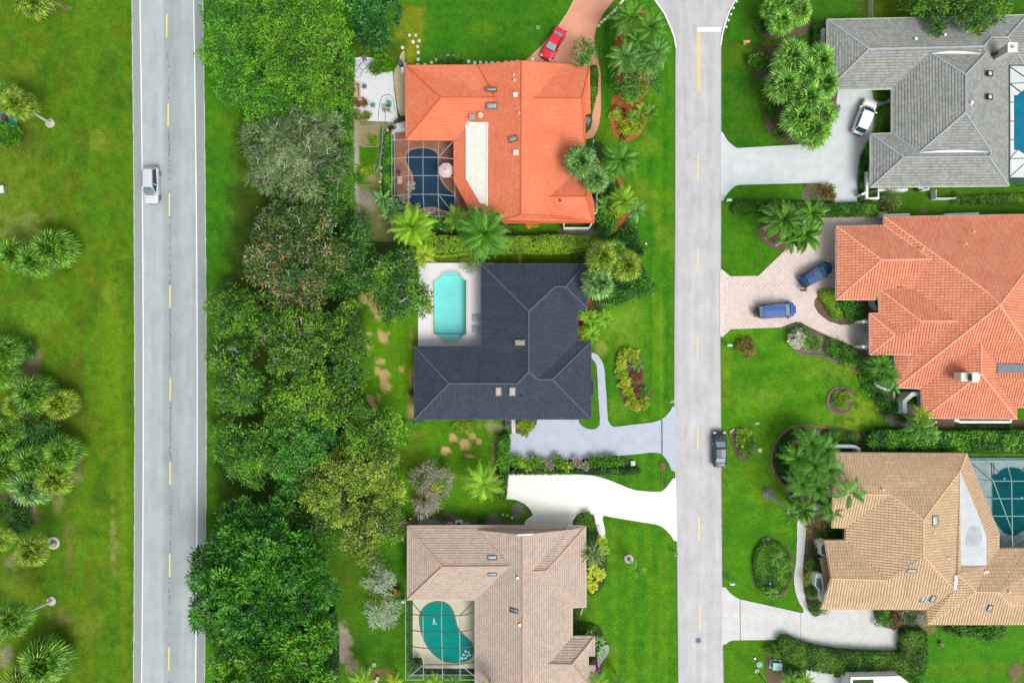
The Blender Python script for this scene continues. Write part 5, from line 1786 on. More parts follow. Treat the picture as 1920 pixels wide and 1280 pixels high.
bC = [((760.5,1126,h1),(760.5,1273.5,h1)),((760.5,1273.5,h1),(890,1273.5,h1)),((769.5,1127,.3),(769.5,1264,.3),'alt'),((769.5,1264.5,.3),(889,1264.5,.3)),
  ((760.5,1149.5,h1),(791,1153,h2),'alt'),((791,1153,h2),(862,1153.5,h2),'alt'),((862,1153.5,h2),(890,1148.5,h1),'alt'),
  ((760.5,1179.5,h1),(793,1183.5,h2),'alt'),((793,1183.5,h2),(862,1184,h2),'alt'),((862,1184,h2),(890,1179,h1),'alt'),
  ((760.5,1209.5,h1),(793,1214.3,h2),'alt'),((793,1214.3,h2),(862,1214.3,h2),'alt'),((862,1214.3,h2),(890,1209.5,h1),'alt'),
  ((760.5,1240,h1),(793,1245.5,h2),'alt'),((793,1245.5,h2),(862,1245.3,h2),'alt'),((862,1245.3,h2),(890,1240,h1),'alt'),
  ((793,1153,h2),(793.8,1245.5,h2)),((829,1126,h1),(827.5,1153,h2)),((827.5,1153,h2),(829.5,1245.5,h2)),((829.5,1245.5,h2),(830,1273.5,h1)),((862,1153,h2),(862.3,1245.3,h2)),
  ((862.3,1245.3,h2),(889,1266,h1)),((793.8,1245.5,h2),(766,1268,h1)),((862,1153,h2),(888,1128,h1),'alt'),((793,1153,h2),(772,1128,h1),'alt'),((862.3,1245.3,h2),(862.5,1273,h1)),((793.8,1245.3,h2),(794,1273,h1))]
cage('bronze framed screen cage over the teal kidney shaped pool',bC,[(760.5,1127,h1),(760.5,1149.5,h1),(760.5,1179.5,h1),(760.5,1209.5,h1),(760.5,1240,h1),(760.5,1273.5,h1),(794,1273.5,h1),(830,1273.5,h1),(862,1273.5,h1),(890,1273.5,h1)],
  [[(761,1126,h1),(793,1126,h1),(793,1153,h2),(761,1150,h1)],[(793,1126,h1),(890,1126,h1),(890,1149,h1),(862,1153,h2),(793,1153,h2)],[(793,1153,h2),(862,1153,h2),(862,1245,h2),(793,1245,h2)],
  [(761,1150,h1),(793,1153,h2),(793,1245,h2),(761,1240,h1)],[(862,1153,h2),(890,1149,h1),(890,1240,h1),(862,1245,h2)],[(761,1240,h1),(793,1245,h2),(862,1245,h2),(890,1240,h1),(890,1273,h1),(761,1273,h1)]],M_galv,0.08,M_bronze)
# wall planting strip dark along the inside
hw = 2.9
bD = [((1893,123,hw),(1893,340,hw)),((1893,123,hw),(2015,123,hw)),((1893,157,hw),(2010,150,hw + .5)),((1893,192,hw),(2010,188,hw + .5)),((1893,227.5,hw),(2010,224,hw + .5)),((1893,262.5,hw),(2010,260,hw + .5)),
  ((1893,297.5,hw),(2010,295,hw + .5)),((1893,125,hw),(1922,145,hw + .2)),((1893,157,hw),(1922,179,hw + .2)),((1893,297.5,hw),(1922,266,hw + .2)),((1893,332,hw),(1925,303,hw + .2)),((1893,340,hw),(2010,340,hw))]
cage('dark framed screen cage over the bright blue pool at the right edge',bD,[(1893,340,hw),(1940,340,hw),(2010,340,hw),(2010,123,hw)],[[(1893,123,hw),(2010,123,hw),(2010,340,hw),(1893,340,hw)]],mat('dark_teal_beam',(0.04,0.10,0.12),0.5),0.09)
hz = 2.7
bF = [((1817,859.3,hz),(2010,859.3,hz)),((1817,864.8,hz - .6),(2010,864.8,hz - .6)),((1832,859.3,hz),(1832,865,hz - .6)),((1853,859.3,hz),(1853,865,hz - .6)),((1887,859.3,hz),(1887,865,hz - .6)),((1950,859.3,hz),(1950,865,hz - .6)),
  ((1822,868,hz - .4),(1860,901,h2),'alt'),((1830,897.5,hz),(1861,901,h2),'alt'),((1861,901.5,h2),(2000,901.5,h2)),((1844,930.5,hz),(1861,932,h2),'alt'),((1861,934.3,h2),(2000,934.3,h2)),((1861,967,h2),(2000,967,h2)),
  ((1888,867,hz),(1896.5,900,h2)),((1896.5,900,h2),(1898,1001,h2)),((1861,898,h2),(1899,999,h2 - .2)),((1856,868,hz),(1872,884,h2),'alt'),((1897,1001,h2),(1880,1019,hz),'alt'),((1897,1001,h2),(1899,1024,hz)),
  ((1893,1025,hz),(1921,1004,h2),'alt'),((1913,886,h2),(1925,870,hz),'alt'),((1859,867,hz),(1859.5,897,h2),'alt'),((1863,867,hz),(1864,890,h2),'alt')]
cage('teal framed screen cage over the dark teal pool at the right edge',bF,[(1817,859.3,hz),(1887,859.3,hz),(1950,859.3,hz)],[[(1817,860,hz),(2000,860,hz),(2000,1027,hz),(1880,1027,hz),(1875,1003,hz)]],mat('pale_teal_beam',(0.24,0.45,0.42),0.5),0.07,mat('dark_teal_beam',(0.04,0.10,0.12)))
# ------------------------------------------------------------------ vehicles
def grid_mesh(name,rows,close=False):
 """surface through rows of points"""
 V = [tuple(p) for r in rows for p in r]
 n = len(rows[0])
 F = []
 for i in range(len(rows) - 1):
  for j in range(n - 1):
   a = i * n + j
   F.append((a,a + 1,a + n + 1,a + n))
 return V,F
def lerp(tab,x):
 if x <= tab[0][0]:
  return tab[0][1]
 for (a,va),(b,vb) in zip(tab,tab[1:]):
  if x <= b:
   t = (x - a) / (b - a)
   return va + (vb - va) * t
 return tab[-1][1]
def make_car(name,label,cat,px,py,heading,L,W,Hc,paint,kind,sunroof=None,rails=False,group='cars on the roads and driveways',z_mid=0.8,mirrors=True,tail_red=True,glassm=None):
 """heading: degrees, direction of the front, 0 = right of the picture, 90 = top of the picture"""
 p = P(px,py,z_mid)
 t = empty(name,(p.x,p.y,0.085),label,cat,group,R(heading))
 hl,hw = L / 2,W / 2
 glassm = glassm or M_carglass
 # width of the body along its length (nose at +x)
 wt = [(-hl,.74),(-hl + .08,.84),(-hl + .3,.95),(-hl + .8,1.0),(hl - 1.1,1.0),(hl - .6,.96),(hl - .25,.86),(hl - .08,.72),(hl,.58)]
 if kind == 'van':
  wind,roof0,roof1,rear = hl - .98,hl - 1.85,-hl + .42,-hl + .12
  belt = [(-hl,.70),(-hl + .1,1.0),(wind,1.02),(hl - .4,.92),(hl,.62)]
 elif kind == 'suv':
  wind,roof0,roof1,rear = hl - 1.22,hl - 2.0,-hl + .62,-hl + .18
  belt = [(-hl,.72),(-hl + .15,1.0),(wind,1.06),(hl - .5,.98),(hl,.66)]
 else:
  wind,roof0,roof1,rear = hl - 1.30,hl - 2.12,-hl + 1.38,-hl + .72
  belt = [(-hl,.66),(-hl + .12,.94),(rear,.96),(wind,.94),(hl - .5,.80),(hl,.52)]
 xs = sorted(set([-hl,-hl + .04,-hl + .12,-hl + .3,-hl + .6,rear,roof1,0,roof0,wind,hl - .8,hl - .5,hl - .28,hl - .12,hl - .04,hl]))
 rows = []
 for x in xs:
  w = hw * lerp(wt,x)
  zb = lerp(belt,x)
  end = (x < -hl + .05) or (x > hl - .05)
  lo = .42 if end else .30
  rows.append([(x,-w * .93,lo),(x,-w,lo + .16),(x,-w,zb - .28 if not end else (lo + zb) / 2),(x,-w * .965,zb - .08),(x,-w * .86,zb),(x,-w * .5,zb + .035),(x,0,zb + .045),
      (x,w * .5,zb + .035),(x,w * .86,zb),(x,w * .965,zb - .08),(x,w,zb - .28 if not end else (lo + zb) / 2),(x,w,lo + .16),(x,w * .93,lo)])
 V,F = grid_mesh('body',rows)
 n = len(rows[0])
 F.append(tuple(range(n)))
 F.append(tuple((len(rows) - 1) * n + k for k in range(n))[::-1])
 mb = MB()
 mb.v,mb.f = V,F
 body = mb.build('body',paint,t,smooth=True)
 sb = body.modifiers.new('s','SUBSURF')
 sb.levels = sb.render_levels = 1
 mb = MB().box((0,0,.30),(L * .9,W * .84,.22))
 mb.build('underbody',M_black,t)
 # cabin
 zb0,zr = lerp(belt,(wind + rear) / 2) - .03,Hc
 wb = hw * .90
 wr = hw * (.70 if kind == 'sedan' else .74)
 zf_,zk = lerp(belt,wind) - .02,lerp(belt,rear) - .02
 bl,br = (wind,wb * .90,zf_),(wind,-wb * .90,zf_)
 rl,rr = (rear,wb * .84,zk),(rear,-wb * .84,zk)
 ml,mr_ = (0.15,wb,zb0),(0.15,-wb,zb0)
 tfl,tfr = (roof0,wr * .95,zr - .05),(roof0,-wr * .95,zr - .05)
 tml,tmr = (.1,wr,zr),(.1,-wr,zr)
 trl,trr = (roof1,wr * .93,zr - .06),(roof1,-wr * .93,zr - .06)
 mb = MB()
 mb.v = [bl,br,rl,rr,ml,mr_,tfl,tfr,tml,tmr,trl,trr,(wind + .06,0,zf_),(roof0 + .05,0,zr - .02),(roof1 - .05,0,zr - .03),(rear - .05,0,zk),(.1,0,zr + .03)]
 mb.f = [(0,12,13,6),(12,1,7,13),(6,13,16,8),(13,7,9,16),(8,16,14,10),(16,9,11,14),(10,14,15,2),(14,11,3,15),(4,0,6,8),(2,4,8,10),(1,5,9,7),(5,3,11,9)]
 cab = mb.build('cabin',paint,t,smooth=False)
 def quad(name,a,b,c_,d,inset,out,m):
  a,b,c_,d = map(Vector,(a,b,c_,d))
  cen = (a + b + c_ + d) / 4
  nrm = (c_ - a).cross(d - b).normalized()
  if nrm.dot(cen - Vector((0,0,.8))) < 0:
   nrm = -nrm
  q = [cen + (p_ - cen) * (1 - inset) + nrm * out for p_ in (a,b,c_,d)]
  q2 = [p_ - nrm * .03 for p_ in q]
  m_ = MB()
  m_.v = [tuple(x) for x in q + q2]
  m_.f = [(0,1,2,3),(7,6,5,4)] + [(k,4 + k,4 + (k + 1) % 4,(k + 1) % 4) for k in range(4)]
  return m_.build(name,m,t)
 def bowed(name,a,am,b,d,dm,c_,out,m):
  rows_ = []
  for tt in (.10,.5,.92):
   rows_.append([Vector(a).lerp(Vector(d),tt),Vector(am).lerp(Vector(dm),tt),Vector(b).lerp(Vector(c_),tt)])
  vv = []
  for r_ in rows_:
   l_,m2_,r2_ = r_
   vv += [m2_.lerp(l_,.93),m2_.lerp(l_,.5),m2_,m2_.lerp(r2_,.5),m2_.lerp(r2_,.93)]
  up_ = Vector((0,0,out))
  m_ = MB()
  m_.v = [tuple(x_ + up_ + Vector(((.02 if name == 'windshield' else -.02),0,0))) for x_ in vv]
  m_.f = [(i_ * 5 + j_,i_ * 5 + j_ + 1,i_ * 5 + j_ + 6,i_ * 5 + j_ + 5) for i_ in range(2) for j_ in range(4)]
  return m_.build(name,m,t,smooth=True)
 bowed('windshield',bl,(wind + .06,0,zf_),br,tfl,(roof0 + .05,0,zr - .02),tfr,.02,glassm)
 bowed('rear_window',rl,(rear - .05,0,zk),rr,trl,(roof1 - .05,0,zr - .03),trr,.02,glassm)
 for s,(a,b,c_,d,e_,f_) in enumerate(((bl,ml,rl,tfl,tml,trl),(br,mr_,rr,tfr,tmr,trr))):
  quad('side_window',a,b,e_,d,.10,.012,M_sideglass)
  quad('side_window',b,c_,f_,e_,.10,.012,M_sideglass)
 if sunroof:
  x_,l_,w_ = sunroof
  MB().box((x_,0,zr + .028),(l_,w_,.03)).build('sunroof',glassm,t)
 if rails:
  for s in (-1,1):
   MB().beam((roof0 - .1,s * wr * .93,zr + .03),(roof1 + .1,s * wr * .92,zr + .03),.05,.05).build('roof_rail',M_black,t)
 # wheels
 wh = MB()
 for x in (hl - .92,-hl + .88):
  for s in (-1,1):
   y = s * (hw - .12)
   tr_ = MB()
   tr_.tube([(x,y - .12 * s,.32),(x,y - .10 * s,.32),(x,y + .10 * s,.32),(x,y + .12 * s,.32)],[.27,.33,.33,.27],16)
   w_ = tr_.build('wheel',M_rubber,t)
   MB().tube([(x,y + .10 * s,.32),(x,y + .128 * s,.32)],[.21,.19],12).build('rim',M_steel,w_)
 for s in (-1,1):
  MB().box((hl - .25,s * hw * .66,lerp(belt,hl - .25) - .07),(.26,.36,.16),s * -.5).build('headlight',M_lamp,t)
  MB().box((-hl + .10,s * hw * .76,lerp(belt,-hl + .12) - .14),(.10,.30,.24),s * .3).build('tail_light',M_red,t)
  if mirrors:
   MB().box((wind - .30,s * (hw + .10),zb0 + .06),(.16,.24,.14),s * -.2).build('mirror',paint if kind != 'van' else M_black,t)
 MB().box((hl - .03,0,.50),(.08,W * .62,.22)).build('front_bumper',M_black,t)
 MB().box((-hl + .02,0,.48),(.08,W * .60,.16)).build('rear_bumper',M_black,t)
 MB().box((wind + .08,0,zf_ + .05),(.10,wb * 1.5,.03)).build('wiper_cowl',M_black,t)
 return t
def carpaint(name,col,rough=0.38,coat=0.25,metal=0.0):
 return mat(name,col,rough=rough,coat=coat,metal=metal,spec=0.5)
M_carglass = mat('windshield_glass',(0.10,0.17,0.19),0.06,spec=1.0,coat=1.0)
M_darkglass = mat('dark_windshield',(0.015,0.055,0.075),0.06,spec=0.8,coat=0.8)
M_sideglass = mat('side_glass',(0.012,0.02,0.025),0.08,spec=0.6,coat=0.5)
M_lamp = mat('headlamp',(0.62,0.64,0.66),0.15,coat=0.8)
M_red = mat('tail_lamp',(0.35,0.015,0.012),0.2,coat=0.8)
make_car('silver_suv','silver white suv with sunroof driving down the left main road','car',284,347,-90,4.95,1.95,1.75,carpaint('silver_white',(0.50,0.52,0.58)),'suv',sunroof=(.72,.42,.80),rails=True)
make_car('red_sedan','bright red sedan parked on the salmon driveway','car',1037.5,82,240.5,4.55,1.80,1.45,carpaint('glossy_red',(0.62,0.015,0.040)),'sedan',glassm=mat('sky_glass',(0.22,0.33,0.36),0.06,spec=1.0,coat=1.0))
make_car('white_suv','white suv parked on the pale driveway of the grey roofed house','car',1621,219.5,68.5,4.85,1.95,1.70,carpaint('pearl_white',(0.80,0.80,0.83)),'suv',glassm=M_darkglass,rails=False)
make_car('blue_minivan','long blue minivan with rear bicycle rack on the paved driveway','car',1457,582,4.0,5.05,1.98,1.75,carpaint('mid_blue',(0.022,0.085,0.30)),'van',glassm=mat('sky_glass',(.22,.33,.36)))
make_car('blue_suv','dark blue suv parked diagonally with a person behind it','car',1530.5,513.5,31,4.7,1.86,1.66,carpaint('deep_blue',(0.008,0.050,0.20)),'suv',sunroof=(-.35,.75,.85),rails=False,glassm=mat('teal_glass',(0.03,0.10,0.11),0.08,coat=.8))
make_car('black_sedan','black sedan parked on the right kerb of the street','car',1349.5,842,90,4.75,1.82,1.45,carpaint('black_paint',(0.018,0.030,0.042)),'sedan',glassm=mat('pale_glass',(0.20,0.29,0.35),0.06,spec=1.0,coat=1.0))
# bicycle rack on the minivan
c = P(1420.5,584.5,.8)
t = empty('bicycle_rack',(c.x,c.y,0.085),'black folding bicycle rack on the back of the blue minivan','bike rack',rz=R(4))
MB().beam((.15,0,.5),(-.45,0,.5),.08).build('hitch_bar',M_black,t)
MB().beam((-.30,0,.5),(-.34,0,1.25),.07).build('mast',M_black,t)
for y in (-.5,.5):
 MB().beam((-.32,0,1.2),(-.25,y,1.15),.06).build('arm',M_black,t)
for x in (-.2,-.42):
 MB().box((x,0,.58),(.12,1.35,.06)).build('wheel_tray',M_black,t)
MB().box((-.5,0,.62),(.12,.3,.3)).build('clamp',M_black,t)
# ------------------------------------------------------------------ the person behind the blue car
def skin_chain(name,pts,rads,edges,m,parent,root_i=0,sub=2):
 me = bpy.data.meshes.new(name)
 me.from_pydata(pts,edges,[])
 o = obj(name,me,m,parent)
 md = o.modifiers.new('skin','SKIN')
 md.use_smooth_shade = True
 sv = me.skin_vertices[0].data
 for i,r in enumerate(rads):
  sv[i].radius = (r,r) if not isinstance(r,tuple) else r
  sv[i].use_root = (i == root_i)
 s_ = o.modifiers.new('sub','SUBSURF')
 s_.levels = s_.render_levels = sub
 return o
def person():
 p = P(1509.5,543.5,0.9)
 t = empty('person',(p.x,p.y,0.085),'person in dark top and blue jeans leaning at the back of the blue suv','person',rz=R(150))
 skinm = mat('skin',(0.50,0.30,0.22),0.6)
 top = mat('dark_purple_top',(0.030,0.022,0.045),0.9)
 jeans = mat('blue_grey_jeans',(0.06,0.085,0.13),0.9)
 hair = mat('auburn_hair',(0.16,0.06,0.025),0.7)
 # facing +x, mid stride, bending forward, one arm out
 pts = [(0,0,.95),(.05,0,1.12),(.12,0,1.30),(.19,0,1.43),(.24,0,1.50),(.29,0,1.60),(.31,0,1.68),
   (.18,.18,1.40),(.36,.30,1.22),(.58,.26,1.12),(.68,.24,1.10),
   (.18,-.18,1.40),(.10,-.42,1.24),(.20,-.60,1.08),(.25,-.66,1.03),
   (0,.10,.90),(.14,.12,.52),(.02,.13,.10),(.16,.14,.04),
   (0,-.10,.90),(-.12,-.12,.52),(-.42,-.13,.16),(-.34,-.14,.05)]
 rads = [.15,.135,.15,.10,.055,.085,.08,.075,.05,.038,.03,.075,.05,.038,.03,.095,.065,.045,.04,.095,.065,.045,.04]
 edges = [(0,1),(1,2),(2,3),(3,4),(4,5),(5,6),(2,7),(7,8),(8,9),(9,10),(2,11),(11,12),(12,13),(13,14),(0,15),(15,16),(16,17),(17,18),(0,19),(19,20),(20,21),(21,22)]
 skin_chain('body',pts,rads,edges,skinm,t)
 skin_chain('jacket',[pts[i] for i in (0,1,2,3,7,8,9,11,12,13)],[.17,.155,.165,.10,.09,.062,.048,.09,.062,.048],[(0,1),(1,2),(2,3),(2,4),(4,5),(5,6),(2,7),(7,8),(8,9)],top,t)
 skin_chain('trousers',[pts[i] for i in (0,15,16,17,19,20,21)],[.16,.108,.078,.06,.108,.078,.06],[(0,1),(1,2),(2,3),(0,4),(4,5),(5,6)],jeans,t)
 skin_chain('hair',[(.24,0,1.62),(.27,0,1.70),(.31,0,1.745)],[.085,.095,.07],[(0,1),(1,2)],hair,t)
 for s,hp,d in ((1,pts[10],Vector((1,-.1,-.2))),(-1,pts[14],Vector((.6,-.5,-.4)))):
  d.normalize()
  side = d.cross(Vector((0,0,1))).normalized()
  base = Vector(hp)
  for k in range(4):
   b0 = base + side * (k - 1.5) * .02
   ln = (.075,.085,.08,.065)[k]
   skin_chain('finger',[tuple(b0),tuple(b0 + d * .06),tuple(b0 + d * (.06 + ln * .5) + Vector((0,0,-.01))),tuple(b0 + d * (.06 + ln) + Vector((0,0,-.03)))],[.012,.011,.009,.007],[(0,1),(1,2),(2,3)],skinm,t,sub=1)
  b0 = base + side * .035 * s
  skin_chain('thumb',[tuple(base),tuple(b0 + d * .03),tuple(b0 + side * .02 * s + d * .07)],[.012,.011,.008],[(0,1),(1,2)],skinm,t,sub=1)
 for x in ((.16,.14),(-.34,-.14)):
  MB().box((x[0] + .03,x[1],.045),(.27,.10,.09)).build('shoe',M_black,t)
 for y in (-.032,.032):
  MB().disc((.385,y,1.615),.011,8,.01).build('eye',M_black,t)
 MB().box((.398,0,1.585),(.03,.02,.03)).build('nose',skinm,t)
person()
# ------------------------------------------------------------------ foliage
LM = dict(
 bright=leafmat('leaf_bright',(0.014,0.085,0.004),(0.048,0.220,0.006),(0.135,0.38,0.013)),
 bright2=leafmat('leaf_fresh',(0.020,0.105,0.004),(0.078,0.265,0.006),(0.190,0.43,0.013)),
 grey=leafmat('leaf_grey_green',(0.020,0.060,0.012),(0.105,0.200,0.048),(0.30,0.44,0.17)),
 bloom=leafmat('leaf_dark_bloom',(0.010,0.045,0.009),(0.032,0.110,0.014),(0.085,0.200,0.022)),
 flower=leafmat('bloom_tan',(0.13,0.14,0.03),(0.30,0.22,0.07),(0.46,0.34,0.15)),
 oak=leafmat('leaf_oak',(0.010,0.058,0.006),(0.040,0.160,0.007),(0.145,0.340,0.010)),
 oak2=leafmat('leaf_oak_light',(0.011,0.062,0.005),(0.058,0.190,0.007),(0.200,0.390,0.013)),
 dark=leafmat('leaf_dark',(0.010,0.052,0.008),(0.026,0.115,0.011),(0.070,0.215,0.020)),
 yellow=leafmat('leaf_yellow_green',(0.040,0.110,0.010),(0.150,0.280,0.018),(0.330,0.450,0.040)),
 lime=leafmat('leaf_lime',(0.07,0.19,0.004),(0.22,0.38,0.008),(0.46,0.58,0.03)),
 gold=leafmat('leaf_gold',(0.14,0.27,0.006),(0.38,0.50,0.012),(0.68,0.70,0.07)),
 ficus=leafmat('leaf_ficus',(0.007,0.062,0.006),(0.030,0.180,0.009),(0.105,0.370,0.022)),
 silver=leafmat('leaf_silver',(0.16,0.20,0.10),(0.30,0.35,0.24),(0.48,0.53,0.44)),
 mango=leafmat('leaf_mango',(0.008,0.062,0.010),(0.024,0.150,0.020),(0.065,0.290,0.045)),
 hedge=leafmat('leaf_hedge',(0.018,0.100,0.004),(0.048,0.200,0.005),(0.135,0.330,0.010)),
 hedgeb=leafmat('leaf_hedge_bright',(0.10,0.235,0.006),(0.17,0.34,0.010),(0.25,0.43,0.014)),
 brown=leafmat('leaf_brown',(0.08,0.06,0.015),(0.17,0.12,0.025),(0.28,0.23,0.04)),
 red=leafmat('leaf_red',(0.09,0.015,0.01),(0.20,0.035,0.02),(0.32,0.10,0.05)),
 magenta=leafmat('flower_magenta',(0.20,0.02,0.16),(0.42,0.04,0.34),(0.55,0.12,0.48)),
 orange=leafmat('flower_orange',(0.30,0.12,0.01),(0.55,0.25,0.02),(0.65,0.36,0.04)),
 white=leafmat('flower_white',(0.40,0.42,0.30),(0.55,0.56,0.42),(0.68,0.68,0.55)),
 greytwig=leafmat('twig_grey',(0.16,0.14,0.10),(0.27,0.24,0.19),(0.40,0.37,0.31)),
 pot=leafmat('leaf_pot',(0.05,0.09,0.01),(0.12,0.15,0.02),(0.22,0.21,0.03)),
 # palms
 sabal=leafmat('frond_sabal',(0.014,0.078,0.006),(0.065,0.215,0.012),(0.200,0.380,0.024),rnd=.38),
 sabaly=leafmat('frond_yellow',(0.030,0.105,0.006),(0.120,0.245,0.012),(0.34,0.44,0.030),rnd=.38),
 sabalg=leafmat('frond_grey',(0.024,0.095,0.016),(0.090,0.225,0.042),(0.250,0.430,0.110),rnd=.38),
 fan=leafmat('frond_fan',(0.022,0.105,0.010),(0.085,0.270,0.022),(0.270,0.500,0.065),rnd=.38),
 queen=leafmat('frond_queen',(0.010,0.075,0.006),(0.048,0.200,0.014),(0.180,0.410,0.038),rnd=.38),
 queeng=leafmat('frond_queen_grey',(0.018,0.090,0.012),(0.070,0.220,0.030),(0.210,0.430,0.080),rnd=.38),
 queeny=leafmat('frond_queen_bright',(0.045,0.180,0.006),(0.145,0.360,0.012),(0.320,0.520,0.028),rnd=.38),
 coco=leafmat('frond_coconut',(0.012,0.075,0.006),(0.048,0.185,0.010),(0.170,0.380,0.025),rnd=.38),
 banana=leafmat('leaf_banana',(0.035,0.155,0.030),(0.080,0.270,0.045),(0.170,0.400,0.080),rnd=.38),
 agave=leafmat('leaf_striped',(0.045,0.150,0.020),(0.110,0.240,0.045),(0.360,0.440,0.160),rnd=.38),
)
def norm(a):
 return a / (np.linalg.norm(a,axis=-1,keepdims=True) + 1e-9)
def leaf_quads(Pn,D,Nn,L,W,droop=0.15,fold=0.0):
 Sd = norm(np.cross(D,Nn))
 L = np.asarray(L)[:,None]
 W = np.asarray(W)[:,None]
 tip = Pn + D * L - Nn * L * droop
 mid = Pn + D * L * 0.45
 a = mid + Sd * W / 2 + Nn * W * fold
 b = mid - Sd * W / 2 + Nn * W * fold
 n = len(Pn)
 V = np.stack([Pn,a,tip,b],1).reshape(-1,3)
 Q = (np.arange(n) * 4)[:,None] + np.array([0,1,2,3])
 return V,Q
STY = dict(   # leaf length,width,tuft radius,leaves per tuft,tuft spacing area,droop,outward pull
 broad=(.29,.15,.46,34,.72,.2,.55),
 fine=(.26,.13,.50,34,.70,.2,.4),
 point=(.50,.15,.45,26,.55,.05,1.0),
 wisp=(.60,.05,.55,30,.80,.30,1.1),
 big=(.46,.20,.42,18,.50,.1,.9),
 shrub=(.17,.10,.26,30,.16,.1,.5),
 shrubbig=(.26,.13,.28,22,.18,.1,.7),
 twiggy=(.55,.03,.45,40,.30,.1,.9),
)
def foliage(rng,lobes,sty,cull=True,flat=1.0,vary=0.30):
 """lobes: (x, y, z, r, rz) ellipsoids; leaves on tufts over their upper surfaces"""
 l0,w0,tr,per,area,droop,pull = STY[sty]
 TC,TN,= [],[]
 lob = np.array(lobes)
 LT = []
 for (x,y,z,r,rz) in lobes:
  n = max(int(2 * PI * r * r / area * 1.15),3)
  LT.append(np.full(n,rng.uniform(-.32,.30)))
  th = rng.uniform(0,2 * PI,n)
  cz = rng.uniform(-0.25,1.0,n)
  sr = np.sqrt(1 - cz * cz)
  d = np.stack([sr * np.cos(th),sr * np.sin(th),cz],1)
  k = rng.uniform(0.78,1.06,n)[:,None]
  TC.append(np.array([x,y,z]) + d * k * np.array([r,r,rz]))
  TN.append(d)
 TC,TN,LT = np.concatenate(TC),np.concatenate(TN),np.concatenate(LT)
 if cull and len(lobes) > 1:
  keep = np.ones(len(TC),bool)
  for (x,y,z,r,rz) in lobes:
   q = ((TC[:,0] - x) / r) ** 2 + ((TC[:,1] - y) / r) ** 2 + ((TC[:,2] - z) / rz) ** 2
   keep &= ~((q < 0.42))
  TC,TN,LT = TC[keep],TN[keep],LT[keep]
 m = len(TC)
 tt = rng.uniform(0,1,m) + LT
 C = np.repeat(TC,per,0)
 Nn = np.repeat(TN,per,0)
 tint = np.repeat(tt,per)
 n = len(C)
 o = rng.normal(0,1,(n,3)) * tr * 0.55
 o[:,2] *= 0.55
 Pn = C + o
 D = norm(norm(o) * 0.8 + Nn * pull + rng.normal(0,.4,(n,3)))
 if sty in ('wisp',):
  D[:,2] *= .4
  D = norm(D)
 N_ = norm(np.array([0,0,1.0]) * 0.9 + Nn * 0.4 + rng.normal(0,.38,(n,3)))
 sz = rng.uniform(.7,1.25,n) * np.repeat(rng.uniform(.75,1.25,m),per)
 V,Q = leaf_quads(Pn,D,N_,l0 * sz,w0 * sz,droop)
 t = np.clip(0.5 + (tint - .5) * 2 * vary + rng.normal(0,.17,n),0,1)
 return V,Q,t
def limb_mesh(base,h,lobes,rng,r0):
 """trunk with limbs rising to the lobes"""
 tr,br = MB(),MB()
 top = h * 0.45
 pts = [(0,0,0),(rng.uniform(-.1,.1),rng.uniform(-.1,.1),top * .5),(rng.uniform(-.2,.2),rng.uniform(-.2,.2),top)]
 tr.tube([(0,0,0),(0,0,.25),pts[1],pts[2]],[r0 * 1.5,r0 * 1.05,r0 * .9,r0 * .75],9)
 for (x,y,z,r,rz) in lobes:
  a = Vector(pts[2])
  b = Vector((x,y,z))
  m_ = a.lerp(b,.5) + Vector((rng.uniform(-.3,.3),rng.uniform(-.3,.3),rng.uniform(-.2,.5)))
  br.tube([a - Vector((0,0,.2)),m_,b],[r0 * .5,r0 * .33,r0 * .16],5,cap=False)
  for _ in range(2):
   e_ = b + Vector((rng.uniform(-1,1) * r,rng.uniform(-1,1) * r,rz * rng.uniform(.2,.9)))
   br.tube([m_.lerp(b,.6),e_],[r0 * .2,r0 * .05],4,cap=False)
 return tr.mesh('trunk'),br.mesh('limbs')
_tree_n = [0]
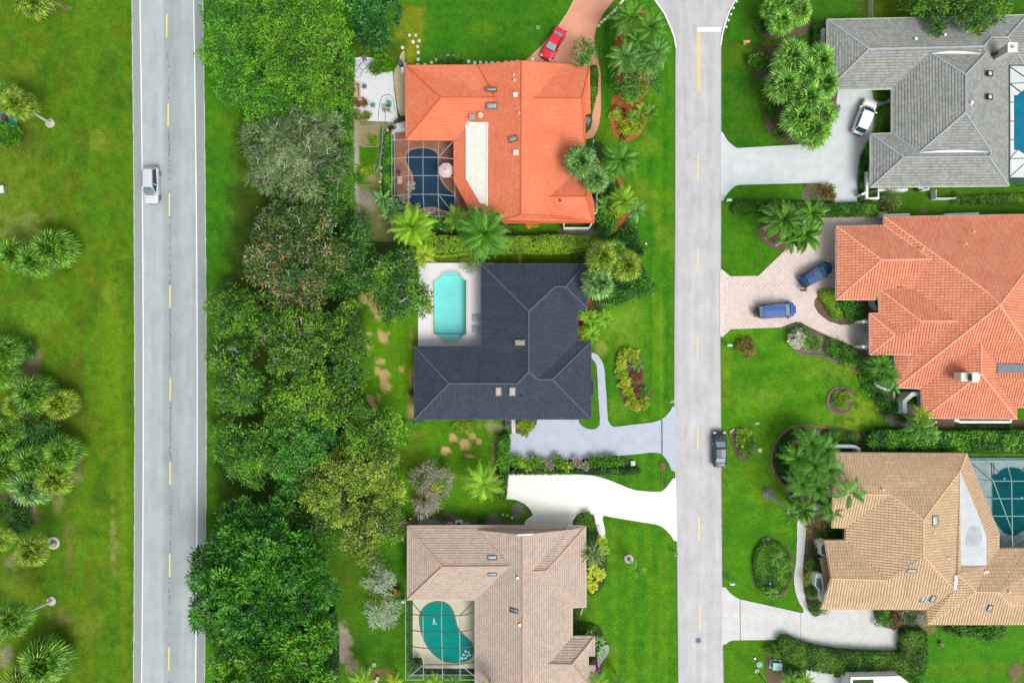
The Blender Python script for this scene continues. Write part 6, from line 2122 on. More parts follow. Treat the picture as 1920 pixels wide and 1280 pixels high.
def tree(name,label,spots,h,leaf,sty,cat='tree',group=None,bark=None,twigs=None,flowers=None,depth=0.55,r0=None,vary=.30,cover=1.0):
 """spots: circles (x, y, r) of the crown in photograph pixels; h: height of the top in metres"""
 _tree_n[0] += 1
 rng = np.random.default_rng(100 + _tree_n[0])
 rg = random.Random(100 + _tree_n[0])
 mz = h * 0.72
 cx = sum(s[0] * s[2] for s in spots) / sum(s[2] for s in spots)
 cy = sum(s[1] * s[2] for s in spots) / sum(s[2] for s in spots)
 b = P(cx,cy,mz)
 t = empty(name,(b.x,b.y,0),label,cat,group)
 lobes = []
 rad = max(math.hypot(s[0] - cx,s[1] - cy) + s[2] for s in spots) + 1e-3
 for (x,y,r) in spots:
  rw = r / S * (H - mz) / H
  c = P(x,y,mz) - b
  if rw > 1.9:
   k = int(3 + rw * rw * 0.95)
   for i in range(k):
    if i > 1 and rg.random() < .09:
     continue
    a = i * 2.39996 + rg.uniform(-.3,.3)
    q = math.sqrt((i + .5) / k) * (rw - 0.85)
    lr = rg.uniform(.80,1.40) * min(1.15,.75 + rw * .08)
    lx,ly = c.x + q * math.cos(a),c.y + q * math.sin(a)
    e_ = math.hypot(lx,ly) / (rad / S * (H - mz) / H)
    lz = h - lr * .8 - (h * depth) * e_ ** 2.2 * .95 - rg.uniform(0,2.6) ** 1.0
    lobes.append((lx,ly,max(lz,.8),lr,lr * 1.1))
  else:
   e_ = math.hypot(c.x,c.y) / (rad / S * (H - mz) / H)
   lobes.append((c.x,c.y,max(h - rw * .75 - h * depth * .5 * e_ ** 2,rw * .6),rw * .95,rw * .75))
 V,Q,tn = foliage(rng,lobes,sty,vary=vary)
 obj('crown',np_mesh('crown',V,Q,tn),LM[leaf],t)
 tm,lm = limb_mesh(b,h,lobes,rg,r0 or max(.10,h * .028))
 bark = bark or M_bark
 obj('trunk',tm,bark,t)
 obj('branches',lm,bark,t)
 if flowers:
  lf,share = flowers
  sel = [l for l in lobes if rg.random() < share]
  if sel:
   V,Q,tn = foliage(rng,[(x,y,z + .25,r * .9,rz * .95) for x,y,z,r,rz in sel],'fine',vary=.3)
   k = len(Q)
   pick = rng.random(k) < 0.30
   V = V.reshape(-1,4,3)[pick].reshape(-1,3)
   Q = (np.arange(int(pick.sum())) * 4)[:,None] + np.arange(4)
   obj('blossom',np_mesh('blossom',V,Q,tn[pick]),LM[lf],t)
 if twigs:
  mb = MB()
  for (x,y,z,r,rz) in lobes:
   for _ in range(twigs):
    a = rg.uniform(0,6.28)
    p0 = Vector((x + rg.uniform(-.4,.4) * r,y + rg.uniform(-.4,.4) * r,z + rz * .75))
    p1 = p0 + Vector((math.cos(a) * .5,math.sin(a) * .5,.30))
    p2 = p1 + Vector((math.cos(a + .5) * .45,math.sin(a + .5) * .45,.12))
    mb.tube([p0,p1,p2],[.06,.04,.015],3,cap=False)
    mb.tube([p1,p1 + Vector((math.cos(a - .8) * .4,math.sin(a - .8) * .4,.1))],[.03,.01],3,cap=False)
  mb.build('dead_twigs',M_twig,t)['kind'] = 'stuff'
 return t
M_twig = mat('pale_twig',(0.40,0.37,0.32),0.9,var=0.1)
_sh = {}
def shrub_mesh(leaf,sty,rw,h,variant,vary=.3):
 k = (leaf,sty,round(rw * 3),round(h * 2),variant)
 if k not in _sh:
  rng = np.random.default_rng(abs(hash(str(k))) % 99991 if False else (len(_sh) * 31 + 7))
  rg = random.Random(len(_sh) + 5)
  lobes = []
  n = max(3,int(3 + rw * 3))
  for i in range(n):
   a = i * 2.39996 + rg.uniform(-.4,.4)
   q = math.sqrt((i + .3) / n) * rw * .62
   lr = rw * rg.uniform(.36,.50)
   lobes.append((q * math.cos(a),q * math.sin(a),max(h - lr * .8 - h * .35 * (q / rw) ** 2 - rg.uniform(0,.1),lr * .5),lr,min(lr * .85,h * .5)))
  V,Q,tn = foliage(rng,lobes,sty,vary=vary)
  V[:,2] = np.maximum(V[:,2],0.03)
  fm = np_mesh('foliage',V,Q,tn)
  fm.materials.append(LM[leaf])
  st_ = MB()
  for (x,y,z,r,rz) in lobes:
   st_.tube([(x * .2,y * .2,0),(x * .6,y * .6,z * .5),(x,y,z)],[.05,.035,.015],4,cap=False)
  sm = st_.mesh('stems')
  sm.materials.append(M_bark)
  _sh[k] = (fm,sm)
 return _sh[k]
def shrub(label,px,py,rpx,h,leaf,sty='shrub',name='shrub',cat='shrub',group=None,variant=0,sx=1.0,rz=None,loc_z=0.03):
 rw = rpx / S * (H - h * .6) / H
 b = P(px,py,h * .6)
 fm,sm = shrub_mesh(leaf,sty,rw,h,variant)
 kr = rw / (round(rw * 3) / 3 or .33)
 t = empty(name,(b.x,b.y,loc_z),label,cat,group,rz=(px * 7.3 + py * 3.1) % 6.28 if rz is None else rz)
 obj('foliage',fm,None,t,scale=(sx,1,1))
 obj('stems',sm,None,t)
 return t
def hedge(label,pts,h,leaf,name='hedge',cat='hedge',group='clipped hedges',smooth=0,z0=0.03,leaf2=None,dens=1.0,ls=(.15,.09),rough=.06):
 """clipped hedge: outline of its top in photograph pixels"""
 _tree_n[0] += 1
 rng = np.random.default_rng(900 + _tree_n[0])
 if smooth:
  pts = smooth_closed(pts,smooth)
 w = ccw([tuple(P(x,y,h)[:2]) for x,y in pts])
 cx = sum(p[0] for p in w) / len(w)
 cy = sum(p[1] for p in w) / len(w)
 w = [(a - cx,b - cy) for a,b in w]
 t = empty(name,(cx,cy,z0),label,cat,group)
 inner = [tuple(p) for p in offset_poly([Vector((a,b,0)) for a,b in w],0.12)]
 MB().prism(inner,0,h - .14).build('twigs',mat('hedge_core',(0.022,0.04,0.010),0.95),t)  # solid dark core block added under the leaves so no holes show
 xs,ys = [p[0] for p in w],[p[1] for p in w]
 A = abs(area2(w))
 n = int(A / (ls[0] * ls[1] * .5) * 1.9 * dens)
 X,Y = rng.uniform(min(xs),max(xs),n * 4),rng.uniform(min(ys),max(ys),n * 4)
 m = inside(X,Y,w)
 X,Y = X[m][:n],Y[m][:n]
 ed = seg_dist(X,Y,w)
 bump = (fnoise(X + cx,Y + cy,.8,5,3) - .5) * rough * 5
 Z = h - .05 + bump - np.clip(.35 - ed,0,.35) * .5 + rng.uniform(-.05,.04,len(X))
 Pn = np.stack([X,Y,Z],1)
 Nn = norm(np.array([0,0,1.0]) + rng.normal(0,.35,(len(X),3)))
 per = 0
 SP,SN = [],[]
 for i in range(len(w)):
  a,b = np.array(w[i]),np.array(w[(i + 1) % len(w)])
  L = np.hypot(*(b - a))
  k = int(L * h / (ls[0] * ls[1] * .5) * 1.1 * dens)
  if k < 1:
   continue
  tt = rng.random(k)[:,None]
  q = a + (b - a) * tt
  d = (b - a) / L
  nn = np.array([d[1],-d[0],0])
  jj = rng.normal(0,.05,k)[:,None]
  SP.append(np.concatenate([q + nn[:2] * jj,rng.uniform(.05,h,k)[:,None]],1))
  SN.append(norm(nn + rng.normal(0,.4,(k,3)) + np.array([0,0,.4])))
 if SP:
  Pn = np.concatenate([Pn] + SP)
  Nn = np.concatenate([Nn] + SN)
 k = len(Pn)
 D = norm(np.cross(Nn,rng.normal(0,1,(k,3))) + Nn * .5)
 sz = rng.uniform(.7,1.3,k)
 V,Q = leaf_quads(Pn,D,Nn,ls[0] * sz,ls[1] * sz,.1)
 tn = np.clip(.5 + (fnoise(Pn[:,0] + cx,Pn[:,1] + cy,1.3,8,3) - .5) * 1.6 + rng.normal(0,.16,k),0,1)
 obj('foliage',np_mesh('foliage',V,Q,tn),LM[leaf],t)
 if leaf2:
  s = rng.random(k) < .10
  V2 = V.reshape(-1,4,3)[s].reshape(-1,3) + np.array([0,0,.05])
  Q2 = (np.arange(int(s.sum())) * 4)[:,None] + np.arange(4)
  obj('blossom',np_mesh('blossom',V2,Q2,tn[s]),LM[leaf2],t)
 return t
# ---- palms
def fan_frond(seed,petiole,rad,n,spread,width):
 rg = random.Random(seed)
 mb = MB()
 T = []
 def quad(a,b,c_,d,t):
  mb.poly([a,b,c_,d])
  T.append(t)
 # petiole along +x, gently arching
 pe = [Vector((petiole * q,0,.10 * math.sin(q * 2.2) * petiole)) for q in (0,.5,1)]
 for a,b in zip(pe,pe[1:]):
  quad(a + Vector((0,-.025,0)),b + Vector((0,-.018,0)),b + Vector((0,.018,0)),a + Vector((0,.025,0)),.3)
 hub = pe[-1]
 for i in range(n):
  u = (i + .5) / n * 2 - 1
  an = u * spread + rg.uniform(-.03,.03)
  L = rad * (1 - .28 * abs(u) ** 2) * rg.uniform(.88,1.06)
  d = Vector((math.cos(an),math.sin(an),0))
  s = Vector((-d.y,d.x,0))
  fold = .10 * (1 if i % 2 else -1)
  m_ = hub + d * L * .55 + Vector((0,0,-.03 + .06 * math.cos(an)))
  e_ = hub + d * L + Vector((0,0,-L * rg.uniform(.22,.42)))
  wd = width * rg.uniform(.85,1.15)
  t = min(max(.42 + rg.uniform(-.30,.30),0),1)
  quad(hub - s * .015,m_ - s * wd / 2,m_ + s * wd / 2,hub + s * .015,t)
  quad(m_ - s * wd / 2,e_ - s * .008,e_ + s * .008,m_ + s * wd / 2,min(t + .22,1))
 me = mb.mesh('frond')
 a = me.attributes.new('tint','FLOAT','FACE')
 a.data.foreach_set('value',np.array(T,dtype=np.float32))
 return me
def feather_frond(seed,L,leaf,n,droop,width=.05,lift=.2):
 rg = random.Random(seed)
 mb = MB()
 T = []
 def pt(q):
  return Vector((L * (q - .12 * q * q * q),0,lift * L * math.sin(q * PI * .55) - droop * L * q ** 2.4))
 K = 9
 P_ = [pt(i / K) for i in range(K + 1)]
 for i in range(K):
  r0,r1 = .035 * (1 - i / K) + .008,.035 * (1 - (i + 1) / K) + .008
  a,b = P_[i],P_[i + 1]
  mb.poly([a + Vector((0,-r0,0)),b + Vector((0,-r1,0)),b + Vector((0,r1,0)),a + Vector((0,r0,0))])
  T.append(.85)
 for i in range(n):
  q = .12 + .88 * (i + .5) / n
  c_ = pt(q)
  tg = (pt(min(q + .02,1.02)) - pt(q - .02)).normalized()
  ll = leaf * (math.sin(min(q * 1.1,1) * PI) ** .45) * rg.uniform(.85,1.1) if q < .93 else leaf * .55
  for s in (-1,1):
   sw = .55 + .5 * q
   d = (Vector((tg.x * sw,s * 1.0,tg.z * sw + rg.uniform(-.05,.28)))).normalized()
   sd = d.cross(Vector((0,0,1))).normalized()
   m_ = c_ + d * ll * .5
   e_ = c_ + d * ll + Vector((0,0,-ll * rg.uniform(.25,.55)))
   t = min(max(.5 + rg.uniform(-.2,.2),0),1)
   mb.poly([c_ - sd * width * .3,m_ - sd * width / 2,m_ + sd * width / 2,c_ + sd * width * .3])
   mb.poly([m_ - sd * width / 2,e_,e_ + sd * .004,m_ + sd * width / 2])
   T += [t,min(t + .2,1)]
 me = mb.mesh('frond')
 a = me.attributes.new('tint','FLOAT','FACE')
 a.data.foreach_set('value',np.array(T,dtype=np.float32))
 return me
def paddle_leaf(seed,L,W,droop):
 rg = random.Random(seed)
 mb = MB()
 T = []
 K = 8
 def pt(q):
  return Vector((L * q,0,.35 * L * math.sin(q * 2.0) - droop * L * q ** 2.2))
 for i in range(K):
  a,b = pt(i / K),pt((i + 1) / K)
  wa = W * math.sin(min(i / K * 1.05 + .02,1) * PI) ** .6 if i else .02
  wb = W * math.sin(min((i + 1) / K * 1.0,.995) * PI) ** .6
  if i < 2:
   wa = wb = .02
  for s in (-1,1):
   mb.poly([a,b,b + Vector((rg.uniform(-.04,.04),s * wb / 2,-.03 + .10 * W)),a + Vector((rg.uniform(-.04,.04),s * wa / 2,-.03 + .10 * W))])
   T.append(min(max(.5 + rg.uniform(-.3,.3) + .2 * (s > 0),0),1))
 me = mb.mesh('frond')
 a = me.attributes.new('tint','FLOAT','FACE')
 a.data.foreach_set('value',np.array(T,dtype=np.float32))
 return me
KIND = dict(
 sabal=dict(n=56,mk=lambda s: fan_frond(s,.92,.82,13,2.3,.11),R=1.60,el=(1.4,-.55)),
 fan=dict(n=40,mk=lambda s: fan_frond(s,1.0,1.05,12,2.0,.18),R=1.80,el=(1.3,-.45)),
 queen=dict(n=34,mk=lambda s: feather_frond(s,3.0,.72,34,.62,.06),R=2.55,el=(1.25,-.25)),
 coco=dict(n=24,mk=lambda s: feather_frond(s,3.2,.62,52,.46,.085),R=2.9,el=(1.1,-.2)),
 areca=dict(n=20,mk=lambda s: feather_frond(s,2.0,.45,22,.42,.045),R=1.8,el=(1.1,.1)),
 pygmy=dict(n=20,mk=lambda s: feather_frond(s,1.4,.26,20,.45,.03),R=1.25,el=(1.0,.0)),
 banana=dict(n=11,mk=lambda s: paddle_leaf(s,2.1,.50,.55),R=1.9,el=(1.1,.2)),
 agave=dict(n=46,mk=lambda s: paddle_leaf(s,1.0,.10,.25),R=.95,el=(1.35,.15)),
 spiky=dict(n=14,mk=lambda s: feather_frond(s,1.0,.30,7,.35,.09),R=.95,el=(.9,.1)),
)
_fr = {}
def palm(label,px,py,rpx,h,kind,leaf,base=None,group=None,name='palm_tree',cat='palm tree',n=None,trunk_r=None,seed=None,el=None,full=1.0):
 """crown centre and radius in photograph pixels at height h; base: pixel of the foot of the trunk"""
 K = KIND[kind]
 rg = random.Random(seed if seed is not None else int(px * 13 + py * 7))
 top = P(px,py,h)
 b = P(base[0],base[1],0) if base else Vector((top.x,top.y,0))
 t = empty(name,(b.x,b.y,0.02),label,cat,group)
 c = top - b
 if h > .9:
  tr = trunk_r or (.17 if h > 3 else .09)
  mb = MB()
  pts = [Vector((0,0,-.02)),Vector((c.x * .05,c.y * .05,.3)),Vector((c.x * .35,c.y * .35,h * .35)),Vector((c.x * .72,c.y * .72,h * .7)),Vector((c.x,c.y,h - .1))]
  mb.tube(pts,[tr * 1.7,tr * 1.15,tr,tr * .95,tr * 1.1],9)
  mb.build('trunk',M_palmbark,t)
 sc = rpx / S * (H - h) / H / K['R']
 nn = n or K['n']
 e0,e1 = el or K['el']
 for i in range(nn):
  v = i % 4
  k = (kind,v,leaf)
  if k not in _fr:
   kk = (kind,v,None)
   me = K['mk'](v * 17 + 3)
   me.materials.append(LM[leaf])
   _fr[k] = me
  f = i / max(nn - 1,1)
  el_ = e1 + (e0 - e1) * f ** 1.1 + rg.uniform(-.12,.12)
  yaw = i * 2.39996 + rg.uniform(-.2,.2)
  s_ = sc * (1 - .22 * f) * rg.uniform(.88,1.08)
  o = bpy.data.objects.new('frond',_fr[k])
  o.parent = t
  o.location = (c.x + math.cos(yaw) * .08,c.y + math.sin(yaw) * .08,c.z - .05 + .12 * f)
  o.rotation_euler = (rg.uniform(-.25,.25),-el_,yaw)
  o.scale = (s_,s_,s_)
  COL.objects.link(o)
 return t
# ------------------------------------------------------------------ the wood between the road and the gardens
WOOD = 'trees of the roadside wood'
tree('broadleaf_tree','bright green tree at the top of the wood, overhanging the main road',[(425,32,56),(430,100,52),(455,160,50)],10,'bright','broad',group=WOOD)
tree('broadleaf_tree','large light green tree between the main road and the white gravel yard',[(520,30,70),(548,108,70),(592,40,60),(615,115,40),(588,172,44)],11,'bright2','broad',group=WOOD)
tree('broadleaf_tree','smaller green tree just above the grey wispy tree',[(480,185,46),(528,190,40)],8.5,'bright','broad',group=WOOD)
tree('wispy_tree','feathery grey green tree with pale bare branches',[(500,272,50),(558,240,52),(602,300,48),(540,322,54),(484,325,34),(602,222,36),(570,350,34)],9.5,'grey','wisp',group=WOOD,bark=M_bark_pale,twigs=1,vary=.45)
tree('broadleaf_tree','dark narrow tree beside the feathery grey tree and the hedge',[(625,340,28),(618,385,30),(635,295,20)],6.5,'dark','broad',group=WOOD)
tree('flowering_tree','dark tree flecked with tan blossom and bare twigs',[(520,420,54),(582,415,48),(492,490,46),(560,500,58),(618,478,40),(532,548,42),(590,548,38)],9.5,'bloom','broad',group=WOOD,twigs=1,flowers=('flower',.8))
tree('broadleaf_tree','dark green tree between the flecked tree and the banana plants',[(660,425,30),(664,470,34),(684,515,28),(640,530,28)],7,'dark','broad',group=WOOD)
tree('broadleaf_tree','round dark tree leaning over the white pool deck',[(745,500,46),(748,548,50),(716,520,36),(775,560,30),(735,575,28)],9,'oak','broad',group=WOOD,twigs=1,vary=.4)
tree('broadleaf_tree','dark tree reaching the white edge line of the road, below the flecked tree',[(412,562,34),(432,604,40),(466,580,36)],8.5,'oak','broad',group=WOOD)
tree('broadleaf_tree','mid green tree in the middle of the wood, level with the black roof',[(520,615,56),(585,632,58),(552,686,52)],10,'oak2','broad',group=WOOD,twigs=1)
tree('broadleaf_tree','yellowish tree on the garden edge facing the dry lawn patches',[(640,600,40),(656,650,38),(650,702,34)],8.5,'oak2','broad',group=WOOD)
tree('broadleaf_tree','shaded tree on the road side, below the one touching the edge line',[(432,672,42),(452,725,46),(424,752,30)],9,'oak','broad',group=WOOD,twigs=1)
tree('broadleaf_tree','tree with light tufts left of the garden with the green pipe fence',[(535,758,56),(598,742,48),(640,768,40)],10,'oak2','broad',group=WOOD,vary=.4)
tree('broadleaf_tree','dark tree bulging towards the road above the big ficus',[(428,830,46),(468,868,48),(500,822,44)],9,'oak','broad',group=WOOD)
tree('broadleaf_tree','dark green tree between the light tufted tree and the yellow green trees',[(568,832,52),(528,884,44),(600,800,36)],9.5,'ficus','broad',group=WOOD)
tree('broadleaf_tree','gap filling tree beside the garden end of the green pipe fence',[(684,800,34),(722,806,34),(664,840,38),(712,838,34)],8,'oak2','broad',group=WOOD)
tree('broadleaf_tree','yellow green tree at the centre of the yellow clump',[(650,885,48),(600,915,42),(625,955,38)],9,'yellow','broad',group=WOOD,vary=.4)
tree('broadleaf_tree','yellow green tree at the right side of the yellow clump',[(704,880,46),(735,925,30),(716,850,30)],8.5,'yellow','broad',group=WOOD,vary=.4)
tree('broadleaf_tree','olive green tree beside the corner of the beige roof',[(690,975,46),(735,985,28),(664,1020,32),(700,1036,24)],8,'yellow','broad',group=WOOD,vary=.45,twigs=1)
tree('broadleaf_tree','small dark tree squeezed between ficus and yellow trees',[(575,985,36),(600,1020,28)],7.5,'oak','broad',group=WOOD)
tree('ficus_tree','huge deep green tree whose crown covers the road shoulder',[(432,1000,52),(500,985,50),(398,1080,54),(470,1075,62),(545,1060,56),(588,1110,36),(398,1160,52),(470,1168,60),(545,1150,58)],12,'ficus','point',group=WOOD,vary=.35)
tree('ficus_tree','green tree with yellower shoots at the bottom edge of the wood',[(428,1240,50),(500,1248,58),(568,1232,48),(600,1195,26),(520,1310,56),(440,1310,46),(585,1290,42)],11,'bright','point',group=WOOD,vary=.4,twigs=1)
tree('broadleaf_tree','dense round dark green tree in the top corner beside the yellow lawn',[(690,12,40),(700,50,36),(724,24,28)],6.5,'mango','big',depth=.4)
tree('broadleaf_tree','olive tree leaning over the grey roof from the top edge',[(1782,8,48),(1838,14,46),(1876,-4,38),(1738,-4,30),(1800,-50,60)],8.5,'oak','broad')
tree('broadleaf_tree','small round dark tree between the driveway and orange roof',[(1095,98,22),(1088,112,12),(1104,106,12)],4.2,'ficus','fine',depth=.3)
tree('broadleaf_tree','dark rounded tree under the palms of the front island',[(1165,155,22),(1205,150,26),(1180,170,20),(1222,160,16)],4.5,'ficus','fine',twigs=1)
SILV = 'silvery shrubs beside the beige house'
tree('silver_shrub','upper silvery twiggy shrub near the beige house',[(712,1078,20),(728,1094,16),(700,1092,14)],3.2,'silver','wisp',cat='shrub',group=SILV,bark=M_bark_pale,depth=.3)
tree('silver_shrub','lower silvery twiggy shrub, wider than the other',[(706,1150,20),(732,1140,18),(720,1154,16)],3.2,'silver','wisp',cat='shrub',group=SILV,bark=M_bark_pale,depth=.3)
tree('silver_shrub','greenish middle shrub between the two silvery ones',[(698,1118,17),(710,1126,12)],2.6,'yellow','wisp',cat='shrub',group=SILV,bark=M_bark_pale,depth=.3)
tree('twiggy_bush','bush of grey twigs and green tufts in the garden above the beige roof',[(800,900,24),(822,905,20),(812,885,16)],3.2,'greytwig','wisp',cat='shrub',depth=.3)
shrub('lime green tuft in the middle of the grey twiggy bush',822,909,9,3.4,'lime','shrubbig')
shrub('lime green shrub on the left side of the grey twiggy bush',786,907,12,2.4,'bright2','shrubbig')
shrub('yellowish shrub above right of the grey twiggy bush',838,882,9,2.2,'yellow','shrubbig')
shrub('green shrub right below the grey twiggy bush',832,930,11,2.0,'oak2','shrubbig')
tree('twiggy_bush','lower bare grey bush nearest the beige roof',[(800,940,20),(820,946,16),(790,955,12)],2.2,'greytwig','wisp',cat='shrub',depth=.3)
# ------------------------------------------------------------------ park palms on the left
PARK = 'palms in the park left of the main road'
def pp(label,x,y,r,h=5.5,base=None,leaf='sabal',**k):
 palm(label,x,y,r * 1.08,h,'sabal',leaf,base,PARK,**k)
pp('yellowish palm cut by the top edge of the park',60,-4,38,3.0,leaf='sabaly')
pp('leaning palm above the teal pond corner',33,195,30,6.4,(95,231),leaf='sabaly')
pp('green palm behind the leaning palm at the left edge',12,178,26,4.5)
pp('left palm of the isolated pair in the park',30,478,33,3.0)
pp('right palm of the isolated pair in the park',100,466,40,3.0)
pp('middle palm of the isolated pair, half hidden',66,488,33,3.0)
pp('palm at the left edge above the grey soil crescent',8,660,33,3.0)
pp('left edge palm just below the grey soil crescent',4,700,29,3.0)
pp('bright round palm on top of the left clump',64,738,38,3.0)
pp('olive palm at the right tip of the left clump',112,757,29,3.0,leaf='sabaly')
pp('small yellow palm on the left of the clump',30,762,24,3.0,leaf='sabaly',n=26)
pp('shaded palm low on the left edge of the clump',10,815,35,3.0)
pp('palm at the upper right of the large lower clump',118,848,33,3.0)
pp('palm in the middle top of the large lower clump',62,868,38,3.0)
pp('left edge palm of the large lower clump',12,880,38,3.0)
pp('bluish palm in the heart of the large lower clump',60,908,40,3.0,leaf='sabalg')
pp('olive palm on the lower right of the large clump',104,895,33,3.0,leaf='sabaly')
pp('half palm at the left edge beside grey mulch',2,1012,22,3.0,leaf='sabaly',n=26)
pp('small round palm left of a bare ring of soil',60,1032,30,5.2,(101,1019),leaf='sabaly')
pp('leaning palm with a long pale trunk',24,1160,33,6.9,(97,1126))
pp('palm of the bottom clump, upper one',84,1240,44,3.0)
pp('palm of the bottom clump, at the picture edge',50,1276,42,3.0,leaf='sabaly')
pp('left edge palm above the bottom clump',-6,1185,20,3.0,leaf='sabaly',n=24)
shrub('round clipped green bush below the leaning palm at the pond',17,252,26,2.4,'hedge','shrubbig')
shrub('dark shrub between the edge palms and the soil crescent',48,655,22,2.0,'dark','shrubbig')
tree('broadleaf_tree','dark bushy tree in the middle of the left palm clump',[(60,795,26),(40,820,22),(88,810,18)],4,'dark','fine',depth=.3)
shrub('dark shrub at the right foot of the left palm clump',92,820,14,1.5,'dark','shrubbig')
shrub('dark shrub in the grey mulch above the small round palm',36,975,24,1.4,'dark','shrubbig',variant=1)
shrub('shrub at the left edge of the grey mulch',8,955,18,1.4,'oak','shrubbig')
# ------------------------------------------------------------------ garden of the orange house
palm('bright palm at the left end of the screened pool',772,425,42,6,'queen','queeny',(778,450),group='feather palms round the orange house')
palm('large feather palm over the pool corner and hedge',906,436,52,6.5,'queen','queen',None,group='feather palms round the orange house')
palm('short bright palm between pool cage and large palm',855,408,26,3.0,'queen','queeny',None,group='feather palms round the orange house',n=14)
palm('pale yellow palm hanging over the corner of the white deck',793,478,26,5.0,'queen','lime',None,group='feather palms round the orange house',n=16)
palm('upper banana plant beside the screened pool',718,375,24,3.0,'banana','banana',None,name='banana_plant',cat='banana plant',group='banana plants')
palm('lower banana plant beside the screened pool',731,402,22,2.4,'banana','banana',None,name='banana_plant',cat='banana plant',group='banana plants')
palm('broad banana leaf clump nearest the pool cage corner',740,385,16,2.8,'banana','banana',None,name='banana_plant',cat='banana plant',group='banana plants',n=7)
shrub('dark green shrub below the pool cage of the orange house',818,415,12,1.2,'bright','shrubbig')
shrub('leafy shrub left of the grey stepping slab',842,420,11,1.2,'bright','shrubbig',variant=1)
shrub('olive bush at the top corner of the white pool deck',881,496,15,1.6,'yellow','twiggy')
hedge('bright lime hedge between the orange and black houses',[(795,445),(860,443),(980,444),(1030,441),(1100,443),(1128,458),(1085,470),(1030,473),(960,472),(880,474),(795,478)],1.7,'hedgeb',smooth=2,ls=(.20,.12),rough=.10)
hedge('tall dark hedge along the wood beside the gravel yard',[(641,75),(657,85),(656,150),(655,220),(656,330),(657,440),(640,446),(634,380),(636,300),(640,200)],2.3,'hedge',smooth=2,ls=(.22,.13),rough=.12)
hedge('low hedge strip between stepping stones and pool cage',[(722,248),(734,250),(734,360),(716,362),(719,300)],1.2,'hedge',ls=(.16,.10))
shrub('dark shrubs bordering the top of the white gravel yard',718,118,17,1.6,'hedge','shrubbig')
shrub('dark shrub at the corner cut into the gravel yard',705,130,11,1.4,'hedge','shrubbig',variant=1)
shrub('lime shrub inside the wood frame vegetable bed',690,322,12,.8,'lime','shrub')
shrub('green bush in the lowest vegetable bed',673,335,10,.9,'hedge','shrub')
shrub('low green plants in the upper vegetable bed',702,263,9,.5,'hedgeb','shrub')
for i,(x,y,r) in enumerate(((828,113,7),(840,110,8),(853,111,9),(865,113,7))):
 shrub(('first','second','third','fourth')[i] + ' small bush from the left inside the stepping stone arc',x,y,r,.7,'hedge','shrub',group='bushes along the orange house wall')
hedge('narrow clipped hedge along the right wall of the orange house',[(1107,128),(1119,127),(1120,150),(1117,180),(1112,205),(1110,128 + 80),(1107,200)],.8,'hedge',ls=(.14,.09))
hedge('curved green border between walkway and entry column',[(1098,240),(1107,222),(1110,226),(1106,240),(1098,248)],.6,'hedge',ls=(.14,.09))
for i,(x,y) in enumerate(((955,419),(972,420),(992,419.5),(1004,419))):
 shrub(('leftmost','second','third','rightmost')[i] + ' orange flowering plant below the orange eave',x,y + 1,6,.5,'orange' if i in (2,3) else 'hedge','shrub',group='plants below the orange eave')
# front island palms
ISL = 'feather palms of the front island'
palm('dark feather palm at the top of the front island',1180,36,34,5.5,'queen','queen',None,ISL)
palm('tall feather palm at the upper right of the island',1218,55,34,6.0,'queen','queen',None,ISL)
palm('feather palm at the right shoulder of the island',1228,98,30,5.5,'queen','queeng',None,ISL)
palm('pale feather palm on the left of the island',1172,108,30,5.5,'queen','queeng',None,ISL)
palm('feather palm in the centre of the front island',1196,80,30,5.2,'queen','queen',None,ISL)
palm('lowest pale feather palm above the dark rounded tree',1212,118,26,4.8,'queen','queeng',None,ISL)
SP = 'spiky plants in the orange mulch'
palm('spiky plant at the top of the small mulch bed',1182,184,17,1.8,'spiky','coco',None,SP,name='spiky_plant',cat='spiky plant')
palm('spiky plant reaching over the lawn at the right',1218,210,17,2.0,'spiky','coco',None,SP,name='spiky_plant',cat='spiky plant')
palm('spiky plant in the centre of the small mulch bed',1186,220,16,1.8,'spiky','coco',None,SP,name='spiky_plant',cat='spiky plant')
palm('spiky plant between centre and right one',1202,205,14,1.6,'spiky','queeny',None,SP,name='spiky_plant',cat='spiky plant')
shrub('yellow variegated bush on the left of the small mulch bed',1157,217,12,.9,'gold','shrub',variant=1)
shrub('variegated bush at the left top of the small mulch bed',1158,205,8,.8,'pot','shrub')
shrub('dark red plants inside the small mulch bed',1167,212,9,.6,'red','shrub',variant=1)
shrub('yellow green bush at the bottom left of the mulch bed',1166,238,11,.8,'lime','shrub')
shrub('golden bush at the bottom of the mulch bed',1178,246,12,.8,'gold','shrub')
shrub('yellow green bush at the bottom right of the mulch bed',1192,240,12,.8,'lime','shrub',variant=1)
shrub('lime bush on the right of the mulch bed',1202,228,10,.8,'lime','shrub')
shrub('small reddish bush at the very tip of the mulch bed',1171,258,6,.5,'brown','shrub')
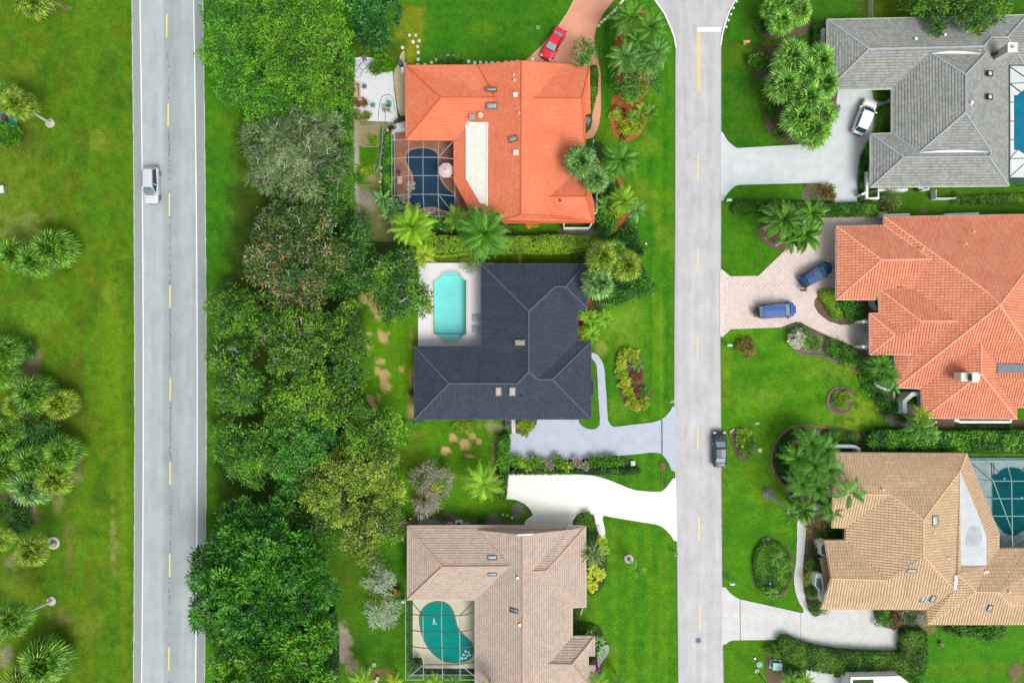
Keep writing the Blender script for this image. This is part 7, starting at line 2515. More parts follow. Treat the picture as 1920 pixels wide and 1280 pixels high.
# palms at the right wall
palm('grey green palm overlapping the orange roof',1088,303,33,5.5,'sabal','sabalg',None,'palms before the orange house',el=(1.2,-.3))
palm('second grey green palm just below right of it',1117,335,28,5.0,'sabal','sabalg',None,'palms before the orange house')
palm('feather palm right of the white bed edging',1163,300,34,5.5,'queen','queen',None,'palms before the orange house')
palm('dark feather palm tangled with the grey green palms',1142,318,24,4.5,'queen','queen',None,'palms before the orange house')
palm('bright yellow feather palm at the front bed',1168,375,28,4.8,'queen','queeny',None,'palms before the orange house')
palm('pale palm reaching over the front lawn',1192,392,24,4.6,'queen','queeng',None,'palms before the orange house',n=12)
palm('small feather palm at the white wall',1135,385,20,3.0,'queen','queen',None,'palms before the orange house',n=14)
for i,(x,y,r,l,lb) in enumerate(((1112,282,10,'dark','dark bush at the corner below the salmon walkway'),(1140,360,15,'ficus','dark bush below the tangled feather palm'),(1130,405,14,'hedge','yellow tipped bush beside the bay wall'),
          (1142,420,14,'ficus','dark bush at the lower end of the front bed'),(1150,402,12,'lime','lime bush in the lower front bed'),(1128,430,12,'dark','dark bush at the corner of the lime hedge'),
          (1180,448,22,'dark','dark round shrub above the olive palms'),(1160,452,16,'dark','dark shrub left of the round one above the olive palms'),(1088,484,12,'dark','dark shrub at the top corner of the black roof'),
          (1196,468,12,'dark','small dark shrub on the lawn side of the olive palms'))):
 shrub(lb,x,y,r,1.6,l,'shrubbig',variant=i % 2)
# ------------------------------------------------------------------ black house front
BL = 'palms at the corner of the black roof'
palm('pale fan palm over the corner of the black roof',1120,530,34,5.0,'fan','sabalg',None,BL,n=26)
palm('olive palm above the pale fan palm',1130,482,34,5.0,'sabal','sabaly',None,BL)
palm('yellowish dense palm nearest the front lawn',1175,498,32,5.0,'sabal','sabaly',None,BL)
palm('green palm between the olive and yellowish palms',1152,472,24,4.4,'sabal','sabal',None,BL)
shrub('large dark shrub below the yellowish dense palm',1198,530,24,2.0,'ficus','shrubbig')
shrub('dark shrub at the lower middle of the palm group',1162,556,20,1.8,'ficus','shrubbig',variant=1)
shrub('dark shrub between pale fan palm and large shrub',1172,532,18,1.8,'dark','shrubbig')
shrub('yellow flecked shrub under the pale fan palm',1150,548,12,1.8,'yellow','shrubbig')
shrub('shrub at the outer edge of the palm group',1216,540,12,1.3,'ficus','shrubbig')
SM = 'small feather palms at the black wall'
palm('upper small feather palm at the black wall',1104,594,18,2.2,'areca','queeny',None,SM)
palm('small feather palm standing out on the lawn',1133,596,18,2.0,'areca','queeny',None,SM)
palm('lower small feather palm at the black wall',1108,626,18,2.2,'areca','queeny',None,SM)
shrub('thin spiky grass at the red mulch beside the black roof',1118,575,10,.9,'grey','twiggy')
for i,(x,y) in enumerate(((1087,590),(1087,604),(1088,618),(1087,630))):
 shrub(('top','upper middle','lower middle','bottom')[i] + ' yellow flower bush tight against the black roof',x,y,6,.9,'gold' if i != 1 else 'red','shrub',group='yellow bushes at the black wall')
YH = 'yellow bushes in the curved bed'
for i,(x,y,r) in enumerate(((1180,663,11),(1168,670,11),(1163,686,11),(1165,702,11),(1170,716,10),(1177,728,10),(1180,742,10),(1186,754,10),(1196,761,10),(1207,757,9),(1190,668,9))):
 lab = ('top','second','third','fourth','fifth','sixth','seventh','eighth','lowest','right end','top right')[i] + ' yellow bush of the curved bed on the black house lawn'
 shrub(lab,x,y,r,.9,'gold' if i % 3 else 'lime','shrub',group=YH,variant=i % 2)
palm('small spiky palm on the right of the curved bed',1195,685,13,.9,'pygmy','queen',None,name='spiky_plant',cat='spiky plant')
shrub('dark red plant lowest in the curved bed',1191,732,8,.6,'red','shrub')
shrub('pale reddish plant in the middle of the curved bed',1190,710,8,.6,'brown','shrub',variant=1)
shrub('reddish grey plant below the small spiky palm',1196,702,6,.5,'red','twiggy')
shrub('round clipped green ball at the curved bed',1208,734,10,.9,'hedge','shrub')
shrub('yellow green bush at the garage end of the blue driveway',985,800,17,1.4,'lime','shrub')
shrub('left low yellow green shrub under the black eave',858,796,12,.7,'hedgeb','shrub',group='low shrubs under the black eave')
shrub('right low yellow green shrub under the black eave',876,796,12,.7,'lime','shrub',group='low shrubs under the black eave')
shrub('tiny dark shrub on the left wall of the black house',773,736,5,.8,'dark','shrub')
# hedge between blue and cream driveways
hedge('dark clipped hedge along the top of the cream driveway',[(950,882),(1000,883),(1080,881),(1150,879),(1198,880),(1199,888),(1150,889),(1080,888),(1000,889),(950,889)],.9,'dark',ls=(.16,.10))
hedge('tall hedge at the garage side of both driveways',[(938,820),(954,818),(955,840),(955,862),(951,890),(948,935),(938,935),(940,890),(932,860)],1.6,'hedge',ls=(.20,.12),smooth=2,rough=.1)
for i,(x,y,r,l) in enumerate(((966,864,12,'bright2'),(984,870,10,'lime'),(1002,864,12,'bright2'),(1018,872,10,'yellow'),(1032,870,9,'greytwig'),(1046,866,12,'bright2'),(1062,872,10,'lime'),(1080,868,9,'greytwig'),
         (1096,872,9,'greytwig'),(1110,868,10,'hedge'),(1126,866,10,'bright'),(1142,864,10,'hedge'),(1156,866,9,'hedge'))):
 nm = ('first','second','third','fourth','fifth','sixth','seventh','eighth','ninth','tenth','eleventh','twelfth','thirteenth')[i]
 shrub(nm + ' shrub from the left in the row between the driveways',x,y,r,1.2,l,'shrubbig',group='shrub row between the two driveways',variant=i % 2)
palm('feather palm in the garden left of the cream driveway',905,905,38,4.5,'queen','queeny',None,n=18,el=(.9,-.1))
# ------------------------------------------------------------------ beige house
palm('striped pale plant at the corner of the beige roof',1112,1036,28,2.4,'agave','agave',None,name='striped_plant',cat='plant',n=70)
YP = 'yellow tufted plants beside the beige roof'
for i,(x,y,r) in enumerate(((1112,1066,13),(1100,1084,13),(1124,1076,13),(1110,1098,13),(1128,1012,12),(1133,1030,10),(1094,1075,9))):
 palm(('upper left','left','right','lowest','topmost','top right','wall side')[i] + ' yellow tufted plant by the striped plant',x,y,r,1.6,'spiky','lime' if i in (4,5) else 'gold',None,YP,name='tufted_plant',cat='plant',n=16)
palm('small dark star shaped palm on the lawn of the beige house',1192,1064,21,2.4,'areca','coco',(1180,1048),n=11)
shrub('olive clipped shrub in the bed at the cream driveway',1097,968,14,.9,'oak2','shrub')
shrub('second olive shrub in the bed by the cream driveway',1110,984,10,.9,'oak2','shrub',variant=1)
shrub('dark shrub above the striped plant',1106,1003,11,.9,'dark','shrub')
hedge('low dark hedge block in the notch of the beige roof',[(1074,1140),(1090,1140),(1085,1163),(1086,1172),(1100,1172),(1118,1176),(1112,1192),(1074,1192)],.7,'hedge',ls=(.14,.09))
palm('bluish broad leaved plant at the beige notch',1122,1200,14,1.2,'banana','banana',None,name='broad_leaved_plant',cat='plant',n=12,el=(.9,.1))
palm('second bluish plant nearer the lawn at the beige notch',1128,1220,12,1.0,'banana','banana',None,name='broad_leaved_plant',cat='plant',n=10,el=(.9,.1))
palm('small bluish plant at the tip of the beige notch',1104,1186,8,.9,'banana','banana',None,name='broad_leaved_plant',cat='plant',n=8,el=(.9,.1))
shrub('magenta flowering plant in the roof notch of the beige house',1108,1245,8,1.2,'magenta','shrub')
shrub('magenta flowers hanging over the lower beige eave',1117,1250,6,1.3,'magenta','shrub',variant=1)
palm('spiky feather palm at the bottom edge beside the beige house',1122,1278,22,3,'areca','queeny',None)
palm('dark feather palm at the bottom edge on the lawn',1160,1282,18,3,'areca','coco',None)
palm('feather palm at the bottom left under the silvery shrubs',680,1276,30,3.5,'areca','queeny',None,'feather palms at the bottom edge')
palm('yellow feather palm at the bottom edge beside the cage',738,1278,18,2.6,'areca','lime',None,'feather palms at the bottom edge')
palm('feather palm at the bottom edge under the beige pool cage',815,1280,24,2.4,'areca','queeny',None,'feather palms at the bottom edge')
palm('second feather palm at the bottom edge under the cage',850,1284,20,2.4,'areca','queen',None,'feather palms at the bottom edge')
palm('feather palm tips over the lower end of the beige roof',918,1292,22,5.8,'areca','queeny',None,'feather palms at the bottom edge')
shrub('dark shrub left of the beige roof corner near silvery shrubs',748,1112,9,1.2,'dark','shrubbig')
shrub('small orange leaved plant left of the beige roof',744,1111,4,1.3,'orange','shrub')
shrub('green bush inside the corner of the beige pool cage',782,1242,11,1.2,'dark','shrubbig')
shrub('small round grey plant in the lawn patch left of cream driveway',970,957,9,.6,'greytwig','twiggy')
shrub('round dark plant in a grey bed left of beige eave',832,970,8,.6,'hedge','shrub')
shrub('dark low plants in the bed along the top of the beige roof',900,978,8,.5,'dark','shrub')
shrub('low grey plants right of the path above the beige roof',925,976,8,.4,'greytwig','twiggy')
hedge('dark hedge at the bottom right of the big ficus',[(606,1160),(622,1150),(628,1200),(628,1290),(606,1290)],2.0,'dark',ls=(.2,.12))
# ------------------------------------------------------------------ right of the street: grey house
GP = 'bright fan palms before the grey house'
for lb,x,y,r,h,l in (('fan palm at the top of the corner bed',1472,4,27,5,'fan'),('right fan palm of the top corner bed',1498,22,22,5,'fan'),('lower fan palm of the top corner bed',1464,40,24,5,'fan'),
       ('front fan palm of the top corner bed',1450,18,21,4.6,'fan'),('highest fan palm of the large cluster',1482,108,31,5.5,'fan'),('upper right fan palm of the large cluster',1534,118,32,5.5,'fan'),
       ('left fan palm in the middle of the large cluster',1470,158,32,5.5,'fan'),('central fan palm of the large cluster',1508,138,30,6,'fan'),('rightmost fan palm, touching the grey roof',1542,158,30,5.5,'fan'),
       ('fan palm just below the centre of the cluster',1512,186,32,6,'fan'),('lower left fan palm of the large cluster',1496,222,32,5.5,'fan'),('lower right fan palm of the large cluster',1536,218,30,5.5,'fan'),
       ('lowest fan palm, hanging over the pale driveway',1524,246,30,5.5,'fan')):
 palm(lb,x,y,r * 1.13,h - 1.5,'fan',l,None,GP)
shrub('round bush left of the large fan palm cluster',1420,118,17,1.3,'hedge','shrubbig')
shrub('brownish bush above the round bush by the fan palms',1432,96,12,.9,'pot','twiggy')
shrub('low green shrub at the left foot of the cluster',1448,215,14,.8,'hedge','shrubbig')
shrub('second low shrub at the left foot of the cluster',1443,180,12,.8,'hedge','shrubbig',variant=1)
shrub('small shrub at the bottom left of the mulch bed',1462,256,10,.7,'bright','shrub')
shrub('dark shrub right of the fan palms at the driveway',1562,205,9,1.0,'brown','shrubbig')
shrub('dark shrub under the top corner fan palms',1432,46,14,1.0,'dark','shrubbig')
hedge('clipped dark hedge along the left wall of grey house',[(1527,50),(1541,42),(1547,46),(1546,100),(1528,96)],1.0,'hedge',ls=(.14,.09))
hedge('small dark green bed beside the garage door of grey house',[(1640,169),(1671,168),(1671,182),(1655,189),(1643,184)],.5,'hedge',ls=(.14,.09),name='ground_cover',cat='ground cover')
hedge('dark green bed beside the white suv',[(1645,206),(1655,197),(1671,194),(1671,249),(1641,249),(1644,228)],.6,'hedge',ls=(.14,.09),name='ground_cover',cat='ground cover')
hedge('narrow hedge between pale driveway and lower grey wing',[(1616,292),(1630,265),(1632,300),(1624,325),(1626,368),(1640,378),(1614,378),(1612,330)],.6,'hedge',ls=(.14,.09))
shrub('olive brown shrub at the lower edge of the pale driveway',1549,356,13,1.2,'brown','shrubbig')
shrub('twiggy grey shrub left of the olive brown shrub',1530,362,13,1.1,'pot','twiggy')
shrub('brown shrub beside the end of the long hedge',1558,368,8,1.0,'brown','shrubbig',variant=1)
hedge('rounded short hedge near the black lamp on the lawn',[(1376,388),(1380,378),(1395,376),(1438,376),(1441,388),(1438,399),(1390,400),(1379,397)],.8,'hedge',smooth=3,ls=(.14,.09))
hedge('long hedge between pale and pink driveways',[(1440,378),(1560,382),(1600,380),(1646,378),(1648,402),(1600,404),(1550,404),(1520,404),(1440,402)],1.1,'hedge',ls=(.16,.10),rough=.08)
shrub('olive shrub at the right end of the long hedge',1668,388,12,1.1,'pot','shrubbig')
shrub('grey thin shrub beside the white planter of the grey house',1668,368,14,1.4,'grey','twiggy')
shrub('bluish shrub right of the white planter',1664,358,9,1.0,'ficus','shrub')
hedge('thin hedge strip below the right part of grey eave',[(1800,368),(1870,364),(1990,362),(1990,380),(1870,382),(1802,381)],.5,'oak2',ls=(.14,.09))
shrub('dark round shrub left of the thin hedge strip',1794,375,8,.9,'dark','shrub')
shrub('small green plant inside the white square planter',1638,364,8,.6,'hedge','shrub')
# coconut palms
CO_ = 'coconut palms at the pink driveway'
palm('tall coconut palm at the pink driveway, left crown',1466,412,44,6,'coco','coco',None,CO_)
palm('coconut palm crown reaching over the pink pavers',1508,440,38,5.5,'coco','coco',None,CO_)
palm('upper coconut palm beside the long hedge',1520,400,34,5.5,'coco','coco',None,CO_,n=15)
palm('low coconut palm above the lawn corner',1482,448,30,4.6,'coco','queen',None,CO_,n=14)
# terracotta house beds
shrub('round brown and green bush on the lawn by the mailbox',1399,649,19,1.1,'brown','shrub')
shrub('green part of the bush at the mailbox',1392,652,11,1.1,'oak2','shrub',variant=1)
shrub('white flowering round bush at the end of the mulch',1496,636,19,1.3,'white','shrub')
shrub('green bush under the white flowering bush',1500,628,18,1.2,'ficus','shrub')
shrub('olive clipped round bush right of the white flowering one',1525,642,18,1.3,'oak2','shrub')
shrub('large green round bush below the narrow walkway',1568,655,20,1.3,'bright','shrub')
shrub('second green bush, behind the yellow green one',1587,668,16,1.3,'bright','shrub',variant=1)
shrub('yellow green round bush at the lawn edge',1590,680,15,1.2,'lime','shrub')
shrub('dark green bush nearest the round forecourt',1604,672,13,1.2,'hedge','shrub')
hedge('lime flecked bush strip in the mulch at pink driveway',[(1538,548),(1556,542),(1566,545),(1567,560),(1580,590),(1572,598),(1562,592),(1548,568)],.8,'hedgeb',ls=(.14,.09),smooth=2)
shrub('dark round bush between pink driveway and terracotta wall',1598,578,22,1.2,'ficus','shrub')
shrub('second dark bush below the terracotta eave',1586,568,15,1.2,'ficus','shrub',variant=1)
shrub('dark bush at the round forecourt corner',1604,592,12,1.0,'hedge','shrub')
TP = 'palms below the terracotta wing'
palm('bushy feather palm under the terracotta eave',1650,684,26,2.8,'queen','queen',None,TP)
palm('feather palm in the curved white wall',1664,704,24,2.6,'queen','queen',None,TP)
palm('feather palm just left of the terracotta corner',1672,728,18,2.4,'banana','banana',None,TP,name='banana_plant',cat='banana plant')
for i,(x,y,r,l) in enumerate(((1626,700,15,'hedge'),(1640,712,12,'ficus'),(1634,726,12,'hedge'),(1650,740,12,'dark'),(1660,756,13,'hedge'),(1664,775,13,'dark'),(1686,762,12,'ficus'),(1690,780,12,'dark'),(1622,686,10,'ficus'))):
 shrub(('first','second','third','fourth','fifth','sixth','seventh','eighth','highest')[i] + ' low shrub in the long bed below the terracotta house',x,y,r,.9,l,'shrubbig',group='low shrubs in the long curved bed',variant=i % 2)
shrub('round green mound in the ring on the lawn',1580,748,18,.6,'hedgeb','shrub')
shrub('dark crescent plant in the ring on the lawn',1570,750,12,.5,'hedge','shrub')
palm('coconut palm at the bottom corner of the terracotta house',1722,800,34,3.5,'coco','queen',None,n=13)
palm('yellow feather palm at the terracotta corner',1728,778,20,3.6,'areca','lime',None)
palm('pale feather palm over the hedge',1740,812,22,3.0,'areca','queeng',None)
hedge('thick bright leafed hedge between terracotta and tan houses',[(1630,824),(1636,812),(1660,809),(1700,811),(1760,812),(1990,808),(1990,842),(1760,844),(1700,842),(1640,842),(1630,836)],1.6,'bright',ls=(.30,.17),rough=.12)
hedge('low olive hedge under the terracotta eave',[(1796,796),(1900,796),(1900,804),(1796,804)],.5,'oak2',ls=(.14,.09))
# lawn shrubs and tan house
shrub('upper green bush of the kerbside bed by the black sedan',1394,820,17,.9,'hedgeb','shrub')
shrub('lower green bush of the kerbside bed by the black sedan',1400,846,16,.9,'hedge','shrub')
shrub('bush on the right side of the kerbside bed',1408,832,12,.9,'hedge','shrub',variant=1)
hedge('dark ground cover in the curved bed of the tan house',[(1458,836),(1478,812),(1496,804),(1516,815),(1490,850),(1478,880),(1488,910),(1500,930),(1496,945),(1478,915),(1458,885),(1452,862)],.45,'dark',smooth=3,ls=(.14,.09),name='ground_cover',cat='ground cover')
hedge('olive low hedge above the white bay wall',[(1546,812),(1560,806),(1600,812),(1612,818),(1608,832),(1560,832),(1545,824)],.6,'oak',smooth=2,ls=(.14,.09))
TN_ = 'fan and feather palms before the tan house'
for lb,x,y,r,h,k,l in (('highest palm of the tan house group',1518,828,32,5,'queen','queen'),('palm right of the highest one',1546,842,28,5,'queen','queen'),('left palm of the tan house group',1492,858,30,5,'queen','queen'),
        ('central palm of the tan house group',1524,872,34,5.5,'queen','queen'),('right palm touching the tan roof',1552,880,32,5.5,'queen','queeng'),('lower left palm of the tan house group',1500,905,30,5,'queen','queen'),
        ('lower middle palm of the tan house group',1530,915,28,5,'queen','queen'),('lowest palm beside the garden path',1504,955,30,4.6,'coco','coco'),('palm at the small roof notch',1555,955,26,4,'queen','queen')):
 palm(lb,x,y,r,h - 1,k,l,None,TN_,n=24)
palm('coconut palm with few fronds spread on the tan roof',1592,922,40,6.0,'coco','coco',(1560,905),TN_,n=7,el=(.4,-.1))
palm('yellow rosette plant in the curved bed',1492,926,9,.8,'agave','gold',None,name='rosette_plant',cat='plant',n=22)
shrub('pale pink flower clump at the top of the curved bed',1490,826,5,.9,'flower','shrub')
shrub('dark shrub below the palm at the roof notch',1562,995,16,1.2,'dark','shrubbig')
shrub('grassy yellow clump beside the garden path',1530,990,15,.6,'flower','twiggy')
shrub('green shrub between garden path and tan wall',1545,1000,13,.9,'hedge','shrubbig')
shrub('dark bush above the upper bay of the tan house',1533,1028,13,1.1,'dark','shrub')
shrub('clipped box like bush at the upper bay',1525,1058,13,1.0,'hedge','shrub')
shrub('yellow leafed plant between clipped bushes',1514,1084,9,.9,'gold','twiggy')
shrub('upper clipped bush below the lower bay',1524,1112,14,1.0,'hedge','shrub',variant=1)
shrub('lower bush at the corner of path and driveway',1528,1140,13,.9,'dark','shrub')
shrub('white flecked bush under the tan roof corner',1546,1144,9,.8,'white','shrub')
shrub('large shrub island left part at the ivory driveway',1655,1158,17,1.2,'ficus','shrub')
shrub('olive shrub island middle part at the ivory driveway',1682,1162,15,1.0,'brown','shrub')
shrub('dark shrub island right part at the ivory driveway',1708,1158,15,1.0,'dark','shrub')
shrub('pale grey shrub between island shrubs under the tan eave',1696,1146,9,.9,'silver','twiggy')
shrub('silvery tuft at the right end of the island',1730,1152,9,.9,'silver','twiggy')
hedge('round clipped ground cover mound on the front lawn',[(1415,1060),(1420,1034),(1436,1016),(1462,1020),(1480,1040),(1486,1072),(1478,1096),(1458,1116),(1438,1116),(1422,1100)],.7,'hedge',smooth=3,ls=(.13,.08),rough=.07)
palm('spiky pygmy palm near the top of the round mound',1456,1046,18,1.2,'pygmy','queen',None,'pygmy palms in the round mound')
palm('spiky pygmy palm at the right side of the round mound',1476,1060,14,1.2,'pygmy','queen',None,'pygmy palms in the round mound')
palm('spiky pygmy palm at the bottom of the round mound',1448,1110,14,1.1,'pygmy','queen',None,'pygmy palms in the round mound')
hedge('large L shaped clipped hedge below the ivory driveway',[(1463,1205),(1470,1197),(1480,1196),(1502,1206),(1535,1216),(1580,1223),(1640,1226),(1692,1227),(1694,1186),(1700,1183),(1738,1184),(1740,1230),(1734,1266),(1640,1266),(1545,1262),
 (1500,1252),(1472,1236),(1464,1224)],1.3,'hedge',ls=(.16,.10),rough=.07,leaf2='pot')
shrub('dark shrub at the left end of the large L hedge',1448,1220,12,.9,'hedge','shrub')
shrub('leafy shrub below the left end of the large L hedge',1490,1262,18,1.2,'ficus','shrubbig')
palm('small feather palm at the bottom edge under the L hedge',1482,1274,22,1.8,'areca','queen',None)
palm('feathery plant at the bottom edge right of the small palm',1510,1272,18,1.5,'areca','queeny',None)
shrub('dark shrub on the lawn under the right tan eave',1795,1180,15,1.0,'oak','shrubbig')
shrub('bright leafy shrub under the right tan eave',1850,1184,18,1.2,'bright','shrubbig')
shrub('second leafy shrub under the right tan eave',1826,1180,14,1.1,'hedge','shrubbig')
shrub('shrub at the right end under the tan eave',1872,1180,12,1.1,'hedge','shrubbig',variant=1)
shrub('small shrub at the bottom beside the white courtyard wall',1716,1276,14,1.0,'bright','shrubbig')
# ------------------------------------------------------------------ stepping stones, garden things, walls
M_stone = mat('stepping_stone',(0.56,0.56,0.50),0.9,var=0.12,scale=5,rnd=.12)
M_stoney = mat('cream_stone',(0.68,0.63,0.40),0.9,var=0.12,scale=5,rnd=.1)
def stone_path(name,label,stones,m2=None,z=.05):
 c = P(*stones[0][:2])
 t = empty(name,(c.x,c.y,0),label,'stepping stones','stepping stone paths')
 me = MB().box((0,0,0),(1,1,.08),taper=.94).mesh('stone')
 rd = MB().disc((0,0,-.04),.5,14,.08,.47).mesh('stone')
 for i,s in enumerate(stones):
  x,y,w,h,a = s[:5]
  p = P(x,y) - c
  rnd_ = len(s) > 5 and 'r' in s[5]
  yel = len(s) > 5 and 'y' in s[5]
  base = rd if rnd_ else me
  k = base.name + ('y' if yel else '')
  m_ = _stones.get(k)
  if m_ is None:
   m_ = base.copy()
   m_.materials.append(M_stoney if yel else M_stone)
   _stones[k] = m_
  obj('stone',m_,None,t,(p.x,p.y,z),(0,0,R(a)),(w / S,h / S,1))
 return t
_stones = {}
stone_path('stepping_stones','curved row of pale stones on the lawn above the orange roof',[
 (783.5,122,6,5,5),(797,121,5,4,0),(809,118,5.5,5,25),(819,112.5,5.5,5.5,30),(828.5,107.5,5.5,5.5,25),(839.5,104.6,6,5.5,5),(850.5,105.3,6,5.5,-5,'y'),(859.7,108,5.5,5.5,-20),
 (869,113.5,6.5,6.5,-35),(878.6,116.2,5.5,6.5,-15),(890.3,118.5,6,6.5,0),(901,118,5.5,6.5,0),(911.5,118.5,5,6,0),(922.8,118.6,6,6,0),(934,118.6,6,5.5,10),(948.5,117.5,6,5.5,0),(960,116.8,6,5,5),(970,115.2,6,4.5,10)])
stone_path('stepping_stones','line of stones running down beside the yellow strip',[
 (768,67,5,5,5),(779.5,66.6,5,5,10),(774.5,79,6.5,6.5,0,'ry'),(785.8,76.8,6.5,6.5,0,'r'),(783,88,6,6,0,'r'),(784.3,99,6,6,0),(784.2,112,5.5,6,0),(754.7,89.8,6.5,6.5,0,'ry')])
stone_path('stepping_stones','line of yellowish stones between vegetable beds and pool cage',[
 (727,244.6,5,5,0,'ry'),(721.5,248.6,5,5,0,'r'),(721,254,6,6,0,'y'),(721.5,264.5,6,5,0,'y'),(718.8,276,6.5,6,5,'y'),(717.5,287,6,6,0,'y'),(720.5,297.3,5.5,6,0),(721,306.3,6.5,6,20,'y'),
 (715.5,314.5,6.5,6,0,'y'),(716,327.5,6,6,0,'y'),(714.5,333.5,4.5,4,0,'y'),(713,341,5.5,6,0,'y'),(714.5,351,4.5,5,0,'y')])
stone_path('stepping_stones','two pale slabs beside the grey plant near the cream driveway',[(943.3,964,4.5,4,0,'ry'),(951,966,4,3.5,0,'ry'),(960,970,5.5,5.5,0,'r')])
stone_path('stepping_stones','cream slabs along the right edge of the salmon driveway',[
 (1122.5,48.5,6,5,40,'y'),(1128,42,6,5,40,'y'),(1134,37,7,5,35,'y'),(1140.5,31.5,7,5,35,'y'),(1147,26,7,5,40,'y'),(1152.5,20.5,6,5,45,'y'),(1158,13.5,8,5,60,'y'),(1163.5,7,7,5,50,'y'),(1168,1,7,5,55,'y'),(1173,-6,7,5,50,'y')])
stone_path('stepping_stones','grey slab and discs under the palms below the screened pool',[(862.5,415.5,12,11,0),(805.5,430,4,4,0,'r'),(827,429,4,4,0,'r'),(836.5,428,4,4,0,'r'),(850,427,6,6,0,'r')])
def simple(name,label,cat,x,y,parts,group=None,rz=0,z=0.05):
 """parts: list of (part name, MB, material)"""
 p = P(x,y)
 if len(parts) == 1:
  o = parts[0][1].build(name,parts[0][2])
  o.location = (p.x,p.y,z)
  o.rotation_euler = (0,0,R(rz))
  return tag(o,label,cat,group)
 t = empty(name,(p.x,p.y,z),label,cat,group,R(rz))
 for n_,mb,m in parts:
  mb.build(n_,m,t)
 return t
# white kerb stones at the street mouth
for i,(x,y) in enumerate(((1380.5,3.5),(1375,16),(1370,27.5),(1365.5,38.5),(1361.5,51))):
 simple('kerb_marker',('highest','second','middle','fourth','lowest')[i] + ' small white stone of the row at the street mouth','marker stone',x,y,[('s',MB().disc((0,0,0),.17,9,.16,.10),M_white)],'white marker stones')
# mailboxes and small street furniture
M_mint = mat('pale_cyan_paint',(0.42,0.66,0.62),0.5)
M_pinkp = mat('salmon_paint',(0.72,0.28,0.20),0.6)
M_cyan = mat('cyan_lid',(0.10,0.42,0.38),0.6)
def mailbox(label,x,y,m,rz=0,w=.62,d=.30):
 hd = MB().box((0,0,1.12),(w,d,.22)).box((0,0,1.27),(w,d * .8,.08),taper=.7)
 simple('mailbox',label,'mailbox',x,y,[('post',MB().box((0,0,.5),(.10,.10,1.0)),M_white),('box',hd,m),('door',MB().box((w / 2 + .012,0,1.13),(.02,d * .8,.18)),M_white),('flag',MB().box((0,d / 2 + .02,1.25),(.14,.02,.10)),M_red)],'mailboxes along the street',rz)
mailbox('pale mailbox below the pale driveway at the kerb',1362,378.3,M_mint)
mailbox('pale mailbox on the lawn left of the round brown bush',1363,647,M_mint)
mailbox('pale mailbox above the ivory driveway near the kerb',1367.5,1088.5,M_mint)
mailbox('teal mailbox at the kerb above the blue driveway',1256.5,751,mat('teal_paint',(0.16,0.42,0.36),0.5),rz=15)
mailbox('dark teal mailbox at the kerb of the beige house lawn',1263.5,1034.5,mat('dark_teal_paint',(0.06,0.28,0.24),0.5))
mailbox('salmon pink mailbox on the corner lawn',1394,85.8,M_pinkp,rz=3,w=.80,d=.30)
simple('lawn_lamp','black lamp post lying dark over the rounded hedge','lamp',1428,385,[('post',MB().beam((0,0,0),(.1,.05,2.3),.09),M_black),('lantern',MB().box((.12,.06,2.45),(.34,.34,.34)).box((.12,.06,2.66),(.42,.42,.08)),M_black),('pane',MB().box((.12,.06,2.45),(.30,.36,.22)),M_lamp)])
simple('park_bench','black metal bench with white flag at the round mound','bench',1434,1097,[('seat',MB().box((0,0,.45),(1.1,.38,.05)),M_black),('backrest',MB().box((0,.2,.7),(1.1,.05,.45)),M_black)] +
  [('leg',MB().box((sx * .5,sy * .16,.22),(.05,.05,.44)),M_black) for sx in (-1,1) for sy in (-1,1)] + [('flag_stick',MB().beam((.42,.1,.5),(.40,.75,1.1),.07),M_white)],rz=8)
simple('lamp_post','thin dark lamp post rising from the bottom lawn','lamp post',1419,1257,[('pole',MB().tube([(0,0,0),(0.02,-.01,2.5),(.05,-.03,5.2)],[.07,.05,.04],8),M_dark),('base',MB().disc((0,0,0),.30,12,.06,.22),M_stone),('head',MB().box((.1,-.05,5.25),(.5,.22,.12)),M_dark)])
simple('transformer_box','teal green utility transformer box in the mulch','utility box',1453,1243.5,[('cabinet',MB().box((0,0,.40),(1.15,.90,.8)),mat('transformer_green',(0.14,0.36,0.31),0.5)),('lid',MB().box((0,0,.83),(1.2,.95,.06)),mat('transformer_lid',(0.30,0.55,0.50),0.5)),('pad',MB().box((0,0,.0),(1.5,1.2,.10)),M_stone)],rz=-4)
simple('valve_cover','round cyan lid on the bottom lawn','utility lid',1423.3,1244.5,[('lid',MB().disc((0,0,0),.33,16,.12,.30),M_cyan),('rim',MB().ring((0,0,0),.40,.335,.08),M_stone)])
simple('valve_cover','small white lid on the bottom lawn','utility lid',1415,1233,[('l',MB().disc((0,0,0),.17,12,.14,.14),M_white)])
simple('valve_cover','round whitish lid right of the kerbside bed','utility lid',1424.5,843.5,[('lid',MB().disc((0,0,0),.14,12,.06),M_red),('rim',MB().ring((0,0,0),.24,.145,.07),M_white)])
simple('valve_cover','pair of pale slots in the lawn above the kerbside bed','utility lid',1419.5,793.5,[('slot',MB().box((0,.09,0),(.5,.06,.06)),M_white),('slot',MB().box((0,-.09,0),(.5,.06,.06)),M_white)])
simple('lawn_light','black small lawn light above the curved bed','garden light',1447.5,802,[('stem',MB().beam((0,0,0),(0,0,.4),.05),M_black),('head',MB().disc((0,0,.4),.16,10,.15,.08),M_black)])
simple('lawn_toy','yellow ball in the kerbside bed','ball',1388.8,835.5,[('b',MB().disc((0,0,.0),.18,12,.15,.24).disc((0,0,.15),.24,12,.15,.14),mat('bright_yellow',(0.75,0.62,0.05),0.5))],z=.5)
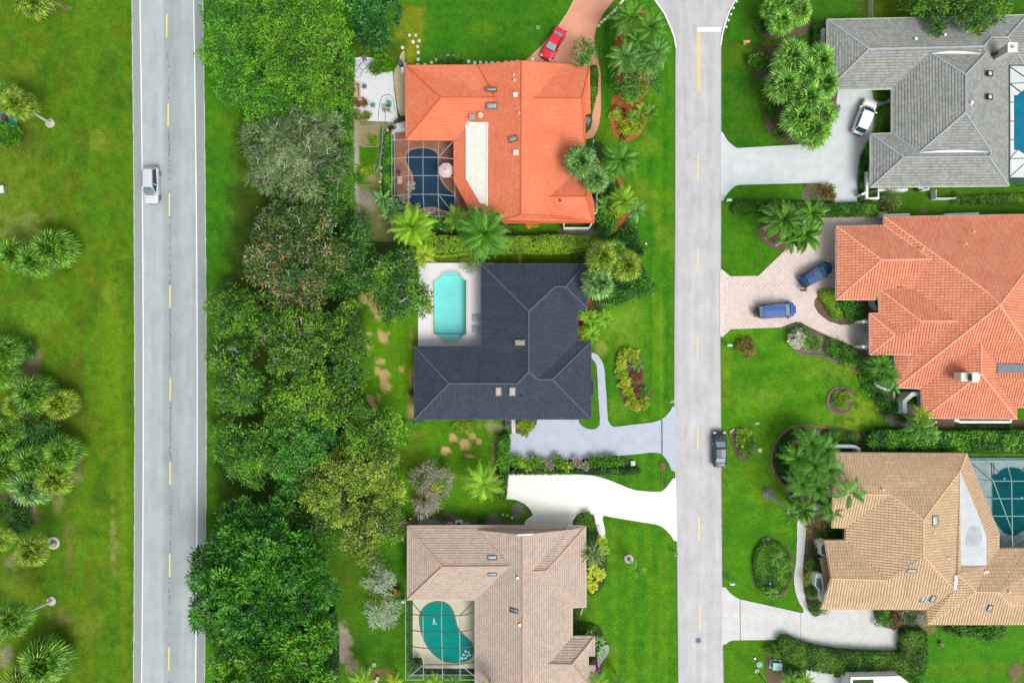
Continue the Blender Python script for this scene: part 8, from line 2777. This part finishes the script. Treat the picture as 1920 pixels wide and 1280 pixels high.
simple('storm_drain','rusty brown storm grate in a ring of bare soil','drain',1242.3,873.8,[('frame',MB().box((0,0,0),(.72,.95,.06)),mat('rusty_iron',(0.20,0.10,0.06),0.9,var=.3,scale=8))] +
  [('bar',MB().box((0,y,.04),(.60,.07,.05)),M_darkedge) for y in (-.33,-.2,-.07,.07,.2,.33)],rz=3)
simple('water_box','white square box at the end of the shrub row','utility box',1186,867.5,[('case',MB().box((0,0,.18),(.55,.60,.36)),M_white),('lid',MB().box((0,0,.38),(.45,.50,.05)),M_stone)],rz=5)
simple('lawn_sprinkler','dark irrigation head on the lawn above the orange roof','sprinkler',1008.5,52,[('ring',MB().ring((0,0,0),.22,.13,.06),M_stone),('head',MB().disc((0,0,0),.13,10,.12),M_dark)])
simple('lawn_sprinkler','white small marker on the lawn right of the dark shrubs','sprinkler',1211,457,[('b',MB().disc((0,0,0),.16,9,.18,.10),M_white)])
simple('utility_cabinet','grey utility cabinet at the left edge of the park','utility box',9,357,[('case',MB().box((0,0,.3),(.62,.95,.6)),mat('cabinet_grey',(0.22,0.27,0.28),0.6)),('lid',MB().box((0,0,.63),(.68,1.0,.06)),M_stone)],rz=8)
simple('log','grey fallen log on the lawn under the right tan eave','log',1763,1206,[('l',MB().tube([(-.2,.25,.15),(.2,-.2,.16)],[.24,.28],9),mat('log_grey',(.20,.16,.14),.95))])
simple('boulder','dark boulder pile above the curved bed ring at the mound','boulder',1437,1012,[('a',MB().disc((-.4,0,0),.35,8,.25,.2).disc((.1,.1,0),.45,9,.3,.25).disc((.55,-.1,0),.3,8,.2,.16),mat('boulder_grey',(0.20,0.17,0.15),.95,var=.3,scale=4))])
simple('boulder','pinkish boulder at the head of the kerbside bed','boulder',1370,808,[('a',MB().disc((0,0,0),.25,8,.25,.15).disc((.3,.25,0),.2,8,.2,.1),mat('pink_rock',(.5,.36,.28),.9))])
simple('tree_stump','grey soil ring at the foot of a small palm in the park','soil ring',101,1017.5,[('ring',MB().ring((0,0,0),.85,.5,.05,24),mat('pale_sand',(.42,.40,.36),.95,var=.2)),('hollow',MB().disc((0,0,-.02),.5,18,.05),M_mulchgrey)])
for i,(x,y,lb) in enumerate(((97,1126,'pale sand ring round the foot of the long leaning trunk'),(94.5,231.5,'pale sand ring at the foot of the leaning palm by the pond'),(1179,1047,'pale mulch ring left of the star shaped palm'),(1439.5,924.5,'mulch ring round the fallen looking trunk on the lawn'))):
 simple('soil_ring',lb,'soil ring',x,y,[('ring',MB().ring((0,0,0),.62 + .2 * (i == 3),.26,.05,20),mat('pale_sand',(.42,.40,.36)) if i != 3 else M_mulchgrey),('hollow',MB().disc((0,0,-.02),.26,16,.05),M_mulch)],'soil rings round palms')
t = palm('tall dark palm leaning over the garden path',1479,962,24,6.5,'coco','coco',(1440,925),n=10,trunk_r=.22)
simple('pond_tarp','teal tarp corner with a brown chair at the left edge','tarp',14,224,[('sheet',MB().box((0,0,.02),(2.7,2.0,.05)),mat('teal_tarp',(0.03,0.27,0.22),.6)),('chair',MB().box((-.15,.1,.35),(.55,.9,.5),.2),mat('brown_cloth',(.14,.05,.03),.9))])
# garden walls
def wall(label,pts,w,h,m=None,name='garden_wall',group='white garden walls',base=True,closed=False,smooth=0):
 if smooth:
  pts = smooth_open(pts,smooth)
 c = P(*pts[0],h)
 o = ribbon(name,pts,w,0,m or M_wallwhite,h=0,closed=closed)
 bpy.data.objects.remove(o)
 wd = [P(x,y,h) for x,y in pts]
 n = len(wd)
 mb = MB()
 Lp,Rp = [],[]
 for i in range(n):
  a = wd[(i - 1) % n] if closed else wd[max(i - 1,0)]
  b = wd[(i + 1) % n] if closed else wd[min(i + 1,n - 1)]
  t = Vector((b.x - a.x,b.y - a.y,0)).normalized()
  q = Vector((-t.y,t.x,0)) * w / 2
  for p in ((wd[i] + q),(wd[i] - q)):
   pass
  for p,z in ((wd[i] + q,0),(wd[i] + q,h),(wd[i] - q,h),(wd[i] - q,0)):
   mb.v.append((p.x - c.x,p.y - c.y,z))
 for i in range(n if closed else n - 1):
  a,b = 4 * i,4 * ((i + 1) % n)
  for k in range(3):
   mb.f.append((a + k,b + k,b + k + 1,a + k + 1))
 if not closed:
  mb.f += [(0,1,2,3),(4 * n - 1,4 * n - 2,4 * n - 3,4 * n - 4)]
 o = mb.build(name,m or M_wallwhite)
 o.location = (c.x,c.y,0)
 return tag(o,label,'wall',group)
M_greenwhite = mat('green_white_wall',(0.56,0.64,0.58),.8,var=.06)
wall('white wall round the bay below the orange roof',[(1057.5,419),(1057.5,427.5),(1104.5,427.5),(1110,418.5)],.20,1.4)
wall('white wall right of the lower orange wing',[(1119.5,362),(1119,399),(1114,400)],.18,1.4)
wall('white planter wall along the lower grey wing',[(1626,322),(1626,371.5),(1647.5,371.5),(1647.5,356),(1702,355.5)],.32,1.0)
wall('white wall at the left end of grey house',[(1545,53),(1544.5,101)],.38,1.6)
wall('thin pale fence corner below the grey eave',[(1755.5,355),(1755.5,371.5),(1793,371.5)],.08,1.2)
wall('curved pale wall at the small terracotta porch',[(1637,562),(1640,572),(1648,580)],.30,1.2,M_greenwhite,smooth=3)
wall('curved white wall among the palms below the terracotta house',[(1641,700),(1641,716),(1648,724),(1662,730)],.26,.9,M_greenwhite,smooth=3)
wall('angular pale courtyard wall at the terracotta corner',[(1724,738),(1711,739),(1696.5,752),(1697.5,776)],.55,2.0,M_greenwhite)
wall('pale wall below the terracotta eave',[(1735,790.5),(1757,790.5)],.30,1.6,M_greenwhite)
wall('white wall frame under the lower terracotta eave',[(1790,788),(1797,788),(1800,791),(1896,791),(1896,786)],.30,1.6)
wall('white bay wall above the tan roof',[(1536,836.5),(1602,837),(1611,841),(1611,848)],.40,1.6,mat('bluish_white',(.60,.66,.70),.7))
wall('pale wall strip above the terracotta roof, right part',[(1772,403),(1836,401)],.35,1.8,M_greenwhite)
wall('pale wall strip above the terracotta roof, left part',[(1656,404),(1706,402.5)],.35,1.8,M_greenwhite)
wall('white porch pillar above the forecourt',[(1618,603),(1629,603)],.38,2.4,M_white,name='porch_pillar')
wall('white porch pillar below the forecourt',[(1617,650),(1629,650)],.38,2.4,M_white,name='porch_pillar')
wall('white downpipe block on the corner of grey wing',[(1616,365),(1628,359)],.28,1.6,M_white)
wall('grey step wall below the beige notch',[(1074,1190),(1098,1190)],.30,.5,mat('step_grey',(.30,.30,.30),.8))
simple('ac_unit','air conditioner under the lower edge of grey roof','air conditioner',1728,353,[('case',MB().box((0,0,.45),(.9,.9,.9)),M_stone),('fan',MB().disc((0,0,.9),.34,14,.05),mat('teal_fan',(.04,.16,.18),.5))])
simple('ac_unit','second smaller unit beside the air conditioner','air conditioner',1718,353,[('case',MB().box((0,0,.4),(.6,.7,.8)),M_dark),('top',MB().box((0,0,.82),(.5,.6,.05)),M_stone)])
for i,(x,lb) in enumerate(((785.5,'smaller air conditioner'),(800,'larger air conditioner'))):
 pass
simple('ac_unit','larger white rimmed air conditioner above the beige roof','air conditioner',861,979.5,[('case',MB().box((0,0,.45),(.95,.80,.9)),M_white),('fan',MB().disc((0,0,.9),.32,14,.05),M_dark)],'air conditioners above the beige roof')
simple('ac_unit','smaller round topped air conditioner above the beige roof','air conditioner',844.5,981.5,[('case',MB().box((0,0,.40),(.7,.6,.8)),M_stone),('fan',MB().disc((0,0,.8),.24,14,.05),M_dark)],'air conditioners above the beige roof')
simple('ac_unit','dark air conditioner beside the black garage','air conditioner',952.5,793.5,[('case',MB().box((0,0,.5),(.72,1.2,1.0)),mat('slate_case',(.06,.07,.10),.6)),('fan',MB().disc((0,.2,1.0),.26,14,.05),M_black)])
# bays of the tan house
for lb,pts,pane in (('upper white bay window of the tan house',[(1539,1018),(1546.5,1012),(1551,1045),(1547.5,1045),(1540,1041)],None),('lower white bay window of the tan house',[(1530,1075),(1541,1075),(1545,1100),(1541,1128),(1540,1110),(1528,1097)],None)):
 w = [P(x,y,2.0) for x,y in pts]
 c = sum(w,Vector()) / len(w)
 t = empty('bay_window',(c.x,c.y,0),lb,'bay window','bay windows')
 MB().prism(ccw([(p.x - c.x,p.y - c.y) for p in w]),0,2.0).build('frame',M_white,t)
 k = [(c.x + (p.x - c.x) * .7 - c.x - .08,(p.y - c.y) * .62) for p in w]
 MB().prism(ccw(k),1.9,2.04).build('pane',mat('bay_pane',(.12,.2,.24),.1,coat=.8),t)
w = [P(x,y,2.3) for x,y in ((1537,1046),(1551,1044),(1557,1098),(1548,1100),(1544,1080))]
c = sum(w,Vector()) / 5
o = MB().prism(ccw([(p.x - c.x,p.y - c.y) for p in w]),2.1,2.35).build('porch_roof',mat('dark_tan',(.36,.23,.12),.8))
o.location = (c.x,c.y,0)
tag(o,'brown porch roof between the two white bay windows','porch roof')
t = simple('pergola','brown slatted pergola at the notch behind the palms','pergola',1567,935,[('slat',MB().box((x * .28,0,2.3),(.10,2.4,.10)),mat('brown_wood',(.20,.12,.07),.8)) for x in range(-2,3)] + [('post',MB().box((sx * .5,sy * 1.1,1.1),(.1,.1,2.2)),M_bark) for sx in (-1,1) for sy in (-1,1)])
# courtyard house at the bottom edge
c = P(1650,1282,2.6)
t = empty('courtyard_house',(c.x,c.y,0),'white walled courtyard at the bottom edge with grass on its flat top','house')
w = [(1594,1268),(1686,1266),(1704,1279),(1704,1400),(1594,1400)]
k = [P(x,y,2.6) - Vector((c.x,c.y,0)) for x,y in w]
MB().prism(ccw([(p.x,p.y) for p in k]),0,2.5).build('wall',M_wallwhite,t)
mb = MB()
k2 = offset_poly(ccw([(p.x,p.y,0) for p in k]),.28)
kk = ccw([(p.x,p.y) for p in k])
for i in range(5):
 a,b,c_,d = kk[i],kk[(i + 1) % 5],k2[(i + 1) % 5],k2[i]
 mb.prism(ccw([a,b,(c_.x,c_.y),(d.x,d.y)]),2.4,2.72)
mb.build('parapet',M_white,t)
g = [P(x,y,2.6) - Vector((c.x,c.y,0)) for x,y in ((1600,1275),(1638,1274),(1639,1300),(1600,1300))]
MB().prism(ccw([(p.x,p.y) for p in g]),2.3,2.6).build('planter',M_undergrowth,t)
MB().prism(ccw([((P(x,y,2.6) - c).x,(P(x,y,2.6) - c).y) for x,y in ((1527,1269),(1580,1268),(1580,1400),(1527,1400))]),0,.09).build('paving',M_pale,t)
ribbon('courtyard_path',[(1527,1290),(1580,1290)],3,.07,M_pale,kind='structure')
# ------------------------------------------------------------------ gravel yard things
M_wood = mat('pale_wood',(0.46,0.33,0.19),0.85,var=.2,scale=4)
M_clay = mat('clay_pot',(0.32,0.15,0.08),.8)
t = simple('raised_planter','wooden raised planter box in the gravel yard','planter',666,172,[('board',MB().box((0,sy * .9,.3),(1.4,.12,.5)),M_wood) for sy in (-1,1)] +
   [('board',MB().box((sx * .66,0,.3),(.12,1.7,.5)),M_wood) for sx in (-1,1)] + [('soil',MB().box((0,0,.2),(1.2,1.6,.4)),M_mulch),('shelf',MB().box((.2,-.1,.5),(.5,1.5,.06)),M_wood)],rz=2)
shrub('dark herbs growing in the wooden planter box',662,171,5,.7,'pot','shrub')
for i,(x,y,r,h,l) in enumerate(((668,194.5,5.5,.8,'pot'),(684.5,196,4.5,.7,'brown'),(675,199,3,.5,'red'),(662,221.5,5,.7,'pot'),(670.5,220,4,.6,'brown'),(671.5,213,3.5,.6,'grey'),(679,222,4.5,.7,'lime'),(686.5,221.5,4,.6,'brown'),(692.5,220.5,4,.6,'pot'))):
 p = P(x,y)
 nm = ('large dark','brown upper','small red','lower left','clay coloured','small grey','lime green','second brown','rightmost')[i]
 t = empty('potted_plant',(p.x,p.y,.05),nm + ' potted plant on the white gravel','potted plant','potted plants in the gravel yard')
 MB().disc((0,0,0),r / S * .55,12,.32,r / S * .8).build('pot',M_clay,t)
 fm,sm = shrub_mesh(l,'shrub',r / S,.6,0)
 obj('foliage',fm,None,t,(0,0,.25),(0,0,i),(1,1,.8))
def chair(label,x,y,rz,m,z=.06):
 parts = [('seat',MB().box((0,0,.42),(.5,.5,.05)),m),('backrest',MB().box((-.25,0,.68),(.06,.5,.5)),m)]
 for sx in (-1,1):
  for sy in (-1,1):
   parts.append(('leg',MB().box((sx * .22,sy * .22,.21),(.04,.04,.42)),m))
 simple('garden_chair',label,'chair',x,y,parts,'garden chairs',rz,z)
M_slatec = mat('slate_plastic',(.12,.16,.18),.6)
chair('grey chair right of the wooden planter box',685,164.5,90,M_slatec)
chair('dark chair at the top of the gravel yard',685,113.5,-80,M_slatec)
chair('small green chair in the middle of the gravel yard',701,199.5,80,mat('green_plastic',(.03,.36,.20),.6))
chair('green chair behind the grey table',731.5,198,-90,mat('green_plastic',(.03,.36,.20)))
simple('garden_table','grey square table with dark things on the gravel','table',727,206.5,[('tabletop',MB().box((0,0,.7),(.95,.95,.05)),mat('grey_table',(.27,.27,.22),.8)),('tray',MB().box((.2,.3,.76),(.5,.2,.08)),M_dark)] +
  [('leg',MB().box((sx * .4,sy * .4,.35),(.05,.05,.7)),M_dark) for sx in (-1,1) for sy in (-1,1)] + [('pot',MB().disc((q,-.25,.72),.14,10,.12),M_darkedge) for q in (-.25,.25)])
o = ribbon('garden_hose',smooth_open([(709.5,225),(709.5,212),(712,196),(716,183),(724,178),(732,179),(738,188),(739,200),(743,214)],5),.05,.09,M_dark,h=.05)
tag(o,'dark garden hose looping round the grey table','hose')
o = ribbon('garden_hose',[(722.5,213),(722,232)],.05,.09,M_dark,h=.05)
tag(o,'short hose from the grey table to the bed edge','hose')
for i,(x,y,r) in enumerate(((668,128,4),(673,119,5),(681,125,7),(675,134,6),(686,134,4),(672,140,7))):
 simple('wire_hoop',('leftmost','upper','largest dark','middle','right','lowest')[i] + ' thin wire hoop lying on the white gravel','hoop',x,y,[('h',MB().ring((0,0,0),r / S,r / S - .045,.04,22),M_slatec if i < 3 else mat('pale_wire',(.42,.42,.44),.6))],'wire hoops in the gravel yard',z=.07 + .01 * i)
simple('water_tank','white box leaning at the left wall of orange roof','box',757.5,137,[('b',MB().box((0,0,.5),(.5,.7,1.0)),mat('lilac_white',(.66,.64,.70),.6))])
simple('gas_grill','black gas grill at the corner of the orange roof','grill',754,227,[('body',MB().box((0,0,.55),(1.1,.5,.5)),M_black),('lid',MB().box((.0,0,.88),(.7,.5,.25),taper=.7),M_black),('shelf',MB().box((-.8,-.1,.75),(.5,.45,.05)),M_dark),('wheel',MB().disc((.45,-.3,0),.14,10,.2),M_rubber)],rz=20)
simple('trash_bag','black bag at the top corner of pool cage','bag',734.5,242,[('b',MB().disc((0,0,0),.35,9,.3,.4).disc((0,0,.3),.4,9,.3,.15),M_black)])
simple('dark_bin','dark bush like bin between gravel strip and orange corner','bin',752.5,122,[('b',MB().disc((0,0,0),.32,10,.8,.36),mat('bin_grey',(.07,.09,.08),.7))])
# vegetable bed frames
for lb,pts in (('upper wooden frame of the vegetable beds',[(673.5,237),(708,236),(708.5,275),(690,275),(680,273),(673,270)]),('lower wooden frame of the vegetable beds',[(702,308),(701,347),(672,347),(668,338)])):
 o = ribbon('bed_frame',pts,.07,.12,mat('frame_wood',(.42,.32,.24),.9),h=.12)
 tag(o,lb,'garden frame','vegetable bed frames')
o = ribbon('green_net',[(718,240),(716,275),(711,310),(705,322)],.12,.6,mat('teal_net',(.16,.34,.26),.9),h=.5)
tag(o,'thin teal net fence beside the yellowish stones','net fence')
# patio umbrella and table in the orange cage
p = P(836,318.5,2.3)
t = empty('patio_umbrella',(p.x,p.y,.07),'pale pink octagonal umbrella at the dark pool','umbrella')
mb = MB()
n = 8
rr = 1.02
for k in range(n):
 a0,a1 = 2 * PI * (k + .5) / n,2 * PI * (k + 1.5) / n
 mb.poly([(0,0,2.45),(rr * math.cos(a0),rr * math.sin(a0),2.02),(rr * math.cos(a1),rr * math.sin(a1),2.02)])
 mb.poly([(rr * math.cos(a0),rr * math.sin(a0),2.02),(rr * math.cos(a0),rr * math.sin(a0),1.9),(rr * math.cos(a1),rr * math.sin(a1),1.9),(rr * math.cos(a1),rr * math.sin(a1),2.02)])
mb.build('canopy',mat('pink_canvas',(.62,.48,.50),.9),t)
MB().tube([(0,0,0),(0,0,2.5)],.035,8).build('pole',M_white,t)
MB().disc((0,0,2.44),.06,8,.1).build('finial',M_dark,t)
MB().disc((0,0,0),.3,12,.08).build('base',M_stone,t)
simple('patio_table','low pinkish table on the left deck of the dark pool','table',751,340.5,[('tabletop',MB().box((0,0,.6),(.62,.95,.06)),mat('pink_table',(.50,.30,.26),.7))] + [('leg',MB().box((sx * .25,sy * .4,.3),(.05,.05,.6)),M_dark) for sx in (-1,1) for sy in (-1,1)])
simple('patio_stool','dark round stool above the low pinkish table','stool',749,325,[('seat',MB().disc((0,0,.4),.26,12,.07),M_dark),('leg',MB().disc((0,0,0),.10,8,.4),M_dark)])
# sun loungers by the open pool
for i,y in enumerate((596.5,617.5)):
 p = P(897,y)
 t = empty('sun_lounger',(p.x,p.y,.1),('upper','lower')[i] + ' grey lounger half under the black eave','sun lounger','sun loungers by the open pool')
 mg = mat('lilac_grey_fabric',(.36,.36,.44),.9)
 MB().box((-.1,0,.32),(1.35,.78,.07)).build('seat',mg,t)
 MB().beam((.55,0,.34),(1.0,0,.70),.76,.06).build('backrest',mg,t)
 for sx in (-.7,.5):
  for sy in (-.34,.34):
   MB().box((sx,sy,.15),(.05,.05,.3)).build('leg',M_dark,t)
for i,(x,y,r) in enumerate(((961.5,472.5,3.2),(702,1245,3.6))):
 simple('hose_ring',('white coiled hose on the strip below the lime hedge','white ring lying on the lawn of the beige house')[i],'hose coil',x,y,[('r',MB().ring((0,0,0),r / S,r / S * .55,.08,16),mat('ring_white',(.55,.55,.50),.7))],z=.06)
# green pipe fence of the black house garden
M_green = mat('green_pipe',(0.008,0.20,0.105),.5)
c = P(738,794,1.2)
t = empty('pipe_fence',(c.x,c.y,0),'green pipe fence running from the wood to the black roof corner','fence')
for z in (.6,1.2):
 a,b,d = P(738,794,1.2),P(795.5,795,1.2),P(795,786,1.2)
 for q in (a,b,d):
  q.z = z
 MB().beam(a - Vector((c.x,c.y,0)),b - Vector((c.x,c.y,0)),.09).build('rail',M_green,t)
 MB().beam(b - Vector((c.x,c.y,0)),d - Vector((c.x,c.y,0)),.09).build('rail',M_green,t)
for x in (738,757,776,795.5):
 p = P(x,794.6,1.2) - Vector((c.x,c.y,0))
 MB().beam((p.x,p.y,0),(p.x,p.y,1.35),.11).build('post',M_green,t)
o = MB().box((0,0,.6),(4.1,.02,1.1)).build('mesh_panel',scr,t)
p = P(767,794.6,1.2) - Vector((c.x,c.y,0))
o.location = (p.x,p.y,0)
for lb,x,y0,y1 in (('wire fence at the bottom right of the big ficus',612.5,1120,1290),('thin fence line above the grey roof at the top edge',1636,-20,33)):
 a,b = P(x,y0,1.2),P(x,y1,1.2)
 t = empty('wire_fence',(a.x,a.y,0),lb,'fence','thin wire fences')
 n = max(int((a.y - b.y) / 2.4),1)
 for i in range(n + 1):
  q = a.lerp(b,i / n) - Vector((a.x,a.y,0))
  MB().beam((q.x,q.y,0),(q.x,q.y,1.25),.06).build('post',M_galv,t)
 for z in (.3,.75,1.2):
  MB().beam((0,0,z),(b.x - a.x,b.y - a.y,z),.04).build('rail',M_galv,t)
simple('utility_pad','white electric box at the corner of the beige roof','utility box',758.5,1121.5,[('case',MB().box((0,0,.6),(.38,.38,1.2)),M_white),('lid',MB().box((0,0,1.22),(.42,.42,.05)),M_stone)])
simple('palm_log','pale log lying at the bottom edge beside the feather palm','log',707,1274,[('l',MB().tube([(.15,.55,.16),(-.25,-.6,.18)],[.20,.24],9),mat('pale_log',(.52,.54,.50),.9))])
simple('wooden_post','cut timber stump beside the cream driveway bed','stump',1104,981,[('l',MB().tube([(-.2,0,.14),(.8,.05,.14)],[.17,.17],9),mat('timber',(.34,.25,.17),.9)),('end',MB().disc((-.25,0,.05),.12,8,.2),M_wood)])
